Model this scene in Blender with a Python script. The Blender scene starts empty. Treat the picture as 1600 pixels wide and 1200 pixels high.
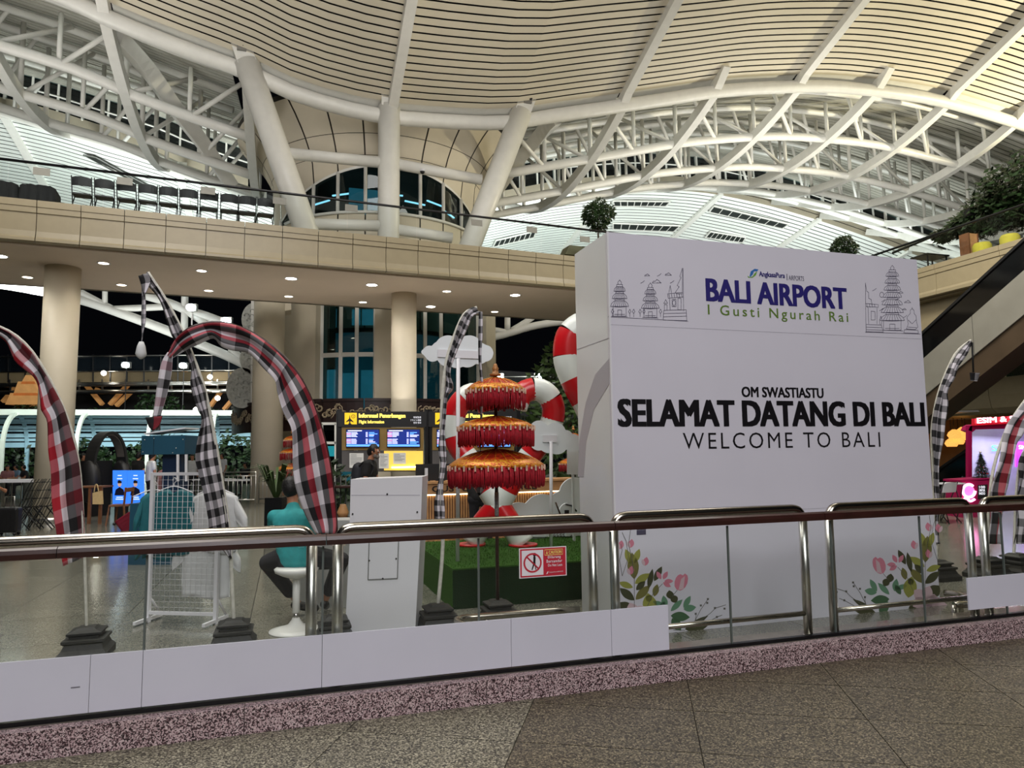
import bpy, bmesh, math, random
from mathutils import Vector as V, Matrix as M
random.seed(11)
C = bpy.context.scene.collection
pi = math.pi
# ---------------------------------------------------------------- camera
F, H, PITCH, ROLL, GA = 1109.0, 1.6, math.radians(5.46), 0.0125, math.radians(17.7)
fw = V((0, math.cos(PITCH), math.sin(PITCH)))
_r = V((1, 0, 0)); _u = _r.cross(fw)
R = math.cos(ROLL)*_r - math.sin(ROLL)*_u
U = math.sin(ROLL)*_r + math.cos(ROLL)*_u
EYE = V((0, 0, H))
cam = bpy.data.cameras.new('camera'); cam.sensor_width = 36; cam.lens = F/1600*36; cam.clip_end = 600
co = bpy.data.objects.new('camera', cam); C.objects.link(co)
m3 = M((R, U, -fw)).transposed(); co.matrix_world = M.Translation(EYE) @ m3.to_4x4()
bpy.context.scene.camera = co
# ---------------------------------------------------------------- world, view, large lights
sc = bpy.context.scene
sc.view_settings.view_transform = 'Standard'
try: sc.view_settings.look = 'None'
except Exception: pass
sc.view_settings.gamma = 1; sc.view_settings.use_curve_mapping = False
sc.view_settings.exposure = 0.68
w = bpy.data.worlds.new('night_sky'); sc.world = w; w.use_nodes = True
bg = w.node_tree.nodes['Background']; bg.inputs[0].default_value = (0.0008, 0.0009, 0.0013, 1); bg.inputs[1].default_value = 1.0

UG = V((math.cos(GA), math.sin(GA), 0)); WG = V((-math.sin(GA), math.cos(GA), 0)); ZZ = V((0, 0, 1))
def P(u, w, z=0.0): return UG*u + WG*w + ZZ*z                # building grid -> world
def ray(px, py): return R*((px-800)/F) + U*((600-py)/F) + fw
def onz(px, py, z=0.0): d = ray(px, py); return EYE + d*((z-H)/d.z)
def onw(px, py, W): d = ray(px, py); return EYE + d*(W/d.dot(WG))
def onu(px, py, Uv): d = ray(px, py); return EYE + d*(Uv/d.dot(UG))
def aty(px, py, Y): d = ray(px, py); return EYE + d*(Y/d.y)
def guw(p): return p.dot(UG), p.dot(WG), p.z

def area(name, loc, target, size, power, col=(1, 1, 1), sy=None, spread=None):
    l = bpy.data.lights.new(name, 'AREA'); l.energy = power; l.color = col; l.size = size
    if sy: l.shape = 'RECTANGLE'; l.size_y = sy
    if spread: l.spread = spread
    o = bpy.data.objects.new(name, l); C.objects.link(o); o.location = loc
    o.rotation_euler = (V(target)-V(loc)).to_track_quat('-Z', 'Y').to_euler(); return o
def spot(name, loc, target, power, col, ang, blend=.6, r=.15):
    l = bpy.data.lights.new(name, 'SPOT'); l.energy = power; l.color = col; l.spot_size = ang; l.spot_blend = blend; l.shadow_soft_size = r
    o = bpy.data.objects.new(name, l); C.objects.link(o); o.location = loc
    o.rotation_euler = (V(target)-V(loc)).to_track_quat('-Z', 'Y').to_euler(); return o
WARM = (1, .86, .66); NEU = (1, .96, .9); COOL = (.93, 1, .97)
# unseen area fills added behind and over the viewer; uplights for roof and canopy
area('overhead_fill', (3, -9, 12), (2, 8, 1.5), 9, 1280, (1, .97, .99))
area('overhead_fill', (-5, 4, 17), (-4, 12, 0), 7, 640, (1, .96, .92))
area('bridge_fill', P(4, 8, 15.0), P(4, 19.5, 6), 6, 60, (1, .95, .85))  # added fill aimed at the bridge front, no fixture there
area('roof_uplight', P(-8, 38, 9.5), P(-10, 62, 16), 10, 2500, COOL, 3)
area('roof_uplight', P(14, 38, 9.5), P(16, 62, 16), 12, 2200, COOL, 3)
area('roof_uplight', P(36, 36, 9.5), P(38, 60, 16), 12, 2200, COOL, 3)
area('roof_uplight', P(-12, 24, 9.5), P(-10, 31, 19), 6, 240, (1, .97, .93), 2)
area('roof_uplight', P(24, 26.0, 9.0), P(24, 33, 19), 14, 760, (1, .98, .92), 2)
spot('canopy_uplight', P(42, 19.5, 13.6), P(27, 22.6, 19), 12500, (1, .9, .62), 1.35, .9, .3)
area('canopy_uplight', P(6, 12, 6.2), P(6, 22.5, 16), 7, 72, (1, .95, .88), 2, 1.25)
area('canopy_uplight', P(-5, 13, 6.2), P(-6, 22, 16), 6, 95, (1, .96, .9), 2, 1.25)
area('gallery_fill', P(13, 11, 13.5), P(20.3, 14, 6.8), 3, 900, (1, .95, .86))  # unseen fill added to brighten the gallery fascia
area('soffit_bounce_fill', P(1, 21.3, 3.2), P(1, 21.3, 6.5), 14, 45, (1, .93, .86), 1.2)  # added upward fill standing in for light bounced off the floor
area('canopy_uplight', P(27, 13, 6.2), P(25, 22, 18), 7, 150, (1, .94, .82), 2, 1.25)
area('canopy_uplight', P(3, 2, 9), P(3, 0, 24), 8, 700, (1, .95, .86), 8)  # added out of view for soft bounce off the ceiling overhead
area('concourse_fill', P(-4, 11, 14.5), P(-4, 11, 0), 6, 520, (1, .96, .9))  # this and the next: broad unseen fills added above the concourse
area('concourse_fill', P(10, 11.5, 14.5), P(10, 11.5, 0), 6, 480, (1, .95, .86))

# ---------------------------------------------------------------- materials
def lin(c):
    return tuple(((x/255)/12.92 if x/255 <= .04045 else ((x/255+.055)/1.055)**2.4) for x in c)
MATS = {}
def mat(name, col, rough=.5, metal=0.0, ns=0, na=.0, bump=0.0, emit=None, es=0.0, col2=None, lo=.35, hi=.65, coat=0, spec=None, alpha=None):
    if name in MATS: return MATS[name]
    m = bpy.data.materials.new(name); m.use_nodes = True; nt = m.node_tree; b = nt.nodes['Principled BSDF']
    c = lin(col); b.inputs['Base Color'].default_value = (*c, 1); b.inputs['Roughness'].default_value = rough; b.inputs['Metallic'].default_value = metal
    if coat: b.inputs['Coat Weight'].default_value = coat; b.inputs['Coat Roughness'].default_value = .08
    if spec is not None: b.inputs['Specular IOR Level'].default_value = spec
    if ns:
        tc = nt.nodes.new('ShaderNodeTexCoord'); n = nt.nodes.new('ShaderNodeTexNoise'); n.inputs['Scale'].default_value = ns; n.inputs['Detail'].default_value = 4
        nt.links.new(tc.outputs['Object'], n.inputs['Vector'])
        r = nt.nodes.new('ShaderNodeValToRGB'); r.color_ramp.elements[0].position = lo; r.color_ramp.elements[1].position = hi
        c2 = lin(col2) if col2 else tuple(x*(1-na) for x in c)
        r.color_ramp.elements[0].color = (*c2, 1); r.color_ramp.elements[1].color = (*c, 1)
        nt.links.new(n.outputs['Fac'], r.inputs[0]); nt.links.new(r.outputs[0], b.inputs['Base Color'])
        if bump:
            bp = nt.nodes.new('ShaderNodeBump'); bp.inputs['Strength'].default_value = bump; bp.inputs['Distance'].default_value = .01
            nt.links.new(n.outputs['Fac'], bp.inputs['Height']); nt.links.new(bp.outputs[0], b.inputs['Normal'])
    if emit:
        b.inputs['Emission Color'].default_value = (*lin(emit), 1); b.inputs['Emission Strength'].default_value = es
    MATS[name] = m; return m
def glass(name, tint=(.86, .93, .90), gloss=.07, rough=.0):
    m = bpy.data.materials.new(name); m.use_nodes = True; nt = m.node_tree; nt.nodes.clear()
    out = nt.nodes.new('ShaderNodeOutputMaterial'); mix = nt.nodes.new('ShaderNodeMixShader')
    t = nt.nodes.new('ShaderNodeBsdfTransparent'); t.inputs[0].default_value = (*tint, 1)
    g = nt.nodes.new('ShaderNodeBsdfGlossy'); g.inputs['Roughness'].default_value = rough; g.inputs[0].default_value = (.9, .95, .95, 1)
    lw = nt.nodes.new('ShaderNodeLayerWeight'); lw.inputs['Blend'].default_value = .5      # Schlick on both faces of the sheet
    pw = nt.nodes.new('ShaderNodeMath'); pw.operation = 'POWER'; pw.inputs[1].default_value = 4
    mt = nt.nodes.new('ShaderNodeMath'); mt.operation = 'MULTIPLY_ADD'; mt.inputs[1].default_value = .9; mt.inputs[2].default_value = gloss/2; mt.use_clamp = True
    nt.links.new(lw.outputs['Facing'], pw.inputs[0]); nt.links.new(pw.outputs[0], mt.inputs[0]); nt.links.new(mt.outputs[0], mix.inputs[0])
    nt.links.new(t.outputs[0], mix.inputs[1]); nt.links.new(g.outputs[0], mix.inputs[2]); nt.links.new(mix.outputs[0], out.inputs[0])
    MATS[name] = m; return m
def speckle(name, cols, scale, rough=.3, big=None, bump=0):
    """granite: voronoi cells coloured at random from cols [(pos, rgb)]"""
    m = bpy.data.materials.new(name); m.use_nodes = True; nt = m.node_tree; b = nt.nodes['Principled BSDF']
    tc = nt.nodes.new('ShaderNodeTexCoord'); vo = nt.nodes.new('ShaderNodeTexVoronoi'); vo.inputs['Scale'].default_value = scale
    nt.links.new(tc.outputs['Object'], vo.inputs['Vector'])
    sep = nt.nodes.new('ShaderNodeSeparateColor'); nt.links.new(vo.outputs['Color'], sep.inputs[0])
    r = nt.nodes.new('ShaderNodeValToRGB'); r.color_ramp.interpolation = 'CONSTANT'
    el = r.color_ramp.elements
    el[0].position = cols[0][0]; el[0].color = (*lin(cols[0][1]), 1)
    el[1].position = cols[1][0]; el[1].color = (*lin(cols[1][1]), 1)
    for p, c in cols[2:]:
        e = el.new(p); e.color = (*lin(c), 1)
    nt.links.new(sep.outputs[0], r.inputs[0]); src = r.outputs[0]
    if big:
        n = nt.nodes.new('ShaderNodeTexNoise'); n.inputs['Scale'].default_value = big; n.inputs['Detail'].default_value = 3
        nt.links.new(tc.outputs['Object'], n.inputs['Vector'])
        mx = nt.nodes.new('ShaderNodeMix'); mx.data_type = 'RGBA'; mx.blend_type = 'MULTIPLY'; mx.inputs[0].default_value = .5
        nt.links.new(src, mx.inputs[6]); nt.links.new(n.outputs['Fac'], mx.inputs[7]); src = mx.outputs[2]
    nt.links.new(src, b.inputs['Base Color']); b.inputs['Roughness'].default_value = rough
    MATS[name] = m; return m
def plaid(name, cu, cv, nu=1.0, nv=1.0, wu=.55):
    """woven check: warp bands cu across, weft bands cv along, mixed like a yarn weave"""
    m = bpy.data.materials.new(name); m.use_nodes = True; nt = m.node_tree; b = nt.nodes['Principled BSDF']
    uv = nt.nodes.new('ShaderNodeUVMap'); uv.uv_map = 'UVMap'; sp = nt.nodes.new('ShaderNodeSeparateXYZ'); nt.links.new(uv.outputs[0], sp.inputs[0])
    outs = []
    for ax, cs, n in ((0, cu, nu), (1, cv, nv)):
        mu = nt.nodes.new('ShaderNodeMath'); mu.operation = 'MULTIPLY'; mu.inputs[1].default_value = n; nt.links.new(sp.outputs[ax], mu.inputs[0])
        fr = nt.nodes.new('ShaderNodeMath'); fr.operation = 'FRACT'; nt.links.new(mu.outputs[0], fr.inputs[0])
        r = nt.nodes.new('ShaderNodeValToRGB'); r.color_ramp.interpolation = 'CONSTANT'; el = r.color_ramp.elements
        for i, c in enumerate(cs):
            e = el[i] if i < 2 else el.new(i/len(cs)); e.position = i/len(cs); e.color = (*lin(c), 1)
        nt.links.new(fr.outputs[0], r.inputs[0]); outs.append(r.outputs[0])
    mx = nt.nodes.new('ShaderNodeMix'); mx.data_type = 'RGBA'; mx.inputs[0].default_value = 1-wu
    nt.links.new(outs[0], mx.inputs[6]); nt.links.new(outs[1], mx.inputs[7])
    pr = nt.nodes.new('ShaderNodeMix'); pr.data_type = 'RGBA'; pr.blend_type = 'MULTIPLY'; pr.inputs[0].default_value = 1.0
    nt.links.new(outs[0], pr.inputs[6]); nt.links.new(outs[1], pr.inputs[7])
    fx = nt.nodes.new('ShaderNodeMix'); fx.data_type = 'RGBA'; fx.inputs[0].default_value = .5
    nt.links.new(mx.outputs[2], fx.inputs[6]); nt.links.new(pr.outputs[2], fx.inputs[7])
    nt.links.new(fx.outputs[2], b.inputs['Base Color']); b.inputs['Roughness'].default_value = .8
    tc = nt.nodes.new('ShaderNodeTexNoise'); tc.inputs['Scale'].default_value = 60
    bp = nt.nodes.new('ShaderNodeBump'); bp.inputs['Strength'].default_value = .15; nt.links.new(tc.outputs['Fac'], bp.inputs['Height']); nt.links.new(bp.outputs[0], b.inputs['Normal'])
    MATS[name] = m; return m

white_paint = mat('white_steel_paint', (222, 221, 214), .38, 0, 3, .06)
warm_paint = mat('cream_plaster', (208, 198, 176), .55, 0, 1.2, .07)
slat_mat = mat('cream_ceiling_slat', (206, 198, 178), .45, 0, .5, .08)
slat_white = mat('white_ceiling_slat', (236, 240, 234), .5, 0, .4, .05)
gap_dark = mat('dark_void', (14, 14, 14), .9, 0, 2, .2)
fascia_mat = mat('sandstone_panel', (152, 140, 112), .35, 0, 5, .06)
soffit_mat = mat('soffit_plaster', (212, 194, 172), .6, 0, 1, .05)
board_mat = mat('white_vinyl_board', (214, 212, 222), .33, 0, 1.5, .03)
board_side = mat('white_gloss_laminate', (222, 224, 224), .22, 0, 1.5, .03)
foam_mat = mat('white_foam_board', (212, 212, 224), .5, 0, 2, .03)
steel = mat('brushed_steel', (212, 210, 204), .3, 1, 20, .08)
wood_dark = mat('dark_hardwood', (56, 28, 24), .34, 0, 6, .35, coat=.15)
black = mat('black_plastic', (18, 18, 20), .5, 0, 8, .2)
blackm = mat('black_metal', (24, 24, 26), .35, .3, 8, .2)
ink = mat('black_ink', (22, 20, 24), .35, 0, 30, .1)
navy = mat('navy_ink', (44, 38, 112), .4, 0, 30, .05)
green_ink = mat('olive_green_ink', (98, 128, 52), .4, 0, 30, .05)
line_ink = mat('grey_line_ink', (74, 70, 92), .5, 0, 30, .05)
pedestal_mat = mat('carved_black_stone', (38, 38, 36), .6, 0, 25, .4, .3)
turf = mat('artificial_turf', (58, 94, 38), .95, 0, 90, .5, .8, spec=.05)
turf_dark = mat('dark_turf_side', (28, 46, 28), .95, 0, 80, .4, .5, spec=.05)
red_gloss = mat('red_gloss', (200, 24, 32), .28, 0, 3, .08)
white_gloss = mat('white_gloss', (226, 232, 226), .3, 0, 3, .03)
white_card = mat('white_card', (222, 228, 230), .5, 0, 3, .03)
white_plain = mat('white_lacquer', (220, 220, 224), .4, 0, 2, .03)
plastic_white = mat('white_plastic', (226, 226, 220), .35, 0, 3, .03)
teal_shirt = mat('teal_cotton', (44, 150, 152), .85, 0, 18, .15, .2)
teal_dark = mat('dark_teal_cotton', (30, 104, 112), .85, 0, 18, .15, .2)
white_shirt = mat('white_cotton', (214, 216, 216), .85, 0, 18, .06, .2)
jeans = mat('charcoal_denim', (34, 34, 40), .85, 0, 40, .3, .1)
black_cloth = mat('black_cotton', (16, 16, 18), .85, 0, 30, .3)
skin = mat('skin', (176, 122, 92), .5, 0, 20, .06)
hair = mat('black_hair', (14, 12, 12), .55, 0, 60, .4, .4)
brown_hair = mat('brown_hair', (64, 40, 26), .55, 0, 60, .4, .4)
leaf = mat('dark_green_leaf', (34, 58, 24), .5, 0, 3, .5)
leaf_b = mat('bamboo_leaf', (58, 82, 36), .5, 0, 3, .5)
bark = mat('brown_bark', (70, 52, 36), .8, 0, 20, .4, .4)
wood_light = mat('light_oak', (196, 146, 96), .5, 0, 9, .2)
wood_mid = mat('walnut_wood', (120, 78, 50), .5, 0, 9, .25)
carved = mat('dark_carved_panel', (46, 28, 26), .4, 0, 8, .3)
carved_gold = mat('pale_carving', (176, 160, 132), .5, 0, 20, .2)
blue_panel = mat('petrol_blue_panel', (26, 74, 96), .5, 0, 3, .08)
blue_glow = mat('blue_interior', (40, 110, 130), .6, 0, 2, .5, emit=(60, 150, 175), es=.22)
yellow_sign = mat('yellow_sign', (236, 190, 30), .4, 0, 10, .04, emit=(236, 190, 30), es=.5)
gold_panel = mat('gold_panel', (150, 122, 66), .4, .2, 5, .1)
lamp_on = mat('downlight_glow', (255, 255, 250), .5, 0, 5, .01, emit=(255, 248, 232), es=14)
paper = mat('white_paper', (232, 232, 226), .6, 0, 6, .04)
magenta = mat('magenta_panel', (150, 12, 72), .35, 0, 4, .08)
grey_rubber = mat('grey_rubber', (90, 90, 92), .6, 0, 6, .1)
rail_glass = glass('green_tinted_glass', (.982, 1.0, .99), .05)
dark_glass = glass('dark_glass', (.36, .48, .5), .09)
clear_glass = glass('clear_glass', (.965, .985, .98), .02)
granite_pink = speckle('pink_granite', [(0, (44, 28, 32)), (.3, (96, 70, 74)), (.48, (186, 160, 162)), (.8, (214, 194, 194))], 165, .35)
granite_brown = speckle('brown_granite', [(0, (44, 38, 28)), (.28, (82, 75, 59)), (.6, (112, 103, 83)), (.86, (150, 139, 113))], 125, .42, .9)
granite_grey = speckle('grey_granite', [(0, (48, 46, 36)), (.28, (106, 102, 86)), (.6, (146, 141, 120)), (.85, (186, 180, 158))], 125, .4, .9)
terrazzo = speckle('polished_terrazzo', [(0, (92, 92, 84)), (.3, (122, 121, 110)), (.6, (142, 140, 128)), (.85, (164, 161, 147))], 140, .16, .35)
rail_steel = mat('polished_rail_steel', (180, 174, 162), .2, 1, 20, .06)

# ---------------------------------------------------------------- mesh builder
class MB:
    def __init__(s): s.v = []; s.f = []; s.sm = []; s.mi = []; s.uv = None
    def add(s, vs, fs, smooth=False, mi=0):
        n = len(s.v); s.v += [tuple(p) for p in vs]
        for f in fs: s.f.append(tuple(i+n for i in f)); s.sm.append(smooth); s.mi.append(mi)
        return s
    def hexa(s, p8, mi=0): return s.add(p8, [(0, 3, 2, 1), (4, 5, 6, 7), (0, 1, 5, 4), (1, 2, 6, 5), (2, 3, 7, 6), (3, 0, 4, 7)], False, mi)
    def gbox(s, u0, u1, w0, w1, z0, z1, mi=0):
        return s.hexa([P(u0, w0, z0), P(u1, w0, z0), P(u1, w1, z0), P(u0, w1, z0), P(u0, w0, z1), P(u1, w0, z1), P(u1, w1, z1), P(u0, w1, z1)], mi)
    def box(s, c, sx, sy, sz, rz=0.0, mi=0, ax=None):
        c = V(c); x = ax if ax else V((math.cos(rz), math.sin(rz), 0)); y = ZZ.cross(x)
        a, b, d = x*(sx/2), y*(sy/2), ZZ*(sz/2)
        return s.hexa([c-a-b-d, c+a-b-d, c+a+b-d, c-a+b-d, c-a-b+d, c+a-b+d, c+a+b+d, c-a+b+d], mi)
    def beam(s, p, q, wd, ht, up=ZZ, mi=0):
        p, q = V(p), V(q); d = (q-p).normalized(); x = d.cross(up)
        if x.length < 1e-4: x = d.cross(V((1, 0, 0)))
        x.normalize(); y = x.cross(d); a, b = x*(wd/2), y*(ht/2)
        return s.hexa([p-a-b, p+a-b, q+a-b, q-a-b, p-a+b, p+a+b, q+a+b, q-a+b], mi)
    def path(s, pts, wd, ht, up=ZZ, mi=0):
        """swept rectangle; up may be a fixed vector"""
        pts = [V(p) for p in pts]; vs = []; n = len(pts)
        for i, p in enumerate(pts):
            d = (pts[min(i+1, n-1)]-pts[max(i-1, 0)]).normalized(); x = d.cross(up).normalized(); y = x.cross(d)
            vs += [p-x*wd/2-y*ht/2, p+x*wd/2-y*ht/2, p+x*wd/2+y*ht/2, p-x*wd/2+y*ht/2]
        fs = [(0, 1, 2, 3), (4*n-1, 4*n-2, 4*n-3, 4*n-4)]
        for i in range(n-1):
            for k in range(4): fs.append((4*i+k, 4*i+4+k, 4*i+4+(k+1) % 4, 4*i+(k+1) % 4))
        return s.add(vs, fs, False, mi)
    def tube(s, pts, r, n=10, mi=0, mif=None, cap=True):
        pts = [V(p) for p in pts]; k = len(pts); vs = []; ref = None
        for i, p in enumerate(pts):
            d = (pts[min(i+1, k-1)]-pts[max(i-1, 0)])
            if d.length < 1e-9: d = V((0, 0, 1))
            d.normalize()
            if ref is None: ref = d.orthogonal().normalized()
            x = (ref-d*ref.dot(d))
            x = x.normalized() if x.length > 1e-6 else d.orthogonal().normalized()
            ref = x; y = d.cross(x); rr = r[i] if isinstance(r, (list, tuple)) else r
            vs += [p+(x*math.cos(2*pi*j/n)+y*math.sin(2*pi*j/n))*rr for j in range(n)]
        b = len(s.v); s.v += [tuple(q) for q in vs]
        for i in range(k-1):
            for j in range(n):
                s.f.append((b+i*n+j, b+i*n+(j+1) % n, b+(i+1)*n+(j+1) % n, b+(i+1)*n+j)); s.sm.append(True); s.mi.append(mif(i) if mif else mi)
        if cap:
            s.f.append(tuple(b+j for j in reversed(range(n)))); s.sm.append(False); s.mi.append(mif(0) if mif else mi)
            s.f.append(tuple(b+(k-1)*n+j for j in range(n))); s.sm.append(False); s.mi.append(mif(k-2) if mif else mi)
        return s
    def lathe(s, prof, c, n=24, a0=0, a1=2*pi, axis=ZZ, mi=0, smooth=True, sx=1, sy=1, cap=True):
        c = V(c); full = abs(a1-a0-2*pi) < 1e-6; m = n if full else n+1; b = len(s.v)
        for r, z in prof:
            for j in range(m):
                a = a0+(a1-a0)*j/n; s.v.append(tuple(c+V((r*math.cos(a)*sx, r*math.sin(a)*sy, z))))
        for i in range(len(prof)-1):
            for j in range(n):
                j2 = (j+1) % m
                s.f.append((b+i*m+j, b+i*m+j2, b+(i+1)*m+j2, b+(i+1)*m+j)); s.sm.append(smooth); s.mi.append(mi)
        if full and cap:
            if prof[0][0] > 1e-4: s.f.append(tuple(b+j for j in reversed(range(m)))); s.sm.append(False); s.mi.append(mi)
            if prof[-1][0] > 1e-4: s.f.append(tuple(b+(len(prof)-1)*m+j for j in range(m))); s.sm.append(False); s.mi.append(mi)
        return s
    def sphere(s, c, r, n=10, mi=0, sc=(1, 1, 1)):
        prof = [(r*math.sin(pi*i/n), -r*math.cos(pi*i/n)*sc[2]) for i in range(n+1)]; prof[0] = (1e-5, prof[0][1]); prof[-1] = (1e-5, prof[-1][1])
        return s.lathe(prof, c, n+4, mi=mi, sx=sc[0], sy=sc[1])
    def prism(s, poly, ext, mi=0, mis=None):
        n = len(poly); poly = [V(p) for p in poly]; e = V(ext)
        s.add([*poly, *[p+e for p in poly]], [tuple(range(n)), tuple(range(2*n-1, n-1, -1))], False, mi)
        b = len(s.v)-2*n
        for i in range(n):
            s.f.append((b+i, b+n+i, b+n+(i+1) % n, b+(i+1) % n)); s.sm.append(False); s.mi.append(mi if mis is None else mis)
        return s
    def build(s, name, m, parent=None, kind=None, label=None):
        me = bpy.data.meshes.new(name); me.from_pydata(s.v, [], s.f)
        for x in (m if isinstance(m, (list, tuple)) else [m]): me.materials.append(x)
        me.polygons.foreach_set('use_smooth', s.sm); me.polygons.foreach_set('material_index', s.mi)
        if s.uv:
            l = me.uv_layers.new(name='UVMap')
            l.data.foreach_set('uv', [c for p in me.polygons for vi in p.vertices for c in s.uv[vi]])
        me.update()
        bm = bmesh.new(); bm.from_mesh(me); bmesh.ops.recalc_face_normals(bm, faces=bm.faces); bm.to_mesh(me); bm.free()
        return link(name, me, parent, kind, label)
def link(name, me, parent=None, kind=None, label=None):
    o = bpy.data.objects.new(name, me); C.objects.link(o)
    if parent is not None:
        o.parent = parent
        if parent.type == 'EMPTY': o.matrix_parent_inverse = M.Translation(-V(parent.location))
    if kind: o['kind'] = kind
    if label: o['label'] = label
    return o
def thing(name, label, cat, loc=(0, 0, 0), group=None):
    o = bpy.data.objects.new(name, None); C.objects.link(o); o.location = loc; o.empty_display_size = .1
    return tag(o, label, cat, group)
def tag(o, label, cat, group=None):
    o['label'] = label; o['category'] = cat
    if group: o['group'] = group
    return o
def struct(name, label=None, loc=(0, 0, 0)):
    o = bpy.data.objects.new(name, None); C.objects.link(o); o.location = loc; o['kind'] = 'structure'
    if label: o['label'] = label
    return o
KIDS = {}
def dup(root, loc, rz=0.0, label=None, group=None):
    r = root.copy(); C.objects.link(r); r.location = loc; r.rotation_euler = (0, 0, rz)
    if label: r['label'] = label
    if group: r['group'] = group
    for ch in list(root.children):
        c = ch.copy(); C.objects.link(c); c.parent = r; c.matrix_parent_inverse = ch.matrix_parent_inverse.copy()
        for g in list(ch.children):
            d = g.copy(); C.objects.link(d); d.parent = c
    return r
def text(body, o, x, y, w_, h_, m, parent=None, name='lettering', bold=0.0, depth=.002, space=1.0, label=None):
    """flat lettering whose ink box is w_ by h_ from corner o along unit x, y"""
    cu = bpy.data.curves.new('t', 'FONT'); cu.body = body; cu.offset = bold if bold < .004 else 0.0; cu.space_character = space; cu.resolution_u = 3
    ob = bpy.data.objects.new('t', cu); C.objects.link(ob)
    bpy.context.view_layer.update()
    me = bpy.data.meshes.new_from_object(ob.evaluated_get(bpy.context.evaluated_depsgraph_get()))
    bpy.data.objects.remove(ob)
    xs = [v.co.x for v in me.vertices]; ys = [v.co.y for v in me.vertices]
    if not xs: return None
    x0, x1, y0, y1 = min(xs), max(xs), min(ys), max(ys); n = V(x).cross(V(y)).normalized()
    o = V(o); x = V(x); y = V(y)
    for v in me.vertices:
        v.co = o + x*((v.co.x-x0)/(x1-x0)*w_) + y*((v.co.y-y0)/max(y1-y0, 1e-6)*h_) + n*depth
    if bold > .004:      # heavy face: the glyph outlines laid over themselves a stroke apart
        k = h_*bold*1.5; vs, fs = [v.co.copy() for v in me.vertices], [tuple(p.vertices) for p in me.polygons]; nv, nf_ = [], []
        for i, (dx, dy) in enumerate(((-1, -.5), (1, -.5), (1, .5), (-1, .5), (0, 0))):
            nv += [p+x*dx*k+y*dy*k+n*.0002*i for p in vs]; nf_ += [tuple(q+i*len(vs) for q in f) for f in fs]
        me = bpy.data.meshes.new(name); me.from_pydata([tuple(p) for p in nv], [], nf_)
    me.materials.clear(); me.materials.append(m); me.name = name
    return link(name, me, parent, None, label)
def letters(o, parent, name='letter'):
    """cut a lettering mesh into one object per character (pieces that overlap along the line stay together)"""
    me = o.data; n = len(me.vertices); par = list(range(n))
    def f(a):
        while par[a] != a: par[a] = par[par[a]]; a = par[a]
        return a
    for e in me.edges: par[f(e.vertices[0])] = f(e.vertices[1])
    g = {}
    for i in range(n): g.setdefault(f(i), []).append(i)
    iv = sorted((min(me.vertices[i].co.dot(UG) for i in v), max(me.vertices[i].co.dot(UG) for i in v), v) for v in g.values()); cl_ = []
    for a, b, v in iv:
        if cl_ and a < cl_[-1][1]-.25*min(b-a, cl_[-1][1]-cl_[-1][0]): cl_[-1][1] = max(cl_[-1][1], b); cl_[-1][2].extend(v)
        else: cl_.append([a, b, list(v)])
    lab = {i: k for k, c in enumerate(cl_) for i in c[2]}; fs = {}
    for p in me.polygons: fs.setdefault(lab[p.vertices[0]], []).append(p)
    for k, c in enumerate(cl_):
        ix = {i: j for j, i in enumerate(c[2])}; m2 = bpy.data.meshes.new(name)
        m2.from_pydata([tuple(me.vertices[i].co) for i in c[2]], [], [tuple(ix[i] for i in p.vertices) for p in fs.get(k, [])]); m2.materials.append(me.materials[0]); link(name, m2, parent)
    bpy.data.objects.remove(o)
def strokes(lines, wd, n, name, m, parent, plane):
    """thin drawn lines (pixel polylines put on the plane by plane(px, py))"""
    b = MB(); n = V(n)
    for l in lines:
        pts = [plane(*q)+n*.002 for q in l]
        for a, c in zip(pts, pts[1:]):
            d = c-a
            if d.length < 1e-5: continue
            x = d.normalized().cross(n)*wd/2; e = d.normalized()*wd*.3
            b.add([a-x-e, a+x-e, c+x+e, c-x+e], [(0, 1, 2, 3)])
    return b.build(name, m, parent)
def crv(pts, k=6):
    """Catmull-Rom through points (tuples or Vectors)"""
    pts = [V(p) if len(p) == 3 else V((p[0], p[1], 0)) for p in pts]; out = []
    for i in range(len(pts)-1):
        a, b, c, d = pts[max(i-1, 0)], pts[i], pts[i+1], pts[min(i+2, len(pts)-1)]
        for j in range(k):
            t = j/k; out.append(.5*((2*b)+(c-a)*t+(2*a-5*b+4*c-d)*t*t+(3*b-a-3*c+d)*t**3))
    out.append(pts[-1]); return out
def crv2(pts, k=6): return [(p.x, p.y) for p in crv(pts, k)]
def foliage(c, rad, n, size, m, parent, name='foliage', seed=1, shape=None):
    rnd = random.Random(seed); b = MB(); c = V(c)
    for i in range(n):
        while True:
            p = V((rnd.uniform(-1, 1), rnd.uniform(-1, 1), rnd.uniform(-1, 1)))
            if .25 < p.length < 1: break
        if rnd.random() < .6: p = p.normalized()*rnd.uniform(.7, 1.0)
        p *= 1+.18*math.sin(5*p.x+seed)*math.cos(4*p.z+seed*2)
        q = c+V((p.x*rad[0], p.y*rad[1], p.z*rad[2]))
        d = V((rnd.uniform(-1, 1), rnd.uniform(-1, 1), rnd.uniform(-.9, .5))).normalized(); x = d.orthogonal().normalized()*size*.28; s_ = size*rnd.uniform(.7, 1.3)
        b.add([q, q+d*s_*.5+x, q+d*s_, q+d*s_*.5-x], [(0, 1, 2), (0, 2, 3)])
    return b.build(name, m, parent, 'stuff')
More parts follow.
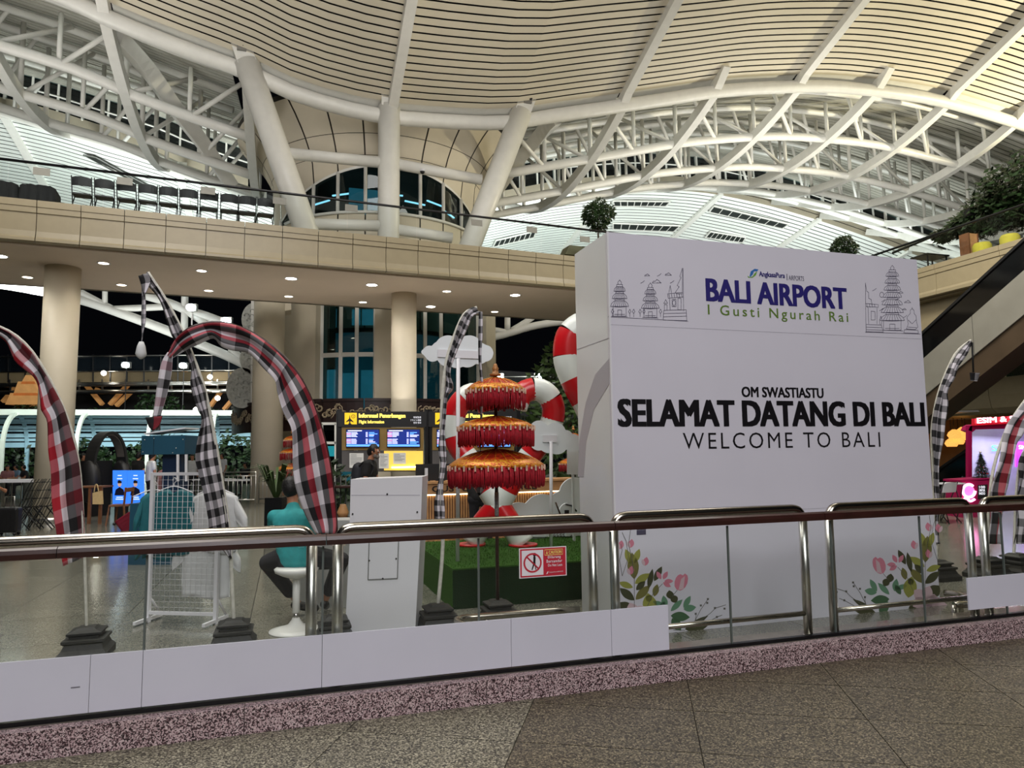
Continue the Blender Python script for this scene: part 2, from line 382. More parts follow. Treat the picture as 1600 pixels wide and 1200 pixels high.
# ================================================================ SETTING
# ---- floors
fl = struct('floor', 'polished grey terrazzo concourse floor beyond the glass railing')
MB().gbox(-60, 60, 4.8, 48, -.3, -.012).build('floor_bed', mat('floor_joint', (70, 68, 62), .5, 0, 3, .1), fl)
tw = 1.2; tiles = {}
def copy_piece(src, parent, off):
    o = src.copy(); C.objects.link(o); o.parent = parent; o.location = src.location + off; return o
t0 = MB().gbox(-tw/2+.004, tw/2-.004, -tw/2+.004, tw/2-.004, -.03, 0).build('tile', terrazzo, fl)
first = True
for j in range(9):
    for i in range(-7, 10):
        u, w_ = i*tw+.3, 5.42+j*tw
        if first: t0.location = P(u, w_); first = False; c0 = V(t0.location)
        else: copy_piece(t0, fl, P(u, w_)-c0)
MB().gbox(-60, -8.7, 4.8, 48, -.03, 0).gbox(11.7, 60, 4.8, 48, -.03, 0).gbox(-8.7, 11.7, 15.62, 48, -.03, 0).build('floor_field', terrazzo, fl)
nf = struct('floor_walkway', 'rough granite walkway in front of the railing')
MB().gbox(-14, 16, -9, 4.6, -.3, -.012).build('floor_bed', mat('walkway_joint', (44, 40, 34), .8, 0, 3, .1), nf)
# slabs laid askew to the railing; paler slabs left of the seam, brown slabs right of it
a_, b_ = onz(832, 1098), onz(788, 1200); yd = (a_-b_).normalized(); xd = V((yd.y, -yd.x, 0))
def slab(i, j, m, sx=1.0, sy=.62):
    c = a_+xd*(i*sx)+yd*(j*sy); q = []
    poly = [c+xd*.003+yd*.003, c+xd*(sx-.003)+yd*.003, c+xd*(sx-.003)+yd*(sy-.003), c+xd*.003+yd*(sy-.003)]
    # keep the part in front of the kerb
    out = []
    for k in range(4):
        p, n = poly[k], poly[(k+1) % 4]; dp, dn = 4.53-p.dot(WG), 4.53-n.dot(WG)
        if dp >= 0: out.append(p)
        if dp*dn < 0: out.append(p.lerp(n, dp/(dp-dn)))
    if len(out) > 2: MB().prism([p-ZZ*.012 for p in out], ZZ*.012).build('slab', m, nf)
for j in range(-8, 9):
    for i in range(-5, 8):
        c = a_+xd*(i+.5)+yd*((j+.5)*.62)
        if c.dot(WG) < 5.4 and c.y > 1.6 and -4.5 < c.x < 8: slab(i, j, granite_grey if i < 0 else granite_brown)
MB().gbox(-14, 16, -9, 1.5, -.012, -.004).build('floor_field', granite_brown, nf)
# ---- kerb
kb = struct('trim_1', 'pink granite kerb under the glass railing')
us = [-6+1.45*i for i in range(14)]
for a, b in zip(us, us[1:]): MB().gbox(a+.002, b-.002, 4.53, 4.60, 0, .152).build('kerb_stone', granite_pink, kb)
MB().gbox(-6, 12.8, 4.6, 4.9, 0, .15).build('kerb_top', mat('polished_stone_coping', (120, 112, 104), .15, 0, 6, .2), kb)

# ---- bridge (second level)
BA = GA+.082; BS = V((math.cos(BA), math.sin(BA), 0)); BT = V((-math.sin(BA), math.cos(BA), 0)); B0 = P(0, 18.97)
def PB(s, t, z): return V((B0.x, B0.y, 0))+BS*s+BT*t+ZZ*z
def onb(px, py, t=0): d = ray(px, py); o = B0+BT*t; return EYE+d*((o-EYE).dot(BT)/d.dot(BT))
def bs(p): return (p-B0).dot(BS)
ZS, ZP = 6.5, 7.52
brg = struct('balcony_slab', 'second level bridge with sandstone coloured fascia panels')
b = MB()
def bbox(b, s0, s1, t0, t1, z0, z1): return b.hexa([PB(s0, t0, z0), PB(s1, t0, z0), PB(s1, t1, z0), PB(s0, t1, z0), PB(s0, t0, z1), PB(s1, t0, z1), PB(s1, t1, z1), PB(s0, t1, z1)])
bbox(b, -20, 19.6, .12, 4.85, ZS+.05, 7.45); b.build('deck', fascia_mat, brg)
b = MB(); bbox(b, -20, 19.6, .2, 4.8, ZS, ZS+.05); b.build('soffit', soffit_mat, brg)
js = sorted(bs(onb(x, y)) for x, y in [(57, 345), (126, 352), (194, 358), (259, 364), (322, 372), (382, 378), (441, 384), (497, 390), (551, 396), (603, 402), (653, 406), (702, 411), (748, 415), (794, 419), (837, 423), (880, 427)])
d0 = js[1]-js[0]; js = [js[0]-d0*k for k in range(8, 0, -1)]+js+[js[-1]+.97*k for k in range(1, 9)]
prof = [(0, ZS+.04), (-.05, ZS+.06), (-.05, ZS+.12), (-.02, ZS+.16), (0, ZS+.3), (0, ZP-.3), (-.03, ZP-.29), (-.03, ZP-.16), (-.05, ZP-.155), (-.05, ZP), (.25, ZP), (.25, ZP-.2), (.14, ZP-.2), (.14, ZS+.04)]
for a, c in zip(js, js[1:]):
    MB().prism([PB(a+.008, t, z) for t, z in prof], BS*(c-a-.016)).build('fascia_panel', fascia_mat, brg)
b = MB(); bbox(b, -20, 19.6, 4.7, 4.85, ZS, ZP); b.build('rear_fascia', fascia_mat, brg)
# glass balustrade on the bridge
bal = thing('balustrade', 'glass balustrade with thin dark handrail along the bridge edge', 'railing', PB(0, .12, ZP))
zr = onb(0, 248, .12).z
MB().tube([PB(-12, .12, zr), PB(19.5, .12, zr)], .035, 8).build('handrail', blackm, bal)
gj = [-12+1.93*i for i in range(17)]
for a, c in zip(gj, gj[1:]):
    b = MB(); bbox(b, a+.012, c-.012, .112, .128, ZP-.05, zr-.03); b.build('glass_pane', clear_glass, bal)
for i, (x, y) in enumerate([(65, 268), (195, 283), (325, 298), (437, 314), (549, 325), (745, 348), (831, 359), (914, 374)]):
    p = onb(x, y, .10); b = MB(); s = bs(p); bbox(b, s-.17, s+.17, .095, .108, p.z-.09, p.z+.09)
    o = b.build('notice_plate', mat('grey_notice', (128, 126, 116), .5, 0, 9, .1)); tag(o, 'small blank grey notice on the bridge balustrade glass, %s' % ['leftmost', 'second from the left', 'third from the left', 'fourth from the left', 'fifth from the left', 'sixth from the left', 'seventh from the left', 'rightmost, beside the ficus'][i], 'notice', 'notices on the bridge glass')
# soffit downlights
rows = {0: 0, 1: 0}
for x, y, big in [(0, 400, 1), (43, 433, 0), (162, 411, 0), (190, 445, 0), (315, 423, 0), (326, 454, 0), (455, 435, 1), (451, 463, 0), (581, 445, 1), (567, 472, 0), (698, 455, 0), (673, 479, 1), (805, 461, 1), (773, 487, 0)]:
    p = onz(x, y, ZS); r = .15 if big else .12
    rw = 1 if y in (433, 445, 454, 463, 472, 479, 487) and x not in (581,) else 0; rows[rw] += 1
    t = thing('downlight', 'round soffit downlight under the bridge, %s from the left in the %s row' % (['first', 'second', 'third', 'fourth', 'fifth', 'sixth', 'seventh', 'eighth'][rows[rw]-1], ['front', 'rear'][rw]), 'light', p, 'soffit downlights')
    MB().lathe([(r+.035, -.012), (r+.035, .0), (r, .0), (r, -.012), (r+.035, -.012)], p, 20, cap=False).build('trim_ring', white_plain, t)
    MB().lathe([(1e-4, -.006), (r, -.006), (r, .01)], p, 20).build('lens', lamp_on if big else mat('downlight_warm', (255, 246, 225), .5, 0, 5, .01, emit=(255, 238, 208), es=7), t)
    spot('downlight_beam', p-ZZ*.05, p-ZZ*3, 70 if big else 38, (1, .93, .8) if not big else (1, .97, .9), 2.3, .7, .12)
# bridge columns
def col(name, c, r, z0, z1, label, n=32):
    s = struct(name, label, c); MB().lathe([(r, z0), (r, z1)], c, n).build('shaft', warm_paint, s)
    MB().lathe([(r+.012, z0), (r+.012, z0+.12)], c, n).build('plinth', steel, s); return s
col('column', P(-5.58, 20.74), .41, 0, ZS, 'round cream column under the bridge at the left')
col('column', P(3.42, 21.6), .385, 0, ZS, 'round cream column under the bridge behind the flight boards')

# ---- roof
ET = [(-34, 17.6), (-27, 18.4), (-22.6, 18.6), (-19, 18.5), (-16.2, 18.3), (-13, 17.85), (-10.4, 17.25), (-8, 16.75), (-6.9, 16.43), (-5.98, 16.05), (-3.85, 15.42), (-1.51, 14.83), (.31, 14.22), (3.0, 13.88), (5.61, 13.99), (7.88, 14.25), (10.01, 14.84), (12.54, 15.54), (14.91, 16.21), (17.42, 16.92), (20.07, 17.49), (23.21, 18.02), (26.16, 18.25), (29.66, 18.33), (33.79, 18.0), (35.51, 17.78), (39, 17.2), (43, 16.4), (47, 15.5), (52, 14.4), (58, 13.5)]
def Ez(u):
    for k in range(len(ET)-1):
        if u <= ET[k+1][0]: break
    a, b, c, d = ET[max(k-1, 0)], ET[k], ET[k+1], ET[min(k+2, len(ET)-1)]
    t = (u-b[0])/(c[0]-b[0]); L = c[0]-b[0]
    m0 = (c[1]-a[1])/(c[0]-a[0])*L; m1 = (d[1]-b[1])/(d[0]-b[0])*L if d[0] > b[0] else 0
    return (2*t**3-3*t*t+1)*b[1]+(t**3-2*t*t+t)*m0+(-2*t**3+3*t*t)*c[1]+(t**3-t*t)*m1
WE = 25.1; KA = .367
def bowl(q): return -1.27*(1-((q-6.5)/6.5)**2) if q < 15 else -1.27*(1-(8.5/6.5)**2)+.4*(q-15)
def PA(u, t, dz=0): return P(u, WE-t, Ez(u)+.38+KA*t+dz)
def PQ(u, q, dz=0): return P(u, WE+q, Ez(u)+bowl(q)+dz)
def frange(a, b, s):
    n = max(1, int(round((b-a)/s))); return [a+(b-a)*i/n for i in range(n+1)]
cl = struct('ceiling', 'curved slatted canopy ceiling of cream metal slats')
b = MB(); uu = frange(-16, 48, 1.0); vs = []; fs = []
for u in uu: vs += [PA(u, -.1, .2), PA(u, 34, .2)]
for i in range(len(uu)-1): fs.append((2*i, 2*i+2, 2*i+3, 2*i+1))
b.add(vs, fs, True); b.build('slat_backing', gap_dark, cl)
FULL = [-14.7, -5.9, 3.5, 12.9, 21.7, 30.5, 39.3, 48.0]; STUB = [-10.3, -1.5, 8.5, 17.3, 26.1, 34.9, 43.7]
def strip(b, fn, u0, u1, e0, e1, th, step=1.1):
    us_ = frange(u0, u1, step); n = len(b.v)
    for u in us_: b.v += [tuple(fn(u, e0)), tuple(fn(u, e1)), tuple(fn(u, e1)+ZZ*th), tuple(fn(u, e0)+ZZ*th)]
    for i in range(len(us_)-1):
        for k in range(4): b.f.append((n+4*i+k, n+4*i+(k+1) % 4, n+4*i+4+(k+1) % 4, n+4*i+4+k)); b.sm.append(False); b.mi.append(0)
for a, c in zip(FULL, FULL[1:]):
    for k in range(19):
        t_ = .22+k*.288
        if k >= 18: t2 = 34.0
        else: t2 = t_+.218
        b = MB(); strip(b, PA, a+.14, c-.14, t_, t2, .012); b.build('slat', slat_mat, cl)
    b = MB(); strip(b, lambda u, t: PA(u, t, .06), a+.2, c-.2, -.35, .18, .05); b.build('edge_strip', white_paint, cl)
# roof frame: ribs, edge tube, purlins, struts
rf = thing('roof_frame', 'white painted steel roof frame of curved ribs, round purlins and slim struts', 'roof frame', P(3.5, WE, 0)); rf['kind'] = 'structure'
for u in FULL:
    pts = [PA(u, 33, -.16), PA(u, 20, -.16)]+[PA(u, 8.5-.5*i, -.16) for i in range(17)]
    if abs(u-3.5) < 1: pts += [PA(u, 0, -.16), P(u, WE+.2, Ez(u)+.05)]
    else: pts += [PQ(u, q, .02) for q in frange(.2, 18.6, .7)]
    MB().path(pts, .34, .42).build('rib', white_paint, rf)
for u in STUB:
    q0 = 0 if u in (-1.5, 8.5) else -.1
    pts = [P(u, WE-.85, Ez(u)+.75), P(u, WE-.3, Ez(u)+.28)]+[PQ(u, q, .02) for q in frange(.2, 18.6, .7)]
    if u in (-1.5, 8.5): pts = [P(u, WE+.2, Ez(u)+.1)]+[PQ(u, q, .02) for q in frange(.8, 18.6, .7)]
    MB().path(pts, .34, .46).build('rib', white_paint, rf)
MB().tube([P(u, WE, Ez(u)) for u in frange(-20, 50, 1)], .27, 14).build('edge_tube', white_paint, rf)
for q in (3.3, 6.5, 9.6, 12.7, 15.8):
    for a, c in ((-22, -1.5), (8.5, 52)):
        MB().tube([PQ(u, q, .05) for u in frange(a, c, 1)], .2, 10).build('purlin', white_paint, rf)
def DZ(u, q): return Ez(u)+.55+.225*q
def PD(u, q, dz=0): return P(u, WE+q, DZ(u, q)+dz)
for q in (1.6, 4.9, 8.0, 11.2, 14.2):
    for a, c in ((-22, -2.5), (10, 52)):
        MB().tube([PD(u, q, -.3) for u in frange(a, c, 1.5)], .15, 8).build('top_chord', white_paint, rf)
nodes_r = [8.5+4.42*i for i in range(10)]; nodes_l = [-1.5-4.4*i for i in range(5)]
for nodes in (nodes_r, nodes_l):
    for k, u in enumerate(nodes):
        for q in (3.3, 6.5, 9.6, 12.7):
            um = (u+nodes[k+1])/2 if k+1 < len(nodes) else u
            MB().tube([PQ(u, q), PD(u, q, -.25)], .1, 8).build('strut', white_paint, rf)
            if k+1 < len(nodes):
                MB().tube([PQ(um, q), PD(um, q, -.25)], .09, 8).build('strut', white_paint, rf)
                MB().tube([PQ(um, q), PD(u, q-1.5, -.25)], .09, 8).build('diagonal', white_paint, rf)
                if q < 9: MB().tube([PQ(nodes[k+1], q), PD(um, q+1.4, -.25)], .09, 8).build('diagonal', white_paint, rf)
# flare ribs beside the tower: heavy bent boxes falling from the edge tube
for sgn, xs in ((-1, [(185, 58), (232, 110), (275, 170), (320, 228), (362, 290)]), (1, [(868, 185), (840, 215), (805, 258), (775, 300)])):
    w0 = 26.5; pts = [onw(x, y, w0+1.6*i) for i, (x, y) in enumerate(xs)]
    MB().path(crv(pts), .55, .35, WG).build('flare_rib', white_paint, rf)
# D ceiling: inner slatted roof seen through the trusses
dc = struct('ceiling_inner', 'inner slatted roof above the steel trusses')
b = MB()
for a, c in ((-34, -2.2), (9.6, 56)):
    q = .9
    while q < 19: strip(b, PD, a, c, q, q+.36, .03, 1.6); q += .43
b.build('slats', mat('grey_ceiling_slat', (186, 184, 172), .5, 0, .5, .08), dc, 'stuff')
b = MB()
for a, c in ((-34, -2.2), (9.6, 56)):
    us_ = frange(a, c, 1.6); n = len(b.v)
    b.add([x for u in us_ for x in (PD(u, .7, .1), PD(u, 19.2, .1))], [(2*i, 2*i+2, 2*i+3, 2*i+1) for i in range(len(us_)-1)], True)
b.build('slat_backing', gap_dark, dc)
# bright white inner edge lights
for a, c in ((-22, -2.5), (10, 50)):
    b = MB(); strip(b, lambda u, q: PD(u, q, -.06), a, c, 1.9, 2.25, .04, 1.6); b.build('light_trough', mat('lit_cove', (245, 250, 246), .5, 0, 2, .02, emit=(240, 250, 246), es=.9), dc)
# C ceiling: far bright roof
WC = WE+19.0; KC = .185
def PC(u, e, dz=0): return P(u, WC+e, Ez(u)+2.15-KC*e+dz)
cc = struct('ceiling_far', 'brightly lit white slatted roof falling away behind the bridge')
b = MB(); e = 0
while e < 14.5: strip(b, PC, -34, 58, e, e+.33, .015, 1.4); e += .43
b.build('slats', slat_white, cc, 'stuff')
us_ = frange(-34, 58, 1.4); MB().add([x for u in us_ for x in (PC(u, -.2, .3), PC(u, 14.8, .3))], [(2*i, 2*i+2, 2*i+3, 2*i+1) for i in range(len(us_)-1)], True).build('slat_backing', gap_dark, cc)
for u in (-23.8, -15, -6.2, 12.9, 21.6, 30.4, 39.2, 48):
    MB().path([PC(u, e, -.1) for e in (-.3, 5, 10, 14.6)], .42, .2).build('seam_cover', white_paint, cc)
# clerestory between the two roofs
for n, (a, c) in enumerate(((-34, -2.4), (9.8, 56)), 1):
    wn = struct('window_%d' % n, 'dark clerestory glazing with white mullions under the roof')
    st = frange(a, c, 1.25)
    for i, u in enumerate(st):
        p0, p1 = PC(u, -.1, .9), PD(u, 19.0)
        MB().beam(p0, p1, .1 if i % 3 else .3, .1, UG).build('mullion', white_paint, wn)
        if i+1 < len(st):
            v_ = st[i+1]; MB().add([PC(u, -.05, .9), PC(v_, -.05, .9), PD(v_, 19.05), PD(u, 19.05)], [(0, 1, 2, 3)]).build('pane', dark_glass, wn)
    b = MB()
    for f in (.55,):
        b.tube([PC(u, -.12, .9).lerp(PD(u, 18.95), f) for u in st], .05, 6)
    b.build('transom', white_paint, wn)
    b = MB(); strip(b, lambda u, e: PC(u, -.15, e), a, c, -.1, .95, .02, 1.4); b.build('sill_panel', warm_paint, wn)
# slot vents with dark glazing in the far roof
vent_bar = mat('grey_vent_bar', (120, 122, 118), .5, 0, 4, .1)
def onC(px, py, dz=-.12):
    d = ray(px, py); lo, hi = 20, 90
    for _ in range(50):
        mid = (lo+hi)/2; p = EYE+d*mid; u, w_, z = guw(p)
        if z < Ez(u)+2.15-KC*(w_-WC)+dz: lo = mid
        else: hi = mid
    return EYE+d*lo
for lab, q in (('long slot vent in the bright roof above the balcony chairs', [(130, 239), (150, 243), (235, 290), (213, 284)]), ('dark slot vent in the bright roof just right of the ficus, upper one', [(958, 314), (1047, 315), (1040, 322), (960, 322)]),
               ('lower slot vent beside the ficus, close above the white board', [(958, 349), (1062, 353), (1052, 362), (958, 358)]), ('slot vent in the bright roof, upper of two near the seam', [(1115, 322), (1232, 350), (1222, 357), (1108, 331)]),
               ('lowest slot vent above the white board edge', [(1110, 362), (1165, 371), (1160, 379), (1102, 371)]), ('slot vent in the bright roof left of the ficus', [(775, 376), (838, 361), (834, 371), (770, 386)])):
    ps = [onC(*a) for a in q]; t = thing('slot_vent', lab, 'vent', ps[0])
    MB().prism([p-ZZ*(.14 if q[0][0] < 200 else .02) for p in ps], ZZ*.06).build('glazed_slot', mat('vent_dark', (52, 56, 54), .3, 0, 4, .2), t)
    fs_ = .05 if q[0][0] < 200 else .1; ps = [p-ZZ*(.12 if fs_ < .1 else 0) for p in ps]
    for k in range(4): MB().beam(ps[k], ps[(k+1) % 4], fs_, fs_).build('frame_bar', vent_bar if fs_ < .1 else white_paint, t)
    for k in range(1, 8): MB().beam(ps[0].lerp(ps[1], k/8), ps[3].lerp(ps[2], k/8), fs_*.6, fs_*.6).build('louvre', white_paint, t)

# ---- fan columns carrying the canopy edge
for top, bot, lab, r in ((P(-1.51, 25.0, 15.1), P(1.39, 25.0, 7.0), 'thick white leaning column, the left one of the fan before the tower', .43), (P(3.4, 25.0, 14.2), P(3.4, 25, 7.0), 'thick white upright column in the middle of the fan', .40), (P(8.5, 25, 14.7), P(5.55, 25.0, 7.0), 'thick white leaning column, the right one of the fan before the tower', .42)):
    s = struct('column', lab, bot); MB().tube([bot, top], [r*.95, r], 24).build('shaft', white_paint, s)
    d = (top-bot).normalized(); MB().path([top-d*.1, top+d*.75], .62, .62, WG).build('head_block', white_paint, s)
    if abs(d.x) > .1:
        c = top+d*.42-WG*.34; MB().box(c, .3, .12, .34, GA).build('bracket_box', mat('mid_grey_box', (120, 118, 112), .5, 0, 5, .1), s)
        MB().box(c-WG*.1+UG*.08, .1, .12, .12, GA).build('small_camera', black, s)
bm_ = struct('beam_ring', 'round white tie beams joining the fan columns')
for a, c in (((452, 240), (597, 254)), ((622, 257), (752, 281)), ((487, 350), (597, 353)), ((622, 359), (706, 372))):
    MB().tube([onw(*a, 25.0), onw(*c, 25.0)], .2, 14).build('tie_beam', white_paint, bm_)
p = onw(660, 268, 24.75); t = thing('dome_camera', 'small dark dome camera under the right tie beam', 'camera', p)
MB().lathe([(.1, .0), (.1, .06)], p, 12).build('mount', white_plain, t); MB().sphere(p, .09, 8).build('dome', black, t)

# ---- panelled tower behind the bridge
TC = P(3.8, 31.0); TR = 4.4
tower = struct('wall_tower', 'round cream panelled tower with an arched band of dark windows', TC)
A0 = math.atan2(-WG.y, -WG.x)
def TP(a, r, z): return V((TC.x+r*math.cos(A0+a), TC.y+r*math.sin(A0+a), z))
def tr(z): return TR + (0 if z < 12.3 else .12*(z-12.3)+ .20*(z-12.3)**2)
def arch(a): return 12.65-1.35*(a/1.05)**2
st = 2*pi/26
def tpanel(a, c, zs, name='panel', m=warm_paint, off=0):
    b = MB(); n = 4; L = len(zs(a)); g = .006
    for i in range(n+1):
        al = a+g+(c-a-2*g)*i/n; z_ = zs(al)
        for z in z_: b.v.append(tuple(TP(al, tr(z)+off, z)))
    for i in range(n):
        for k in range(L-1): b.f.append((i*L+k, (i+1)*L+k, (i+1)*L+k+1, i*L+k+1)); b.sm.append(True); b.mi.append(0)
    return b.build(name, m, tower)
MB().lathe([(TR-.2, 6.2), (TR-.2, 10.74), (TR-1.6, 10.75), (TR-1.6, 12.72), (TR-.2, 12.73)]+[(tr(z)-.2, z) for z in (13, 13.4, 13.8, 14.2, 14.6, 15)], TC, 48).build('core', mat('tower_core', (74, 70, 62), .8, 0, 2, .1), tower)
for k in range(-10, 10):
    a, c = k*st, (k+1)*st; am = (a+c)/2
    win = abs(am) < 1.1
    tpanel(a, c, lambda al: [6.3, 8.55]); tpanel(a, c, lambda al: [8.57, 10.75])
    if win:
        tpanel(a, c, lambda al: [10.82, max(11.0, arch(al))], 'window_pane', dark_glass, -.06)
        tpanel(a, c, lambda al: [max(11.02, arch(al))+.02, 12.8, 12.95])
        tpanel(a, c, lambda al: [max(11.0, arch(al))-.07, max(11.0, arch(al))+.03], 'window_head', white_paint, .03)
        b = MB(); b.tube([TP(a, TR+.02, 10.72), TP(a, TR+.02, max(11.0, arch(a)))], .07, 8); b.build('mullion', white_paint, tower)
    else: tpanel(a, c, lambda al: [10.77, 12.75, 12.95])
    tpanel(a, c, lambda al: [12.97, 13.3, 13.65]); tpanel(a, c, lambda al: [13.67, 14.0, 14.4, 14.8])
MB().tube([TP(-1.1+2.2*i/24, TR+.05, 10.76) for i in range(25)], .06, 8).build('window_sill', white_paint, tower)
for k in range(7):   # lit room behind the dark band: ceiling strips and a door
    a = -.8+.27*k; MB().box(TP(a, TR-.8, 11.6+.2*(k % 2)), .9, .06, .05, GA+.3*(k-3)).build('interior_strip', mat('office_strip_light', (180, 230, 245), .5, 0, 4, .02, emit=(150, 215, 240), es=1.6), tower)
MB().box(TP(-.28, TR-.5, 11.25), 1.1, .05, 1.2, GA).build('interior_screen', blue_glow, tower)
# lower tower
LC = P(3.8, 30.6)
lw = struct('wall_tower_base', 'lower tower drum with tall blue lit windows between broad cream piers', LC)
def LP(a, r, z): return V((LC.x+r*math.cos(A0+a), LC.y+r*math.sin(A0+a), z))
def lang(px, r=4.6):
    d = ray(px, 560); o = EYE-LC; o.z = 0; d2 = V((d.x, d.y, 0)); A_ = d2.dot(d2); B_ = o.dot(d2); D_ = B_*B_-A_*(o.dot(o)-r*r)
    t = (-B_-math.sqrt(max(D_, 0)))/A_; p = o+d2*t; a = math.atan2(p.y, p.x)-A0
    return (a+pi) % (2*pi)-pi
MB().lathe([(4.1, 0), (4.1, 8.5)], LC, 40, A0+pi*.55, A0+pi*1.45).build('rear_wall', warm_paint, lw)
lv = [lang(x) for x in (446, 502, 532, 557, 586, 642, 664, 689, 746)]
def arcwall(a, c, r0, r1, z0, z1, name, m, n=8):
    b = MB()
    for i in range(n+1):
        al = a+(c-a)*i/n
        for r, z in ((r0, z0), (r1, z0), (r1, z1), (r0, z1)): b.v.append(tuple(LP(al, r, z)))
    for i in range(n):
        for k in range(4): b.f.append((4*i+k, 4*i+4+k, 4*i+4+(k+1) % 4, 4*i+(k+1) % 4)); b.sm.append(False); b.mi.append(0)
    b.f += [(0, 1, 2, 3), (4*n+3, 4*n+2, 4*n+1, 4*n)]; b.sm += [False]*2; b.mi += [0]*2
    return b.build(name, m, lw)
for i, j in ((0, 1), (4, 5), (8, None)):
    a = lv[i]; c = lv[j] if j else lv[i]+.5
    arcwall(a, c, 4.2, 5.0, 0, 8.4, 'pier', warm_paint)
arcwall(lv[0]-.25, lv[0]-.02, 4.2, 4.4, 0, 8.4, 'pier_return', warm_paint)
zt = (6.35, 4.62, 3.3, 1.0)
for k in (1, 2, 3, 5, 6, 7):
    a, c = lv[k], lv[k+1]
    for z0, z1 in ((5.25, 8.2), (1.0, 5.18)): arcwall(a+.008, c-.008, 4.55, 4.57, z0, z1, 'pane', dark_glass, 3)
for k in (1, 2, 3, 4, 5, 6, 7, 8): MB().beam(LP(lv[k], 4.6, 0), LP(lv[k], 4.6, 8.4), .13, .13, UG).build('mullion', white_paint, lw)
for a, c in ((lv[1], lv[4]), (lv[5], lv[8])): arcwall(a, c, 4.5, 4.66, 5.13, 5.29, 'transom', white_paint)
arcwall(lv[1], lv[8], 3.6, 3.62, .5, 8.3, 'lit_room', mat('lobby_wall', (70, 130, 140), .6, 0, .8, .75, emit=(60, 150, 168), es=.12), 16)
for k, (px, z, h) in enumerate(((515, 4.0, 1.5), (545, 4.1, 1.0), (575, 4.0, 1.4), (512, 6.7, .7), (548, 6.7, .6), (580, 6.7, .6))):
    a = lang(px, 4.0); MB().box(LP(a, 4.0, z), .5 if k < 3 else .7, .05, h, GA-a*-1).build('glowing_panel', mat('cyan_backlit', (120, 220, 240), .6, 0, 2, .35, emit=(90, 190, 215), es=.3), lw)
# left pier with arch
pr = P(-.61, 25.9); s = struct('column', 'broad cream pier left of the tower carrying the arched bracket', pr)
MB().lathe([(.52, 0), (.52, 8.2)], pr, 24).build('shaft', warm_paint, s)
pa, pc = onw(410, 470, 25.7), onw(462, 470, 26.6)
MB().prism([onw(409, 440, 25.8), onw(455, 440, 25.8), onw(455, 484, 25.8), onw(440, 487, 25.8), onw(425, 493, 25.8), onw(412, 503, 25.8), onw(409, 506, 25.8)], WG*.9).build('arch_bracket', warm_paint, s)
# carved ring fascia round the tower
cr = struct('trim_2', 'dark carved timber ring fascia round the tower', LC)
RR = 5.75; la = [lang(x, RR) for x in (388, 690)]
n = 9; aa = [la[0]-.32+(la[1]+.5-la[0]+.32)*i/n for i in range(n+1)]
for i in range(n):
    a, c = aa[i]+.004, aa[i+1]-.004; b = MB(); m_ = 5
    for k in range(m_+1):
        al = a+(c-a)*k/m_
        for r, z in ((RR, 2.42), (RR+.12, 2.42), (RR+.12, 3.5), (RR, 3.5)): b.v.append(tuple(LP(al, r, z)))
    for k in range(m_):
        for q in range(4): b.f.append((4*k+q, 4*k+4+q, 4*k+4+(q+1) % 4, 4*k+(q+1) % 4)); b.sm.append(False); b.mi.append(0)
    b.build('panel', carved, cr)
    rnd = random.Random(i); b = MB()      # relief: curling rosettes and leaves
    for k in range(9):
        al = a+(c-a)*(k+.5)/9; z = 2.86+.34*rnd.random(); cpt = LP(al, RR+.13, z); tx = LP(al+.01, RR+.13, z)-LP(al-.01, RR+.13, z); tx.normalize()
        for s_ in range(2):
            r0 = .15*rnd.uniform(.7, 1.2); ph = rnd.uniform(0, 6.28); pts = []
            for q in range(9):
                an = ph+q*.75; rr = r0*(1-q/11); pts.append(cpt+tx*(rr*math.cos(an))+ZZ*(rr*math.sin(an)))
            b.tube(pts, .022, 4)
    b.build('carved_scrolls', carved_gold, cr, 'stuff')
    MB().path([LP(a+(c-a)*k/5, RR+.1, 3.46) for k in range(6)], .12, .1).build('top_moulding', carved, cr)
# ================================================================ OUTSIDE (left, under the bridge)
tr_ = thing('canopy_truss', 'white tubular truss of an outdoor canopy against the night sky', 'truss', aty(200, 480, 33)); tr_['kind'] = 'structure'
def T33(pts, r, name='chord', Y=33): MB().tube([aty(x, y, Y) for x, y in crv2(pts, 4)], r, 10).build(name, white_paint, tr_)
T33([(-60, 438), (20, 447), (120, 467), (190, 490), (265, 518), (312, 538), (357, 557), (400, 578)], .22)
T33([(122, 455), (160, 475), (178, 484)], .16, 'web'); T33([(228, 462), (266, 474), (292, 485), (320, 493), (352, 505)], .2)
T33([(178, 483), (225, 481), (268, 479)], .16, 'web'); T33([(164, 440), (164, 480)], .12, 'post'); T33([(289, 455), (288, 522)], .16, 'post'); T33([(293, 487), (324, 508)], .16, 'web')
T33([(360, 545), (392, 572)], .16, 'web')
T33([(738, 535), (790, 522), (840, 508), (905, 500), (960, 497)], .18); T33([(750, 511), (796, 520)], .14, 'web'); T33([(793, 470), (793, 516)], .14, 'post'); T33([(800, 516), (832, 496), (845, 480)], .14, 'web')
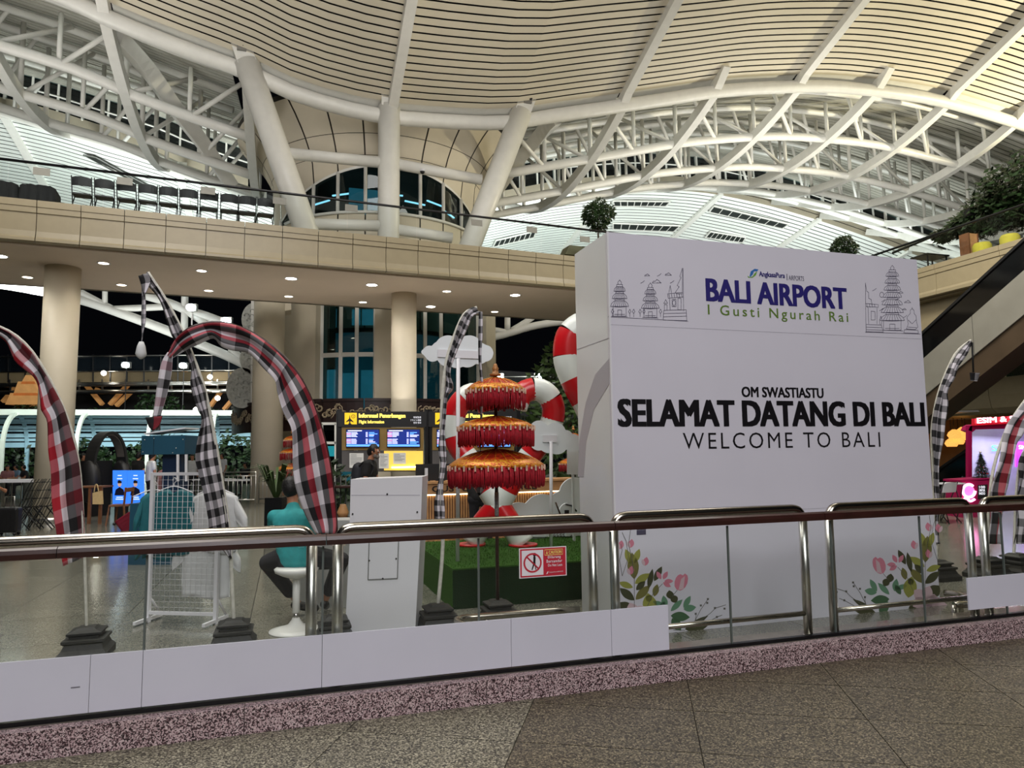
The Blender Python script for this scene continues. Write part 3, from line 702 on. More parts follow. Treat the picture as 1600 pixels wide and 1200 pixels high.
for i, (x, y, Y, k) in enumerate(((297, 480, 32.6, 26), (352, 501, 32.6, 26), (195, 570, 62, 60), (285, 571, 62, 50), (780, 588, 62, 30), (842, 588, 62, 30))):
    p = aty(x, y, Y); t = thing('floodlight', ['outdoor floodlight glaring at the top joint of the white truss', 'outdoor floodlight glaring lower along the white truss', 'floodlight on the far terminal roof left of the red banner tail', 'floodlight on the far terminal roof behind the black and white banner', 'distant floodlight left of the red umbrella tip', 'distant floodlight right of the red umbrella tip'][i], 'light', p)
    s_ = Y/33*.16 if Y > 40 else .2
    MB().box(p+V((0, s_*.8, 0)), s_*2.6, s_, s_*1.8, 0).build('housing', steel, t)
    MB().sphere(p, s_, 8, sc=(1, .5, .8)).build('lamp', mat('flood_glow', (240, 255, 255), .5, 0, 3, .01, emit=(225, 248, 255), es=18), t)
    MB().beam(p+V((0, s_, -s_*.5)), p+V((0, s_*1.2, -s_*4)) if i < 2 else V((p.x, p.y+s_, 0)), .06, .06, UG).build('arm' if i < 2 else 'mast', steel if i < 2 else blackm, t)
# far terminal front with glazing band and timber V struts
fb = thing('terminal_front', 'far terminal front with a dim glazed band and lit timber struts', 'building', aty(200, 700, 64)); fb['kind'] = 'structure'
def Q64(x, y, Y=64): return aty(x, y, Y)
dimw = mat('dim_ceiling', (128, 112, 84), .7, 0, .15, .6, emit=(122, 106, 74), es=.05)
gx = [-40+26.5*i for i in range(18)]
for a, c in zip(gx, gx[1:]):
    MB().prism([Q64(a+.8, 557), Q64(c-.8, 557), Q64(c-.8, 580), Q64(a+.8, 580)], V((0, .1, 0))).build('pane', mat('night_glass', (26, 32, 38), .12, 0, .2, .5), fb)
    MB().prism([Q64(a+.8, 581), Q64(c-.8, 581), Q64(c-.8, 600), Q64(a+.8, 600)], V((0, .1, 0))).build('soffit_pane', dimw, fb)
    MB().beam(Q64(a, 554, 63.9), Q64(a, 600, 63.9), .1, .1, UG).build('mullion', blackm, fb)
for y, r in ((556, .07), (580, .06), (601, .16), (612, .2), (598, .08)): MB().tube([Q64(-60, y+2, 63.6), Q64(430, y-2, 63.6)], r, 6).build('rail', steel, fb)
for k in range(12): MB().beam(Q64(-20+36*k, 593, 63.6), Q64(-20+36*k, 613, 63.6), .12, .12).build('rail_post', steel, fb)
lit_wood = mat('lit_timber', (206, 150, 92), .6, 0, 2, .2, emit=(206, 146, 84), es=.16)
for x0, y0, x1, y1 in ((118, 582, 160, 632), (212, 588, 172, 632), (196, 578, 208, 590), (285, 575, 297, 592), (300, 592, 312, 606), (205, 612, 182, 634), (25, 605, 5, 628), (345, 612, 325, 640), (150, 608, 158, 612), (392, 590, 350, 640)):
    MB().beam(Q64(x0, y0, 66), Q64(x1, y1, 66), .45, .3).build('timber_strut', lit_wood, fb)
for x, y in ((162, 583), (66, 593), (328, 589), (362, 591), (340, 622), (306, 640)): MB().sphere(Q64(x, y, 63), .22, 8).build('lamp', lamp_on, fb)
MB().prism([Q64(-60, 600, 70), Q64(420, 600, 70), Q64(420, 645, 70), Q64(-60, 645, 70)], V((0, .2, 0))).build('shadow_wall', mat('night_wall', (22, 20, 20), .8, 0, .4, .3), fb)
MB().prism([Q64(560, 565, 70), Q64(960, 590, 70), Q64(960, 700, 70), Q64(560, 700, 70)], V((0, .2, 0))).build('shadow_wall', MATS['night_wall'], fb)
for y in (590, 600): MB().tube([Q64(740, y, 64), Q64(930, y-3, 64)], .12, 6).build('rail', steel, fb)
# stacked timber roof (shrine like tiers) glimpsed far left
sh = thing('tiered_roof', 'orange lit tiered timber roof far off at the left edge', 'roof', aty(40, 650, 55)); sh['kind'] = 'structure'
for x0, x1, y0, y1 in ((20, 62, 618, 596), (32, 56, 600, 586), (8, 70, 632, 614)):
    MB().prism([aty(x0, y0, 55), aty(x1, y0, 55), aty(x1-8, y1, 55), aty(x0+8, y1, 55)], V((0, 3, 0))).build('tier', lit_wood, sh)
# glazed barrel walkway
bw = thing('barrel_walkway', 'white arched barrel vault walkway with pale blue louvres', 'canopy', aty(180, 745, 38)); bw['kind'] = 'structure'
pl = aty(0, 700, 40); uo, wo, _ = guw(pl)
def BWp(px, a, r=2.05):    # px picks the bay, a the angle along the arch
    p = aty(px, 690, 40); u = guw(p)[0]; return P(u, wo+2.1-r*math.cos(a), 2.15+r*1.0*math.sin(a))
blu = mat('pale_blue_louvre', (150, 190, 205), .35, 0, 2, .1); wht = mat('pale_green_white_steel', (206, 216, 204), .4, 0, 2, .06)
for px in (-95, 3, 110, 218, 322, 430):
    MB().path([BWp(px, 0)-ZZ*2.15]+[BWp(px, pi/2*i/8) for i in range(9)], .2, .2, UG).build('front_rib', wht, bw)
    MB().path([BWp(px, pi)-ZZ*2.15]+[BWp(px, pi-pi/2*i/8) for i in range(9)], .2, .2, UG).build('rear_rib', blu, bw)
MB().path([BWp(x, pi/2)+ZZ*.1 for x in (-120, 150, 440)], .5, .34).build('ridge_beam', wht, bw)
for k in range(9): MB().path([BWp(x, pi-.12-.155*k) for x in (-120, 150, 440)], .12, .16 if k % 2 else .3).build('louvre', blu, bw)
for k in range(5):
    b = MB(); b.add([BWp(-120, pi-.1-.28*k), BWp(440, pi-.1-.28*k), BWp(440, pi-.1-.28*(k+1)), BWp(-120, pi-.1-.28*(k+1))], [(0, 1, 2, 3)]); b.build('pane', mat('night_glass', (26, 32, 38), .12), bw)
area('walkway_lamp', P(uo+6, wo-3, 3.2), P(uo+6, wo+3, 3.6), 1.0, 80, (.9, 1, .97), 12)
area('truss_lamp', aty(150, 600, 30), aty(180, 470, 33), 3, 170, (.95, 1, .98))
# hedges and trees outside
def shrub(x, y, Y, rx, rz, n, lab, cat='hedge', m=leaf, seed=1, size=.35, trunk=True, name='hedge'):
    c = aty(x, y, Y); t = thing(name, lab, cat, V((c.x, c.y, 0)))
    foliage(c, (rx, rx*.7, rz), n, size, m, t, 'foliage', seed)
    if trunk: MB().tube([V((c.x, c.y, 0)), V((c.x+.05, c.y, max(.2, c.z-rz*.3)))], [.09, .05], 8).build('stem', bark, t)
for i, (x, y, Y, rx, rz, n) in enumerate(((15, 722, 44.6, 2.15, 1.5, 700), (130, 722, 44.6, 2.15, 1.5, 700), (247, 718, 44.6, 2.2, 1.6, 700), (366, 716, 44.6, 2.1, 1.7, 700))):
    shrub(x, y, Y, rx, rz, n, ['dark hedge behind the walkway at the far left', 'dark hedge behind the headphone shaped booth', 'dark hedge behind the petrol blue kiosk', 'dark hedge behind the walkway near the cream pier'][i], seed=i+1)
for i, (x, y, Y, rx, rz, n) in enumerate(((50, 640, 56, 1.6, .7, 260), (150, 648, 56, 1.7, .5, 260), (248, 634, 56, 1.9, 1.0, 420), (330, 648, 56, 1.6, .5, 220))):
    shrub(x, y, Y, rx, rz, n, ['tree crown above the walkway beside the orange roof', 'low tree crown above the walkway under the timber struts', 'round tree crown above the walkway behind the banner tail', 'small tree crown above the walkway by the white ornament'][i], 'tree', seed=i+9, name='tree')
# tree behind the candy canes
c = aty(884, 640, 24); t = thing('tree', 'leafy green tree behind the candy cane decorations', 'tree', V((c.x, c.y, 0)))
foliage(aty(892, 640, 24), (1.55, 1.0, 2.3), 1700, .30, leaf_b, t, seed=31); MB().tube([V((c.x+.2, c.y, 0)), aty(890, 660, 24)], [.14, .07], 8).build('trunk', bark, t)
c = aty(812, 670, 29); t = thing('tree', 'low leafy bush seen through the candy cane hook', 'bush', V((c.x, c.y, 0)))
foliage(c, (1.0, .8, .55), 600, .22, leaf, t, seed=33); MB().tube([V((c.x, c.y, 0)), c], [.1, .05], 8).build('trunk', bark, t)
# pale carved ornaments hanging by the pier
orn = mat('pale_stone_relief', (196, 198, 190), .6, 0, 10, .3, .5)
oc = thing('carved_ornament', 'white carved round ornament panels on a post beside the tower pier', 'sculpture', aty(395, 785, 26))
for x, y, rx, ry in ((378, 606, 25, 32), (397, 498, 20, 26), (400, 560, 26, 26)):
    c0 = aty(x, y, 26); k = 26/F
    poly = [c0+V((rx*k*math.cos(a), 0, ry*k*math.sin(a))) for a in [2*pi*i/24 for i in range(24)]]
    MB().prism(poly, V((0, .15, 0))).build('disc', orn, oc)
    b = MB()
    for q in range(12):
        a = q*2.4; r_ = .2+.6*(q/12); cc_ = c0+V((rx*k*r_*math.cos(a), -.02, ry*k*r_*math.sin(a)))
        b.tube([cc_+V((.09*math.cos(s), 0, .06*math.sin(s))) for s in [0, 1, 2, 3, 4]], .02, 4)
    b.build('relief', orn, oc, 'stuff')
MB().beam(aty(397, 470, 26.1), aty(396, 700, 26.1), .22, .2, UG).build('post', white_paint, oc)

# ================================================================ RIGHT SIDE: upper gallery, escalators
UR = 20.08
rg = struct('gallery_slab', 'upper gallery edge on the right with sandstone fascia panels', P(UR, 14, 0))
pf = [(0, 6.5), (-.05, 6.52), (-.05, 6.62), (0, 6.7), (0, 7.2), (-.03, 7.21), (-.03, 7.35), (-.05, 7.36), (-.05, 7.52), (.25, 7.52), (.25, 6.5)]
for k in range(9):
    w0 = 2+2.2*k; MB().prism([P(UR+t, w0+.008, z) for t, z in pf], WG*(2.2-.016)).build('fascia_panel', fascia_mat, rg)
MB().gbox(UR+.15, UR+14, 2, 21.8, 6.45, 7.45).build('deck', fascia_mat, rg)
MB().gbox(UR+.5, UR+.7, 2, 21.8, 5.3, 6.45).build('lower_fascia', fascia_mat, rg); MB().gbox(UR+.5, UR+14, 2, 21.8, 5.2, 5.3).build('soffit', soffit_mat, rg)
gb = thing('balustrade', 'glass balustrade with dark handrail along the upper gallery on the right', 'railing', P(UR, 12, 7.52))
MB().tube([P(UR+.1, 2, 8.52), P(UR+.1, 21.5, 8.52)], .04, 8).build('handrail', blackm, gb)
for k in range(10): MB().gbox(UR+.09, UR+.11, 2+1.95*k+.01, 2+1.95*(k+1)-.01, 7.48, 8.48).build('glass_pane', clear_glass, gb)
# gallery furniture
def onG(px, py, Uv): return onu(px, py, Uv)
tb = onG(1512, 350, UR+1.0); t = thing('timber_pillar', 'square light timber post behind the gallery balustrade', 'post', V((tb.x, tb.y, 7.45))); MB().box(V((tb.x, tb.y, 7.95)), .42, .3, 1.0, GA).build('core', wood_light, t)
for x in (-1, 1): MB().box(V((tb.x, tb.y, 7.955))+UG*.19*x, .05, .34, 1.01, GA).build('edge_board', wood_mid, t)
for i, (px, py) in enumerate(((1534, 378), (1577, 362))):
    p = onG(px, py, UR+.7); t = thing('pouffe', ['round yellow-green pouffe on the gallery beside the timber post', 'round yellow-green pouffe on the gallery by the escalator edge'][i], 'stool', V((p.x, p.y, 7.45)))
    MB().lathe([(.24, 0), (.27, .1), (.27, .42), (.22, .5), (1e-4, .52)], V((p.x, p.y, 7.45)), 20).build('cushion', mat('lime_fabric', (176, 164, 54), .9, 0, 20, .1), t)
    MB().lathe([(.2, -.0), (.2, .04)], V((p.x, p.y, 7.45)), 16).build('base', black, t)
gl = onG(1452, 392, UR+1.2); t = thing('cafe_table', 'low dark table with thin legs on the gallery', 'table', V((gl.x, gl.y, 7.45)))
MB().box(V((gl.x, gl.y, 8.17)), 1.0, .7, .05, GA).build('top', blackm, t)
for a in (-1, 1):
    for c_ in (-1, 1): MB().beam(V((gl.x, gl.y, 7.45))+UG*.42*a+WG*.28*c_, V((gl.x, gl.y, 8.15))+UG*.42*a+WG*.28*c_, .04, .04).build('leg', blackm, t)
# planting along the gallery: dark climbing plants
t = thing('planting', 'bank of dark climbing plants above the gallery on the right', 'plants', P(UR+3, 15, 7.2))
for k, (x, y, r) in enumerate(((1590, 300, .9), (1560, 330, .8), (1530, 345, .6), (1602, 325, .7), (1500, 356, .3), (1474, 368, .2), (1610, 285, 1.0))):
    foliage(onG(x, y, UR+2.6), (r*1.3, r*1.3, r*.95), 1100, .22, leaf, t, 'foliage', 50+k)
MB().gbox(UR+2.0, UR+3.4, 8, 18, 7.45, 7.75).build('trough', blackm, t)
MB().tube([onG(1395, 395, UR+2.2), onG(1480, 360, UR+2.2), onG(1600, 275, UR+2.2)], .05, 6).build('frame_bar', blackm, t)
p = onG(1545, 305, UR+2.2); t = thing('wall_fan', 'round wire cage fan fixed above the gallery plants', 'fan', p)
b = MB()
for r_ in (.1, .2, .3): b.tube([p+(UG*.3+WG*-.95)*r_*math.cos(a)+ZZ*r_*math.sin(a) for a in [2*pi*i/16 for i in range(17)]], .012, 5)
for k in range(8): a = pi*k/8; e = (UG*.3-WG*.95)*.3*math.cos(a)+ZZ*.3*math.sin(a); b.tube([p-e, p+e], .008, 4)
b.build('cage', blackm, t); MB().sphere(p+UG*.1, .09).build('motor', blackm, t); MB().beam(p+UG*.1, p+UG*.8-ZZ*.3, .06, .06).build('bracket', blackm, t)
for k in range(3): a = k*2.1; MB().prism([p+UG*.04, p+UG*.04+(WG*math.cos(a)+ZZ*math.sin(a))*.26, p+UG*.05+(WG*math.cos(a+.7)+ZZ*math.sin(a+.7))*.24], UG*.01).build('blade', black, t)
for i, (x, y) in enumerate(((1507, 335), (1517, 330))):
    pass
p = onG(1516, 333, UR+1.9); t = thing('loudspeaker', 'small black speaker on the frame bar above the gallery', 'speaker', p); MB().box(p, .3, .25, .24, GA).build('body', black, t); MB().lathe([(.09, 0), (.1, .02)], p-WG*.0+ZZ*.12, 10).build('cap', blackm, t)
# escalators
ES = -math.tan(math.radians(30.5))
def escalator(name, Uv, w0, z0, w1, lab, wd=1.25, skin_h=1.05):
    def E_(w_, dz=0, du=0): return P(Uv+du, w_, z0+(w_-w0)*ES+dz)
    t = thing(name, lab, 'escalator', E_(w0)); L = 5
    ws = [w0+(w1-w0)*i/L for i in range(L+1)]
    for a, c in zip(ws, ws[1:]):
        MB().prism([E_(a-.01), E_(c+.01), E_(c+.01, skin_h), E_(a-.01, skin_h)], UG*.05).build('side_panel', mat('satin_escalator_skin', (150, 148, 138), .38, .35, 1.5, .12), t)
    MB().hexa([E_(w0, 0, .05), E_(w0, 0, wd), E_(w1, 0, wd), E_(w1, 0, .05), E_(w0, .3, .05), E_(w0, .3, wd), E_(w1, .3, wd), E_(w1, .3, .05)]).build('truss_soffit', mat('bronze_soffit', (88, 74, 58), .4, .3, 2, .15), t)
    MB().hexa([E_(w0, -.6, .1), E_(w0, -.5, wd-.1), E_(w1, -.5, wd-.1), E_(w1, -.6, .1), E_(w0, -.02, .05), E_(w0, -.02, wd), E_(w1, -.02, wd), E_(w1, -.02, .05)]).build('underside_cladding', mat('bronze_soffit', (88, 74, 58), .4), t)
    for du in (.1, wd-.1):
        MB().prism([E_(w0, skin_h, du), E_(w1, skin_h, du), E_(w1, skin_h+.75, du), E_(w0, skin_h+.75, du)], UG*.02).build('balustrade_panel', mat('gloss_black_panel', (10, 10, 12), .08, 0, 2, .2), t)
        MB().path([E_(w0, skin_h+.78, du), E_(w1, skin_h+.78, du)], .09, .07).build('handrail', black, t)
    n = int(abs(w1-w0)/.35)
    b = MB()
    for k in range(n): a = w0+(w1-w0)*k/n; q = E_(a, skin_h-.15, wd/2); b.box(q, wd-.35, .36, .2, GA)
    b.build('steps', blackm, t, 'stuff'); return t
pe = onu(1446, 617, 17.5); escalator('escalator', 17.5, guw(pe)[1]+3.5, pe.z-3.5*-ES*1.0, 6.5, 'long escalator rising to the upper gallery beside the white board')
# landing beam with curved fascia and lower escalator behind the phone card shop
lb = struct('landing_slab', 'cream landing fascia behind the escalator above the shop', P(24, 10, 0))
for k in range(7): MB().prism([P(24+t, 6+2.6*k+.01, z) for t, z in ((0.35, 2.75), (0.1, 2.95), (0, 3.4), (0, 4.0), (.2, 4.0), (3, 2.75))], WG*2.58).build('fascia_panel', fascia_mat, lb)
MB().gbox(27.0, 27.2, 4, 26, 4.0, 6.4).build('back_wall', mat('pale_yellow_wall', (226, 214, 150), .5, 0, 1, .05), lb)
for k in range(6): MB().gbox(26.9, 26.98, 6+2.6*k, 7.5+2.6*k, 4.2, 6.0).build('dark_window', dark_glass, lb)
MB().gbox(24.0, 24.03, 4, 26, 4.0, 4.9).build('glass_pane', clear_glass, lb)
area('landing_lamp', P(25.6, 11, 6.2), P(25.6, 11, 0), 2, 110, (1, .93, .75), 8)
pe = onu(1490, 714, 19.3); escalator('escalator', 19.3, guw(pe)[1]+2.2, pe.z-2.2*-ES-1.7, 9.0, 'lower black sided escalator rising behind the magenta shop', 1.3, .9)
# restaurant bay with pendant lamps
rb = struct('wall_back', 'warm lit back wall and ceiling of the bay with pendant lamps', aty(1500, 720, 30))
MB().prism([aty(1420, 655, 31), aty(1620, 650, 31), aty(1620, 800, 31), aty(1420, 800, 31)], V((0, .2, 0))).build('wall_panel', mat('warm_wall', (168, 128, 84), .6, 0, 1, .3), rb)
MB().prism([aty(1420, 658, 31), aty(1620, 652, 31), aty(1620, 650, 26)+ZZ*.2, aty(1420, 654, 26)+ZZ*.2], ZZ*.05).build('ceiling_panel', white_plain, rb)
pend = mat('woven_pendant_glow', (255, 206, 130), .6, 0, 30, .3, emit=(255, 176, 84), es=.75)
for i, (x, y, r) in enumerate(((1491, 680, 10), (1504, 676, 10), (1487, 693, 10), (1498, 690, 9), (1509, 684, 8))):
    p = aty(x, y, 28.5+.3*i); k = r*28.5/F
    t = thing('pendant_lamp', ['woven glowing pendant lamp, top left of the cluster', 'woven glowing pendant lamp, top right of the cluster', 'woven glowing pendant lamp, lowest of the cluster', 'woven glowing pendant lamp in the middle of the cluster', 'smallest woven glowing pendant lamp at the right of the cluster'][i], 'lamp', p, 'pendant lamps in the restaurant bay')
    MB().lathe([(.06, k*.9), (k*.8, k*.45), (k, 0), (k*.7, -k*.5)], p, 16).build('shade', pend, t)
    MB().tube([p+ZZ*k*.9, p+ZZ*(k+.7)], .012, 5).build('cord', black, t); MB().sphere(p, k*.3).build('bulb', lamp_on, t)
# ================================================================ WELCOME BOARD
BW0 = 5.7
def ob(px, py): return onw(px, py, BW0)
wb = thing('welcome_board', 'huge white box shaped welcome board behind the glass railing', 'board', P(4.53, 6.08, 0))
MB().gbox(2.74, 6.33, 5.7, 5.735, 0, 3.57).build('front_panel', board_mat, wb)
MB().gbox(2.74, 2.775, 5.736, 6.46, 0, 3.57).build('side_panel', board_side, wb, label='glossy grey white side of the board')
MB().gbox(6.295, 6.33, 5.736, 6.46, 0, 3.57).build('side_panel', board_side, wb)
MB().gbox(2.776, 6.294, 6.43, 6.46, 0, 3.57).build('rear_panel', board_side, wb); MB().gbox(2.776, 6.294, 5.736, 6.43, 3.54, 3.57).build('top_panel', board_side, wb)
for z in (1.02, 2.72): MB().gbox(2.7395, 6.33, 5.6985, 5.7, z, z+.004).build('seam', mat('board_seam', (178, 176, 186), .4), wb)
MB().gbox(2.738, 2.742, 5.7, 6.46, 2.6, 2.606).build('seam', MATS['board_seam'], wb); MB().gbox(2.735, 2.75, 5.69, 5.71, 0, 3.57).build('corner_trim', white_plain, wb)
# curved shadow on the side face, painted as a flat grey shape
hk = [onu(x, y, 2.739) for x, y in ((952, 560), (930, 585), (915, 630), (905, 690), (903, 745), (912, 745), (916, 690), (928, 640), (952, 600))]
MB().prism(hk, UG*-.001).build('painted_shadow', mat('side_shadow_paint', (178, 176, 182), .4), wb)
def bt(body, x0, yt0, yb0, x1, yt1, yb1, m, bold=0, space=1.0, name='lettering'):
    a, b = ob(x0, (yt0+yb0)/2), ob(x1, (yt1+yb1)/2); u0, u1 = a.dot(UG), b.dot(UG)
    zt = (ob(x0, yt0).z+ob(x1, yt1).z)/2; zb = (ob(x0, yb0).z+ob(x1, yb1).z)/2
    o = text(body, P(u0, BW0-.001, zb), UG, ZZ, u1-u0, zt-zb, m, wb, name, bold, .0015, space)
    letters(o, wb)
bt('BALI AIRPORT', 1104, 434, 469, 1322, 452, 484, navy, .034)
bt('I Gusti Ngurah Rai', 1106, 474, 494, 1325, 490, 510, green_ink, .006, 1.35)
bt('AngkasaPura', 1186, 424, 434, 1226, 427, 437, navy, .02); bt('|', 1229, 428, 438, 1230, 428, 438, line_ink); bt('AIRPORTS', 1232, 430, 437, 1256, 432, 440, line_ink)
bt('OM SWASTIASTU', 1159, 604, 619, 1286, 607, 623, ink, .03)
bt('SELAMAT DATANG DI BALI', 967, 626, 664, 1443, 628, 667, ink, .04)
bt('WELCOME TO BALI', 1067, 675, 700, 1375, 676, 700, ink, -.004, 1.25)
# looped leaf emblem
for m, q in ((mat('emblem_blue', (52, 110, 176), .4), [(1171, 432), (1173, 424), (1179, 420), (1185, 421), (1183, 424), (1178, 424), (1176, 429), (1172, 433)]), (mat('emblem_green', (110, 160, 60), .4), [(1168, 431), (1171, 433), (1176, 432), (1179, 427), (1183, 424), (1181, 430), (1176, 434), (1169, 434)])):
    MB().prism([ob(*p) for p in q], WG*-.0015).build('emblem_leaf', m, wb)
def meru(cx, base, s, tiers, w0, sh):
    """line drawn meru tower, px coordinates: returns polylines"""
    L = []; y = base; bw_ = w0*.72
    L += [[(cx-bw_, y), (cx-bw_, y-s*1.6), (cx+bw_, y-s*1.6), (cx+bw_, y), (cx-bw_, y)], [(cx-bw_*1.2, y), (cx+bw_*1.2, y+sh)], [(cx-bw_*.3, y), (cx-bw_*.3, y-s), (cx+bw_*.3, y-s), (cx+bw_*.3, y)], [(cx-bw_*.8, y-s*.3), (cx+bw_*.8, y-s*.3)]]
    y -= s*1.6
    for k in range(tiers):
        wd = w0*(1-.55*k/tiers); h = s*.95*(1-.3*k/tiers)
        L.append([(cx-wd, y), (cx-wd*.9, y-h*.5), (cx-wd*.55, y-h), (cx+wd*.55, y-h), (cx+wd*.9, y-h*.5), (cx+wd, y), (cx, y+1.2), (cx-wd, y)])
        for j in range(-3, 4): L.append([(cx+wd*.26*j, y+.6), (cx+wd*.15*j, y-h)])
        y -= h; g = s*.35; L.append([(cx-wd*.5, y), (cx-wd*.5, y-g), (cx+wd*.5, y-g), (cx+wd*.5, y)]); y -= g
    L.append([(cx-2, y), (cx-3, y-3), (cx, y-7), (cx+3, y-3), (cx+2, y)]); return L
def cloud_line(x, y, s): return [[(x-s, y), (x-s*.7, y-s*.4), (x-s*.3, y-s*.35), (x, y-s*.75), (x+s*.5, y-s*.5), (x+s*.7, y-s*.2), (x+s, y), (x-s, y)]]
def bird(x, y): return [[(x-3, y+1.5), (x, y), (x+3, y-2.5)]]
def draw(Ls, nm, wd=.0042): strokes(Ls, wd, -WG, nm, line_ink, wb, ob)['kind'] = 'stuff'
draw(meru(968, 494, 9.5, 3, 14, 1), 'tower_drawing'); draw(meru(1016, 496, 9, 3, 14, 1), 'tower_drawing')
gate = [[(1066, 419), (1062, 432), (1064, 434), (1058, 446), (1061, 448), (1055, 457), (1057, 459), (1066, 459), (1066, 419)], [(1043, 459), (1066, 457)], [(1043, 459), (1044, 466), (1067, 464)], [(1046, 466), (1047, 484)], [(1067, 419), (1068, 486)], [(1037, 485), (1072, 484), (1073, 501), (1036, 500), (1037, 485)], [(1037, 490), (1072, 489)], [(1037, 495), (1072, 494)], [(1050, 468), (1056, 468), (1056, 479), (1050, 479), (1050, 468)], [(1059, 466), (1064, 466), (1064, 484), (1059, 484), (1059, 466)], [(1053, 468), (1050, 473), (1053, 479), (1056, 473), (1053, 468)], [(1038, 485), (1038, 476), (1042, 476), (1042, 485)], [(1037, 474), (1040, 468), (1043, 474), (1037, 474)], [(1045, 457), (1047, 446), (1049, 457)]]
for k in range(6): gate.append([(1045+4*k, 459), (1046+4*k, 465)])
draw(gate, 'gate_drawing'); draw([[(950, 495), (1075, 502)]], 'ground_line')
for q in ((1011, 431, 4), (1044, 430, 5), (1026, 442, 7)): draw(cloud_line(*q), 'cloud_drawing')
for q in ((1004, 441), (1030, 430), (1050, 441)): draw(bird(*q), 'bird_drawing')
for x in (957, 984, 990, 1000, 1006, 1032): draw([[(x, 495), (x, 490), (x-2, 487), (x, 483), (x+2, 487), (x, 490)]], 'shrub_drawing')
draw(meru(1394, 516, 9.6, 7, 19, 1), 'tower_drawing')
gate = [[(1352, 442), (1354, 455), (1357, 457), (1357, 466), (1361, 468), (1362, 474)], [(1352, 474), (1372, 476), (1372, 480), (1353, 479)], [(1356, 480), (1357, 506)], [(1370, 481), (1370, 506)], [(1353, 507), (1377, 508), (1380, 519), (1353, 518), (1353, 507)], [(1353, 511), (1378, 512)], [(1353, 515), (1379, 516)], [(1361, 486), (1367, 487), (1367, 500), (1361, 500), (1361, 486)], [(1352, 442), (1353, 519)], [(1375, 508), (1374, 500), (1376, 494), (1378, 500), (1377, 508)]]
for k in range(4): gate.append([(1354+4*k, 475), (1355+4*k, 480)])
statue = [[(1416, 514), (1419, 506), (1417, 496), (1420, 492), (1422, 490), (1422, 485), (1425, 482), (1428, 485), (1428, 490), (1431, 493), (1432, 503), (1434, 511), (1430, 515), (1416, 514)], [(1413, 515), (1434, 516), (1435, 521), (1412, 520), (1413, 515)], [(1425, 482), (1425, 480)], [(1419, 500), (1425, 506), (1431, 500)], [(1418, 511), (1432, 512)]]
sun = [[(1377.5+3.2*math.cos(a), 460.5+4*math.sin(a)) for a in [2*pi*i/14 for i in range(15)]]]
draw(gate, 'gate_drawing'); draw(statue, 'statue_drawing'); draw(sun, 'sun_drawing'); draw([[(1352, 519), (1438, 522)]], 'ground_line')
for q in ((1407, 458, 4), (1418, 473, 5), (1413, 484, 3)): draw(cloud_line(*q), 'cloud_drawing')
for q in ((1366, 453), (1380, 470), (1402, 468), (1377, 484), (1414, 495)): draw(bird(*q), 'bird_drawing')
# printed flower sprays at the foot of the board
def leafp(x, y, an, L, wd):
    a = math.radians(an); d = (math.cos(a), -math.sin(a)); n = (-d[1], d[0]); out = []
    for t, s in ((0, 0), (.1, .2), (.22, .36), (.36, .46), (.5, .5), (.64, .45), (.78, .33), (.9, .16), (1, 0), (.9, -.16), (.78, -.33), (.64, -.45), (.5, -.5), (.36, -.46), (.22, -.36), (.1, -.2)): out.append((x+d[0]*L*t+n[0]*wd*s, y+d[1]*L*t+n[1]*wd*s))
    return out
ol = mat('print_olive_leaf', (116, 112, 60), .5); ol2 = mat('print_dark_leaf', (66, 68, 44), .5); gr = mat('print_sea_green_leaf', (98, 140, 112), .5); gr2 = mat('print_deep_green_leaf', (66, 100, 70), .5); pk = mat('print_pink_petal', (206, 126, 146), .5); pk2 = mat('print_pale_petal', (206, 178, 186), .5); st_ = mat('print_stem', (92, 90, 86), .5); ylw = mat('print_lime_leaf', (150, 152, 72), .5)
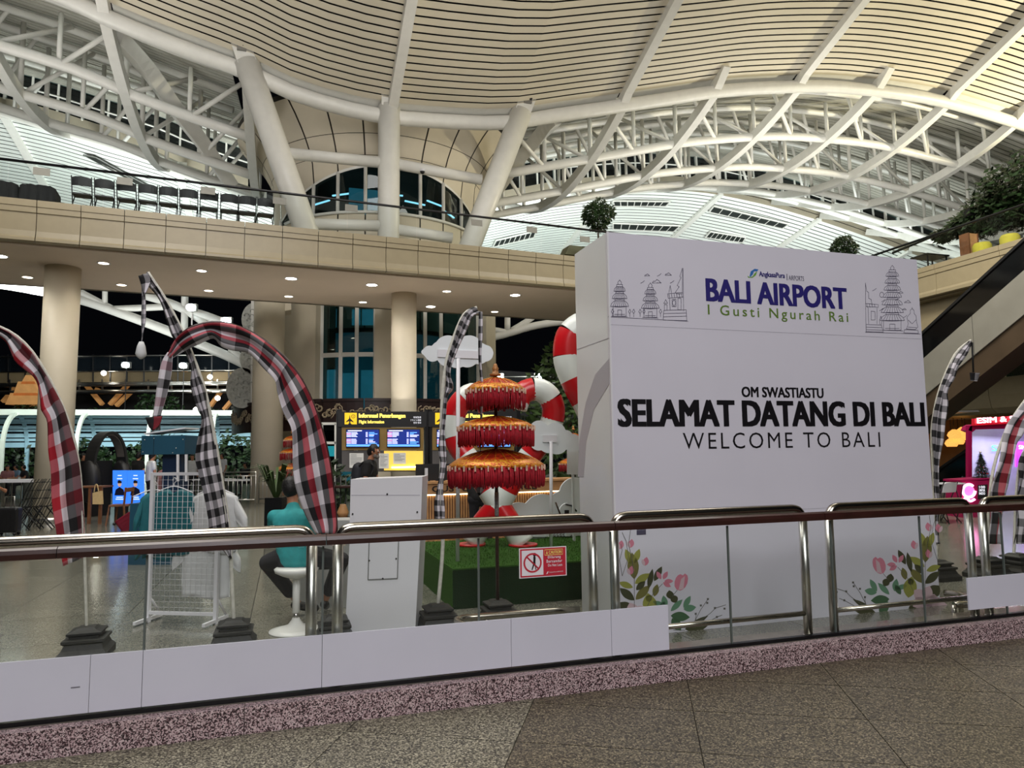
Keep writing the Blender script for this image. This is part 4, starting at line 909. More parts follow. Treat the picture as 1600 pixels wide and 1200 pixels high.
def flower_spray(mx, dx, dy):
    X = lambda x, y: ob(dx+mx*(x-964), y+dy)
    def shp(name, poly, m, lift=.0008): MB().prism([X(*p) for p in poly], WG*-lift).build(name, m, wb)
    for x, y, an, L, wd, m in ((991, 905, 95, 42, 18, ol), (991, 880, 70, 24, 10, ylw), (987, 882, 112, 26, 11, ylw), (989, 918, 160, 24, 10, ylw), (992, 912, 35, 28, 12, ylw), (991, 938, 140, 30, 13, ol2), (993, 937, 45, 32, 13, ol), (994, 922, 45, 20, 10, ol2), (985, 958, 135, 24, 20, ol2), (1013, 920, 78, 32, 9, ol2), (1011, 940, 60, 12, 10, ol2), (1022, 908, 62, 26, 10, ol2), (1022, 932, 75, 20, 10, ol), (1018, 960, 100, 34, 22, ylw), (1040, 950, 100, 20, 10, gr), (1030, 955, 60, 18, 9, gr2), (1048, 955, 45, 26, 9, gr), (1068, 950, 60, 22, 9, gr), (1068, 952, 10, 20, 11, gr), (1048, 962, -5, 30, 15, gr2), (1050, 966, -55, 24, 15, gr2), (1020, 940, -20, 20, 8, gr), (1048, 936, 100, 14, 12, ol2), (1050, 930, -60, 14, 12, ol2), (1070, 983, 8, 36, 14, ol2), (1072, 982, 30, 40, 8, ol2), (1062, 1003, -20, 26, 14, ol2), (1090, 996, -20, 24, 15, ol2), (1020, 985, 150, 40, 22, ol2), (1000, 975, 190, 24, 14, ol)):
        shp('leaf_print', leafp(x, y, an, L, wd), m)
    for k in range(5): shp('petal_print', leafp(992, 962, 40+72*k, 22, 18), pk2, .0012)
    for k in range(5): shp('petal_print', leafp(978, 978, 20+72*k, 24, 20), pk2, .0012)
    shp('bud_print', [(1054, 916), (1054, 909), (1056, 903), (1059, 899), (1063, 897), (1067, 899), (1070, 896), (1074, 899), (1075, 904), (1074, 911), (1071, 917), (1067, 921), (1062, 923), (1057, 921)], pk, .0012); shp('bud_print', [(1060, 922), (1064, 905), (1070, 900), (1068, 920)], pk2, .0016)
    for x, y, an in ((1033, 905, 120), (1036, 905, 60), (1038, 908, 0), (1036, 910, -30)): shp('petal_print', leafp(x, y, an, 14, 7), pk, .0012)
    for x, y in ((1008, 878), (985, 892), (969, 852), (985, 850)): shp('bud_print', leafp(x, y+6, 80, 14, 9), pk, .0012); shp('bud_print', leafp(x-1, y+6, 110, 11, 5), pk2, .0016)
    Ls = [[(991, 960), (991, 905), (988, 878), (982, 850), (985, 828)], [(972, 900), (968, 875), (972, 860), (970, 850)], [(972, 900), (982, 870), (978, 845), (972, 832)], [(1011, 948), (1020, 928), (1035, 912)], [(1050, 932), (1058, 922)], [(1083, 975), (1095, 952), (1106, 936)], [(1090, 972), (1110, 958), (1118, 950), (1134, 945)], [(1100, 975), (1120, 964), (1128, 961)], [(1086, 970), (1088, 958)], [(1070, 985), (1052, 984)]]
    strokes([[p for p in l] for l in Ls], .005, -WG, 'stem_print', st_, wb, X)
    for x, y in ((1106, 936), (1105, 942), (1117, 950), (1132, 951), (1120, 964), (1087, 959), (1095, 946)): shp('berry_print', [(x-1.5, y-1.5), (x+1.5, y-1.5), (x+1.5, y+1.5), (x-1.5, y+1.5)], st_, .0012)
flower_spray(1, 964, 0)
flower_spray(-.98, 1472, -26)
MB().gbox(2.95, 3.04, 5.697, 5.7, .86, .93).build('small_label', line_ink, wb)
MB().box(onu(928, 862, 2.735), .006, .1, .1, GA).build('socket_label', mat('grey_label', (90, 90, 92), .5), wb)

# ================================================================ RAILING
gp = thing('glass_railing', 'frameless glass railing with dark timber handrail along the kerb', 'railing', P(2, 4.66, .15))
gj = [-4.0, -2.72, -1.74, -.755, .235, 1.235, 2.2, 3.16, 4.10, 5.0, 5.9, 6.85, 7.8, 8.8]
for a, c in zip(gj, gj[1:]): MB().gbox(a+.006, c-.006, 4.645, 4.657, .15, 1.03).build('glass_pane', rail_glass, gp)
for a in gj[1:-1]: MB().gbox(a-.006, a+.006, 4.644, 4.658, .15, 1.03).build('joint_seal', mat('grey_seal', (96, 104, 100), .3, 0, 4, .1), gp)
MB().gbox(-5, 9.5, 4.63, 4.672, .145, .175).build('shoe_channel', blackm, gp)
for a, c in zip([-5, -1.2, .25, 2.21, 4.0, 5.7], [-1.2, .25, 2.21, 4.0, 5.7, 9.5]):
    b = MB(); pr = [(-.034, -.03), (-.036, .0), (-.03, .022), (-.012, .033), (.012, .033), (.03, .022), (.036, 0), (.034, -.03)]
    b.prism([P(a+.002, 4.62+q, 1.072+z) for q, z in pr], UG*(c-a-.004)); b.build('timber_handrail', wood_dark, gp)
for i, (a, c) in enumerate(((-4.2, .17), (.33, 2.09), (2.26, 3.9), (4.15, 5.62), (5.78, 8.6))):
    t = thing('steel_guard', ['long bright steel tube guard behind the glass at the left, by the check banners', 'steel tube guard behind the caution sign with rounded ends', 'steel tube guard in front of the left part of the welcome board', 'steel tube guard in front of the right flower print', 'steel tube guard at the right beyond the welcome board'][i], 'guard rail', P((a+c)/2, 4.73, .15))
    W_ = 4.72; zt = 1.128; r = .034
    arc = [P(a, W_, 1.05), P(a+.012, W_, zt-.05), P(a+.045, W_, zt-.012), P(a+.1, W_, zt)]
    arc2 = [P(c-.1, W_, zt), P(c-.045, W_, zt-.012), P(c-.012, W_, zt-.05), P(c, W_, 1.05)]
    MB().tube(crv(arc, 3)+crv(arc2, 3), r, 14).build('top_rail', rail_steel, t)
    for x in (a, c): MB().tube([P(x, W_, .15), P(x, W_, 1.06)], r, 14).build('post', steel, t)
    for x in (a, c): MB().lathe([(.045, .15), (.045, .16), (.03, .165)], P(x, W_), 16).build('base_flange', rail_steel, t)
    MB().tube([P(a, W_, .32), P(c, W_, .32)], .02, 10).build('lower_rail', rail_steel, t)
for i, pts in enumerate(([(905, 952), (760, 963), (722, 966), (714, 972), (745, 986)], [(1476, 926), (1500, 930), (1512, 936), (1516, 944), (1490, 945)])):
    ps = [onz(x, y, .2) for x, y in pts]; t = thing('floor_guard_tube', ['low bent steel guard tube on the floor before the turf stage', 'low bent steel guard tube on the floor beside the board, right'][i], 'guard rail', V((ps[0].x, ps[0].y, 0)))
    MB().tube(crv(ps, 3), .03, 10).build('tube', rail_steel, t)
    for p in (ps[1], ps[-1]): MB().tube([V((p.x, p.y, 0)), p], .022, 8).build('foot', rail_steel, t)
# white sheets fixed low on the glass
zs = [(-4.0, -1.02), (-1.02, -.755), (-.755, .235), (.235, 1.45), (1.45, 2.18), (2.18, 2.63)]
labs = ['white sheet on the lower glass at the far left end', 'narrow white sheet with a dark scuff mark', 'white sheet on the lower glass below the shirt rack', 'white sheet on the lower glass below the white lectern', 'white sheet on the lower glass below the caution sign', 'short end of the white sheets below the left flower print', 'single white sheet on the lower glass at the right edge']
for i, (a, c) in enumerate(zs+[(5.45, 8.5)]):
    z0, z1 = (.185, .495) if i < 6 else (.24, .50)
    o = MB().gbox(a+.0015, c-.0015, 4.63, 4.642, z0, z1).build('white_sheet', foam_mat); tag(o, labs[i], 'panel', 'white sheets on the glass')
p = onw(117, 1074, 4.629); t = MB().gbox(guw(p)[0]-.02, guw(p)[0]+.025, 4.6285, 4.63, p.z-.004, p.z+.003).build('scuff_mark', mat('scuff', (120, 118, 128), .6)); tag(t, 'small dark scuff on the white sheet at the left', 'mark')
# caution sign
def oc_(x, y): return onw(x, y, 4.638)
ca = thing('caution_sign', 'red and white caution sign fixed to the glass', 'sign', oc_(848, 880))
a, c = oc_(811, 880), oc_(885, 880); u0, u1 = a.dot(UG), c.dot(UG); z0, z1 = (oc_(811, 904).z+oc_(885, 899).z)/2, (oc_(811, 857).z+oc_(885, 853).z)/2
red_p = mat('sign_red', (196, 44, 62), .4, 0, 10, .05); wp = mat('sign_white', (236, 232, 236), .4, 0, 10, .03)
def sg(x0, x1, y0, y1, d, m, name): W_ = u1-u0; Hh = z1-z0; return MB().gbox(u0+W_*x0, u0+W_*x1, 4.638-d, 4.638, z0+Hh*y0, z0+Hh*y1).build(name, m, ca)
sg(0, 1, 0, 1, .003, wp, 'plate'); sg(.02, .98, .03, .97, .0045, red_p, 'red_field'); sg(.05, .5, .08, .92, .006, wp, 'white_field')
W_, Hh = u1-u0, z1-z0
def sp(x, y, d=.0075): return P(u0+W_*x, 4.638-d, z0+Hh*y)
cx, cy, rr = .275, .5, .33*Hh
b = MB(); n = 28
for i in range(n):
    for r_ in (rr, rr*.82): b.v.append(tuple(sp(cx, cy)+UG*r_*math.cos(2*pi*i/n)+ZZ*r_*math.sin(2*pi*i/n)))
for i in range(n): b.f.append((2*i, 2*i+1, (2*i+3) % (2*n), (2*i+2) % (2*n))); b.sm.append(False); b.mi.append(0)
b.build('prohibition_ring', red_p, ca)
q = .7071*rr*.95; MB().beam(sp(cx, cy, .0078)-UG*q+ZZ*q, sp(cx, cy, .0078)+UG*q-ZZ*q, .0012, rr*.17, WG.cross(UG+ZZ)).build('prohibition_bar', red_p, ca)
ic = [(.0, .30), (.02, .33), (.045, .3), (.04, .25), (.06, .2), (.05, .02), (.055, -.15), (.08, -.28), (.045, -.28), (.02, -.05), (-.02, -.18), (-.06, -.29), (-.09, -.27), (-.04, -.08), (-.02, .1), (-.02, .22)]
MB().prism([sp(cx+.03+x*.6, cy+y*.85, .0066) for x, y in ic], WG*-.0006).build('walking_figure', ink, ca)
MB().prism([sp(cx+.045, cy, .0066)+UG*.012*math.cos(a)+ZZ*(Hh*.27+.012*math.sin(a)) for a in [2*pi*i/12 for i in range(12)]], WG*-.0006).build('figure_head', ink, ca)
yl = mat('caution_yellow', (240, 220, 120), .4)
for x0, x1, y0, y1 in ((.53, .92, .9, .92), (.53, .92, .72, .74), (.53, .535, .72, .92), (.915, .92, .72, .92)): sg(x0, x1, y0, y1, .006, yl, 'caution_box')
text('CAUTION', sp(.62, .77, .0055), UG, ZZ, W_*.27, Hh*.1, yl, ca, 'lettering', .03, .001)
MB().prism([sp(.56, .77, .0055), sp(.6, .77, .0055), sp(.58, .88, .0055)], WG*-.001).build('warning_triangle', yl, ca)
text('Dilarang', sp(.6, .59, .0055), UG, ZZ, W_*.27, Hh*.11, wp, ca, 'lettering', .02, .001, 1.2); text('Bersandar', sp(.57, .47, .0055), UG, ZZ, W_*.33, Hh*.1, wp, ca, 'lettering', .02, .001, 1.2)
text('Do Not Lean', sp(.6, .34, .0055), UG, ZZ, W_*.3, Hh*.09, wp, ca, 'lettering', .01, .001)
text('AngkasaPura AIRPORTS', sp(.62, .12, .0055), UG, ZZ, W_*.3, Hh*.05, wp, ca, 'lettering', 0, .001); MB().prism([sp(.56, .09, .0055), sp(.585, .1, .0055), sp(.61, .18, .0055), sp(.585, .17, .0055)], WG*-.001).build('emblem_leaf', wp, ca)

# ================================================================ CHECK BANNERS (umbul-umbul)
RED, WHT, BLK = (186, 22, 48), (226, 222, 226), (20, 18, 22)
gingham = plaid('black_white_gingham', [BLK, WHT], [BLK, WHT], 1, 1, .5)
redplaid = plaid('red_black_white_check', [WHT, BLK, RED], [WHT, BLK], 1, 1, .74)
def resample(pts, n):
    pts = [V((p[0], p[1], 0)) for p in pts]; d = [0]
    for a, b in zip(pts, pts[1:]): d.append(d[-1]+(b-a).length)
    out = []; k = 0
    for i in range(n):
        t = d[-1]*i/(n-1)
        while k < len(d)-2 and d[k+1] < t: k += 1
        f = (t-d[k])/max(d[k+1]-d[k], 1e-9); q = pts[k].lerp(pts[k+1], f); out.append((q.x, q.y))
    return out
def cloth(name, Lp, Rp, Wp, m, parent, cols=12, n=60, wave=.03, ur=2.0, vlen=.16, ph=0.0, folds=1.5):
    Lp, Rp = resample(crv2(Lp, 5), n), resample(crv2(Rp, 5), n); b = MB(); b.uv = []; vl = 0; prev = None
    for i in range(n):
        a, c = onw(*Lp[i], Wp), onw(*Rp[i], Wp); mid = (a+c)/2
        if prev is not None: vl += (mid-prev).length
        prev = mid
        for j in range(cols+1):
            f = j/cols; off = wave*math.sin(2*pi*folds*f+ph+i*.11)+wave*.6*math.sin(i*.33+f*3+ph)
            b.v.append(tuple(a.lerp(c, f)+WG*off)); b.uv.append((f*ur+.001, vl/vlen))
    for i in range(n-1):
        for j in range(cols): k = i*(cols+1)+j; b.f.append((k, k+1, k+cols+2, k+cols+1)); b.sm.append(True); b.mi.append(0)
    o = b.build(name, m, parent); md = o.modifiers.new('thickness', 'SOLIDIFY'); md.thickness = .004; return o
def pole(name, pts, Wp, r, m, parent): return MB().tube([onw(x, y, Wp) for x, y in crv2(pts, 4)], r, 8).build(name, m, parent)
def pedestal(parent, c, s=1.0, name='pedestal'):
    pr = [(.0, 0), (.20, 0), (.20, .05), (.17, .08), (.15, .12), (.17, .135), (.17, .155), (.12, .165), (.12, .18), (.14, .19), (.14, .205), (.09, .22), (.07, .235), (0, .235)]
    b = MB(); n = len(pr); c = V((c.x, c.y, 0))
    for r, z in pr:
        for k in range(4): a = GA+pi/4+k*pi/2; b.v.append(tuple(c+V((r*s*1.25*math.cos(a), r*s*1.25*math.sin(a), z*s))))
    for i in range(n-1):
        for k in range(4): b.f.append((4*i+k, 4*i+(k+1) % 4, 4*i+4+(k+1) % 4, 4*i+4+k)); b.sm.append(False); b.mi.append(0)
    return b.build(name, pedestal_mat, parent)
bamboo = mat('white_wrapped_pole', (208, 206, 194), .7, 0, 30, .2, .3); silver = mat('silver_ribbon', (150, 150, 158), .4, .3, 20, .2)
def base_at(x, y): p = onz(x, y); return V((p.x, p.y, 0))
def tassel(parent, pts, Wp, m, name='tassel'):
    c = onw(*pts[0], Wp); e = onw(*pts[1], Wp); h = (c-e).length
    MB().lathe([(h*.12, 0), (h*.22, -h*.25), (h*.3, -h*.7), (h*.24, -h*.85), (.01, -h)], c, 10).build(name, m, parent)
# 1 red check banner, left edge
ba = base_at(135, 1025); Wp = ba.dot(WG); t = thing('banner', 'tall red, black and white check banner curving in from the left edge', 'banner', ba)
cloth('cloth', [(-70, 512), (-30, 512), (0, 527), (12, 538), (22, 562), (33, 573), (55, 593), (62, 623), (64, 640), (75, 660), (77, 705), (80, 735), (81, 778), (86, 812), (98, 885)], [(-70, 506), (-30, 500), (0, 512), (22, 524), (50, 550), (63, 570), (78, 595), (98, 635), (111, 680), (122, 720), (126, 750), (129, 787), (131, 825), (129, 872)], Wp, plaid('red_check_broad', [RED, WHT, BLK, (90, 14, 30)], [WHT, RED, WHT, BLK], 1, 1, .76), t, ur=1.0, vlen=.42, wave=.02)
pole('pole', [(-60, 505), (0, 511), (50, 549), (98, 634), (122, 718), (130, 820), (133, 900), (136, 1005)], Wp+.03, .012, bamboo, t); pedestal(t, ba, 1.0)
# 2 black and white banner
ba = base_at(365, 1012); Wp = ba.dot(WG); t = thing('banner', 'tall black and white check banner crossing behind the red arch', 'banner', ba)
Lb = [(218, 432), (231, 446), (244, 460), (254, 479), (265, 514), (272, 530), (289, 550), (299, 577), (298, 601), (307, 634), (316, 655), (310, 682), (305, 715), (310, 739), (319, 775), (325, 808), (330, 838), (357, 872)]
Rb = [(231, 426), (244, 445), (258, 467), (270, 490), (283, 514), (292, 535), (301, 556), (308, 580), (320, 610), (326, 646), (335, 682), (340, 715), (347, 754), (353, 790), (358, 823), (361, 850), (363, 872)]
cloth('cloth', Lb, Rb, Wp, gingham, t, ur=2.5, vlen=.14, wave=.025, ph=1)
pole('pole', [(231, 426), (258, 467), (283, 514), (301, 556), (320, 610), (335, 682), (347, 754), (358, 830), (362, 900), (366, 985)], Wp+.03, .016, bamboo, t)
cloth('hanging_tail', [(221, 448), (222, 470), (221, 500), (222, 520), (221, 536)], [(225, 446), (228, 470), (228, 500), (224, 520), (222, 536)], Wp, plaid('pale_gingham', [(120, 120, 124), WHT], [(120, 120, 124), WHT], 1, 1, .5), t, cols=3, n=24, wave=.006, ur=1, vlen=.08)
cloth('cloth_flap', [(216, 431), (221, 448), (225, 462)], [(231, 426), (236, 440), (226, 464)], Wp-.04, gingham, t, cols=4, n=10, wave=.012, ur=1, vlen=.16)
tassel(t, [(221, 534), (220, 561)], Wp, white_shirt); pedestal(t, ba, 1.0)
# 3 red arch banner
ba = base_at(522, 1000); Wp = ba.dot(WG)-.12; t = thing('banner', 'big arching red, black and white check banner in front of the seated person', 'banner', ba)
Ra = [(262, 556), (268, 544), (277, 529), (295, 515), (322, 506), (346, 505), (376, 512), (412, 532), (442, 556), (472, 595), (493, 640), (510, 700), (520, 760), (525, 814), (523, 834)]
La = [(268, 560), (280, 552), (292, 545), (313, 536), (334, 528), (346, 541), (364, 547), (389, 552), (413, 577), (430, 596), (433, 612), (442, 643), (455, 670), (457, 700), (458, 735), (463, 765), (476, 802), (493, 834)]
cloth('cloth', La, Ra, Wp, redplaid, t, cols=16, n=80, ur=1.9, vlen=.24, wave=.03, ph=.5)
pole('pole', [(268, 543), (295, 514), (346, 504), (412, 531), (472, 594), (510, 699), (525, 812), (524, 880), (522, 975)], Wp+.04, .014, wood_dark, t)
cloth('hanging_tail', [(262, 550), (252, 566), (246, 600), (242, 630), (238, 655), (238, 674)], [(270, 552), (269, 580), (264, 606), (259, 625), (252, 650), (250, 672)], Wp, plaid('gingham_pink', [WHT, BLK], [WHT, (180, 140, 150), WHT, BLK], 1, 1, .5), t, cols=5, n=30, wave=.012, ur=1, vlen=.3)
cloth('tail_bow', [(227, 652), (232, 666), (238, 672)], [(254, 650), (250, 664), (240, 673)], Wp-.03, plaid('dark_red_check', [BLK, RED], [BLK, (60, 16, 26)], 1, 1, .6), t, cols=4, n=8, wave=.01, ur=1, vlen=.1); pedestal(t, ba, .9)
# 4 slim centre banner
ba = base_at(684, 985); Wp = ba.dot(WG); t = thing('banner', 'slim twisted black and white check banner beside the red umbrella', 'banner', ba)
cloth('cloth', [(741, 479), (732, 484), (719, 502), (709, 531), (698, 570), (696, 600), (692, 628), (690, 657), (685, 699), (688, 725), (684, 759), (680, 789), (681, 813)], [(751, 489), (737, 495), (730, 514), (716, 544), (703, 581), (709, 606), (700, 619), (698, 648), (695, 676), (697, 700), (697, 725), (692, 762), (694, 794), (694, 813)], Wp, gingham, t, ur=2.0, vlen=.1, wave=.02, cols=8, ph=2)
cloth('hanging_tail', [(748, 487), (748, 520), (748, 560), (751, 600), (750, 640), (750, 690)], [(754, 487), (754, 520), (752, 560), (755, 600), (754, 640), (752, 690)], Wp-.05, gingham, t, cols=3, n=40, wave=.008, ur=1, vlen=.14)
MB().tube([onw(751, 688, Wp-.05), onw(750, 745, Wp-.05)], .004, 5).build('string', black, t)
cloth('tail_flap', [(741, 746), (742, 758), (748, 774)], [(759, 746), (758, 760), (750, 774)], Wp-.06, gingham, t, cols=5, n=12, wave=.014, ur=1, vlen=.14)
pole('pole', [(745, 481), (725, 492), (708, 531), (696, 575), (690, 650), (690, 720), (688, 790), (692, 850), (684, 950)], Wp+.03, .018, bamboo, t); pedestal(t, ba, 1.0)
# 5 right black and white banner
ba = base_at(1466, 905); Wp = ba.dot(WG); t = thing('banner', 'black and white check banner beside the right edge of the board', 'banner', ba)
cloth('cloth', [(1515, 532), (1495, 553), (1482, 577), (1470, 605), (1460, 650), (1455, 685), (1457, 720), (1459, 750), (1460, 790), (1461, 850)], [(1520, 535), (1508, 556), (1495, 574), (1491, 590), (1480, 612), (1480, 632), (1475, 660), (1474, 690), (1469, 725), (1466, 762), (1467, 790), (1468, 850)], Wp, gingham, t, ur=2.2, vlen=.17, wave=.02, cols=8)
pole('pole', [(1517, 532), (1493, 553), (1470, 604), (1459, 650), (1456, 690), (1459, 750), (1462, 850), (1465, 890)], Wp+.03, .018, bamboo, t)
MB().tube([onw(1519, 535, Wp), onw(1521, 582, Wp)], .012, 5).build('string', black, t); cloth('tail_flap', [(1515, 582), (1517, 595)], [(1531, 583), (1526, 596)], Wp, gingham, t, cols=4, n=6, wave=.006, ur=1, vlen=.2); pedestal(t, ba, 1.0)
# 6, 7 right edge banners
ba = base_at(1545, 903); Wp = ba.dot(WG); t = thing('banner', 'red, black and white check banner leaning before the magenta shop', 'banner', ba)
cloth('cloth', [(1640, 580), (1598, 632), (1580, 656), (1570, 680), (1558, 720), (1550, 750), (1546, 780), (1543, 850)], [(1660, 590), (1612, 650), (1594, 680), (1586, 695), (1584, 730), (1577, 758), (1571, 780), (1566, 850)], Wp, redplaid, t, ur=1.34, vlen=.26, wave=.025, cols=10)
pole('pole', [(1640, 580), (1597, 632), (1569, 680), (1549, 750), (1543, 850), (1545, 885)], Wp+.03, .018, bamboo, t); pedestal(t, ba, 1.1)
ba = base_at(1592, 897); Wp = ba.dot(WG); t = thing('banner', 'black and white check banner cut by the right edge of the view', 'banner', ba)
cloth('cloth', [(1640, 640), (1612, 690), (1598, 712), (1592, 732), (1588, 776), (1586, 850)], [(1660, 650), (1632, 700), (1618, 720), (1610, 740), (1606, 776), (1602, 850)], Wp, gingham, t, ur=1.5, vlen=.2, wave=.025, cols=8)
pole('pole', [(1640, 640), (1598, 710), (1588, 776), (1585, 850), (1583, 885)], Wp+.03, .018, bamboo, t); pedestal(t, ba, 1.1)

# ================================================================ TIERED UMBRELLAS
um_a = mat('orange_gold_brocade', (196, 70, 24), .4, 0, 26, .2, .3, col2=(146, 28, 18), lo=.42, hi=.62); um_g = mat('gold_trim', (214, 152, 40), .35, .3, 60, .3, .3, col2=(180, 60, 20), lo=.4, hi=.55); fr_m = mat('crimson_fringe', (176, 14, 36), .6, 0, 40, .35); wh_br = mat('white_gold_braid', (226, 196, 170), .4, 0, 40, .3)
def umbrella(c, tiers, ztop, label, seed=0, ped=True, n=24, strands=230):
    t = thing('tiered_umbrella', label, 'umbrella', c); rnd = random.Random(seed); c = V((c.x, c.y, 0))
    MB().tube([c+ZZ*.18, c+ZZ*(ztop-.08)], .017, 10).build('pole', wood_dark, t)
    for r, za, zr_, zf in tiers:
        h = za-zr_
        prof = [(r, zr_-.004), (r*.98, zr_+h*.08), (r*.8, zr_+h*.42), (r*.5, zr_+h*.75), (r*.2, zr_+h*.95), (.02, za)]
        o = MB().lathe(prof, c, n, smooth=False).build('canopy', um_a, t)
        b = MB(); b.lathe([(r*1.005, zr_-.01), (r*.985, zr_+h*.12), (r*.84, zr_+h*.4), (r*.82, zr_+h*.41)], c+ZZ*.003, n); b.build('gold_border', um_g, o)
        b = MB()
        for k in range(n): a = 2*pi*k/n; b.tube([c+V((rr_*1.01*math.cos(a), rr_*1.01*math.sin(a), z+.004)) for rr_, z in prof[1:]], .0045, 4)
        b.build('rib_piping', um_g, o, 'stuff')
        b = MB()
        for k in range(strands):
            a = 2*pi*(k+rnd.random()*.5)/strands; L = (zr_-zf)*rnd.uniform(.85, 1.05); rr_ = r*rnd.uniform(.95, 1.0); wv = rnd.uniform(-.01, .01)
            b.tube([c+V((rr_*math.cos(a), rr_*math.sin(a), zr_)), c+V(((rr_+wv)*math.cos(a+.01), (rr_+wv)*math.sin(a+.01), zr_-L*.5)), c+V((rr_*math.cos(a), rr_*math.sin(a), zr_-L))], .0062*r/.36, 3)
        b.build('fringe', fr_m, t, 'stuff')
        b = MB()
        for k in range(n*2):
            a = 2*pi*k/(n*2); q = c+V((r*1.02*math.cos(a), r*1.02*math.sin(a), zr_-.012)); b.box(q, .012, .012, .05 if k % 2 else .02, a)
        b.build('braid', wh_br, t, 'stuff')
    MB().lathe([(.05, ztop-.12), (.06, ztop-.1), (.03, ztop-.09), (.028, ztop-.06), (.034, ztop-.045), (.022, ztop-.03), (.02, ztop-.015), (.012, ztop), (1e-4, ztop)], c, 14).build('finial', mat('carved_gold_finial', (176, 120, 66), .45, .2, 40, .3), t)
    if ped: pedestal(t, c, .95)
    return t
ub = base_at(778, 975); k = ub.y/F
t = umbrella(ub, [(.285, 2.315, 2.19, 2.01), (.365, 1.94, 1.835, 1.655), (.455, 1.625, 1.465, 1.275)], 2.45, 'red and gold three tiered ceremonial umbrella in front of the candy canes', 3)
MB().tube([V((ub.x, ub.y, 1.0)), V((ub.x, ub.y, 1.22))], .021, 12).build('silver_sleeve', mat('patterned_silver_sleeve', (190, 186, 190), .35, .4, 60, .4), t)
p = aty(454, 790, 23); umbrella(V((p.x, p.y, 0)), [(.26, 2.2, 2.06, 1.82), (.36, 1.8, 1.66, 1.42), (.44, 1.32, 1.14, .86)], 2.4, 'small distant red tiered umbrella half hidden by the red arch banner', 5, strands=90)
p = aty(898, 790, 21); umbrella(V((p.x, p.y, 0)), [(.36, 2.12, 1.95, 1.75), (.45, 1.42, 1.24, 1.0)], 2.35, 'distant red tiered umbrella behind the right cloud cutout', 6, strands=90)
# ================================================================ TURF STAGE, CANDY CANES, CLOUDS
ts = thing('turf_stage', 'low stage box covered with green artificial turf', 'stage', P(3.6, 8.5, 0))
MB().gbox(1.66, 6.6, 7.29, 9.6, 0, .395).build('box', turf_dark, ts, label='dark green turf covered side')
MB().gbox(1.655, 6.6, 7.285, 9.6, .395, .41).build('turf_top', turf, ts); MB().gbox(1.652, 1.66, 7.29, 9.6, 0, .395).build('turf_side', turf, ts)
rnd = random.Random(4); b = MB()
for i in range(9000):
    u, w_ = rnd.uniform(1.66, 5.2), rnd.uniform(7.29, 9.6); h = rnd.uniform(.012, .03); p = P(u, w_, .408); a = rnd.uniform(0, 6.28); d = V((math.cos(a), math.sin(a), 0))*.004
    b.add([p-d, p+d, p+ZZ*h+V((rnd.uniform(-.012, .012), rnd.uniform(-.012, .012), 0))], [(0, 1, 2)])
b.build('grass_blades', turf, ts, 'stuff')
def cane(px, Y0, Y1, r, label, start=0, seg=.27):
    pts3 = [aty(x, y, Y0+(Y1-Y0)*i/(len(px)-1)) for i, (x, y) in enumerate(px)]
    pts = crv(pts3, 24); L = [0]
    for a, c in zip(pts, pts[1:]): L.append(L[-1]+(c-a).length)
    t = thing('candy_cane', label, 'candy cane', V((pts[0].x, pts[0].y, .41)))
    # rebuild as alternate stripe pieces
    nseg = int(L[-1]/seg)+1
    for k in range(nseg):
        s0, s1 = k*seg, min((k+1)*seg, L[-1]); pp = []
        for q in range(7):
            s = s0+(s1-s0)*q/6; i = max(0, min(len(L)-2, next((j for j in range(len(L)-1) if L[j+1] >= s), len(L)-2))); f = (s-L[i])/max(L[i+1]-L[i], 1e-9); pp.append(pts[i].lerp(pts[i+1], f))
        MB().tube(pp, r, 18, cap=k in (0, nseg-1)).build('stripe', red_gloss if (k+start) % 2 else white_gloss, t, label='red glossy stripe' if (k+start) % 2 else None)
    c = V((pts[0].x, pts[0].y, .41)); MB().lathe([(r*1.25, 0), (r*1.25, .03)], c, 20).build('foot_plate', red_gloss, t); return t
cane([(736, 846), (757, 815), (778, 790), (800, 752), (826, 715), (855, 675), (865, 645), (858, 620), (838, 608), (816, 615), (806, 636)], 9.25, 9.0, .148, 'red and white candy cane whose hook curls at the right of the umbrella', 0)
cane([(817, 850), (795, 815), (778, 788), (757, 755), (735, 722), (714, 692), (709, 660), (716, 634), (736, 616), (756, 622), (764, 640)], 9.15, 9.4, .148, 'red and white candy cane whose hook curls at the left of the umbrella', 0)
cane([(965, 846), (955, 790), (945, 720), (925, 650), (900, 600), (886, 562), (890, 525), (915, 507), (940, 520), (950, 555)], 8.9, 8.9, .175, 'red and white candy cane mostly hidden behind the white board', 1, .30)
def cloud_poly(cs, n=70):
    x0 = min(x-r for x, y, r in cs); x1 = max(x+r for x, y, r in cs); up, dn = [], []
    for i in range(n+1):
        x = x0+(x1-x0)*i/n; ys = [(y-math.sqrt(max(r*r-(x-cx)**2, 0)), y+math.sqrt(max(r*r-(x-cx)**2, 0))) for cx, y, r in cs if abs(x-cx) <= r+1e-6]
        if ys: up.append((x, min(a for a, _ in ys))); dn.append((x, max(b for _, b in ys)))
    return up+dn[::-1]
def cloud(cs, Y, label, polex=None, base=None, extra=None, name='cloud_cutout'):
    p0 = aty(cs[0][0], cs[0][1], Y); t = thing(name, label, 'cutout', V((p0.x, p0.y, .41)))
    MB().prism([aty(x, y, Y) for x, y in cloud_poly(cs)], V((0, .02, 0))).build('cloud', white_card, t)
    if polex:
        (x0, y0), (x1, y1) = polex; MB().tube([onz(x1, y1, .41), aty(x0, y0, Y-.03)], .022, 10).build('pole', white_plain, t)
    if extra:
        MB().prism([aty(x, y, Y) for x, y in extra], V((0, -.02, 0))).build('batten', white_plain, t)
    return t
Yc = onz(715, 877, .41).y
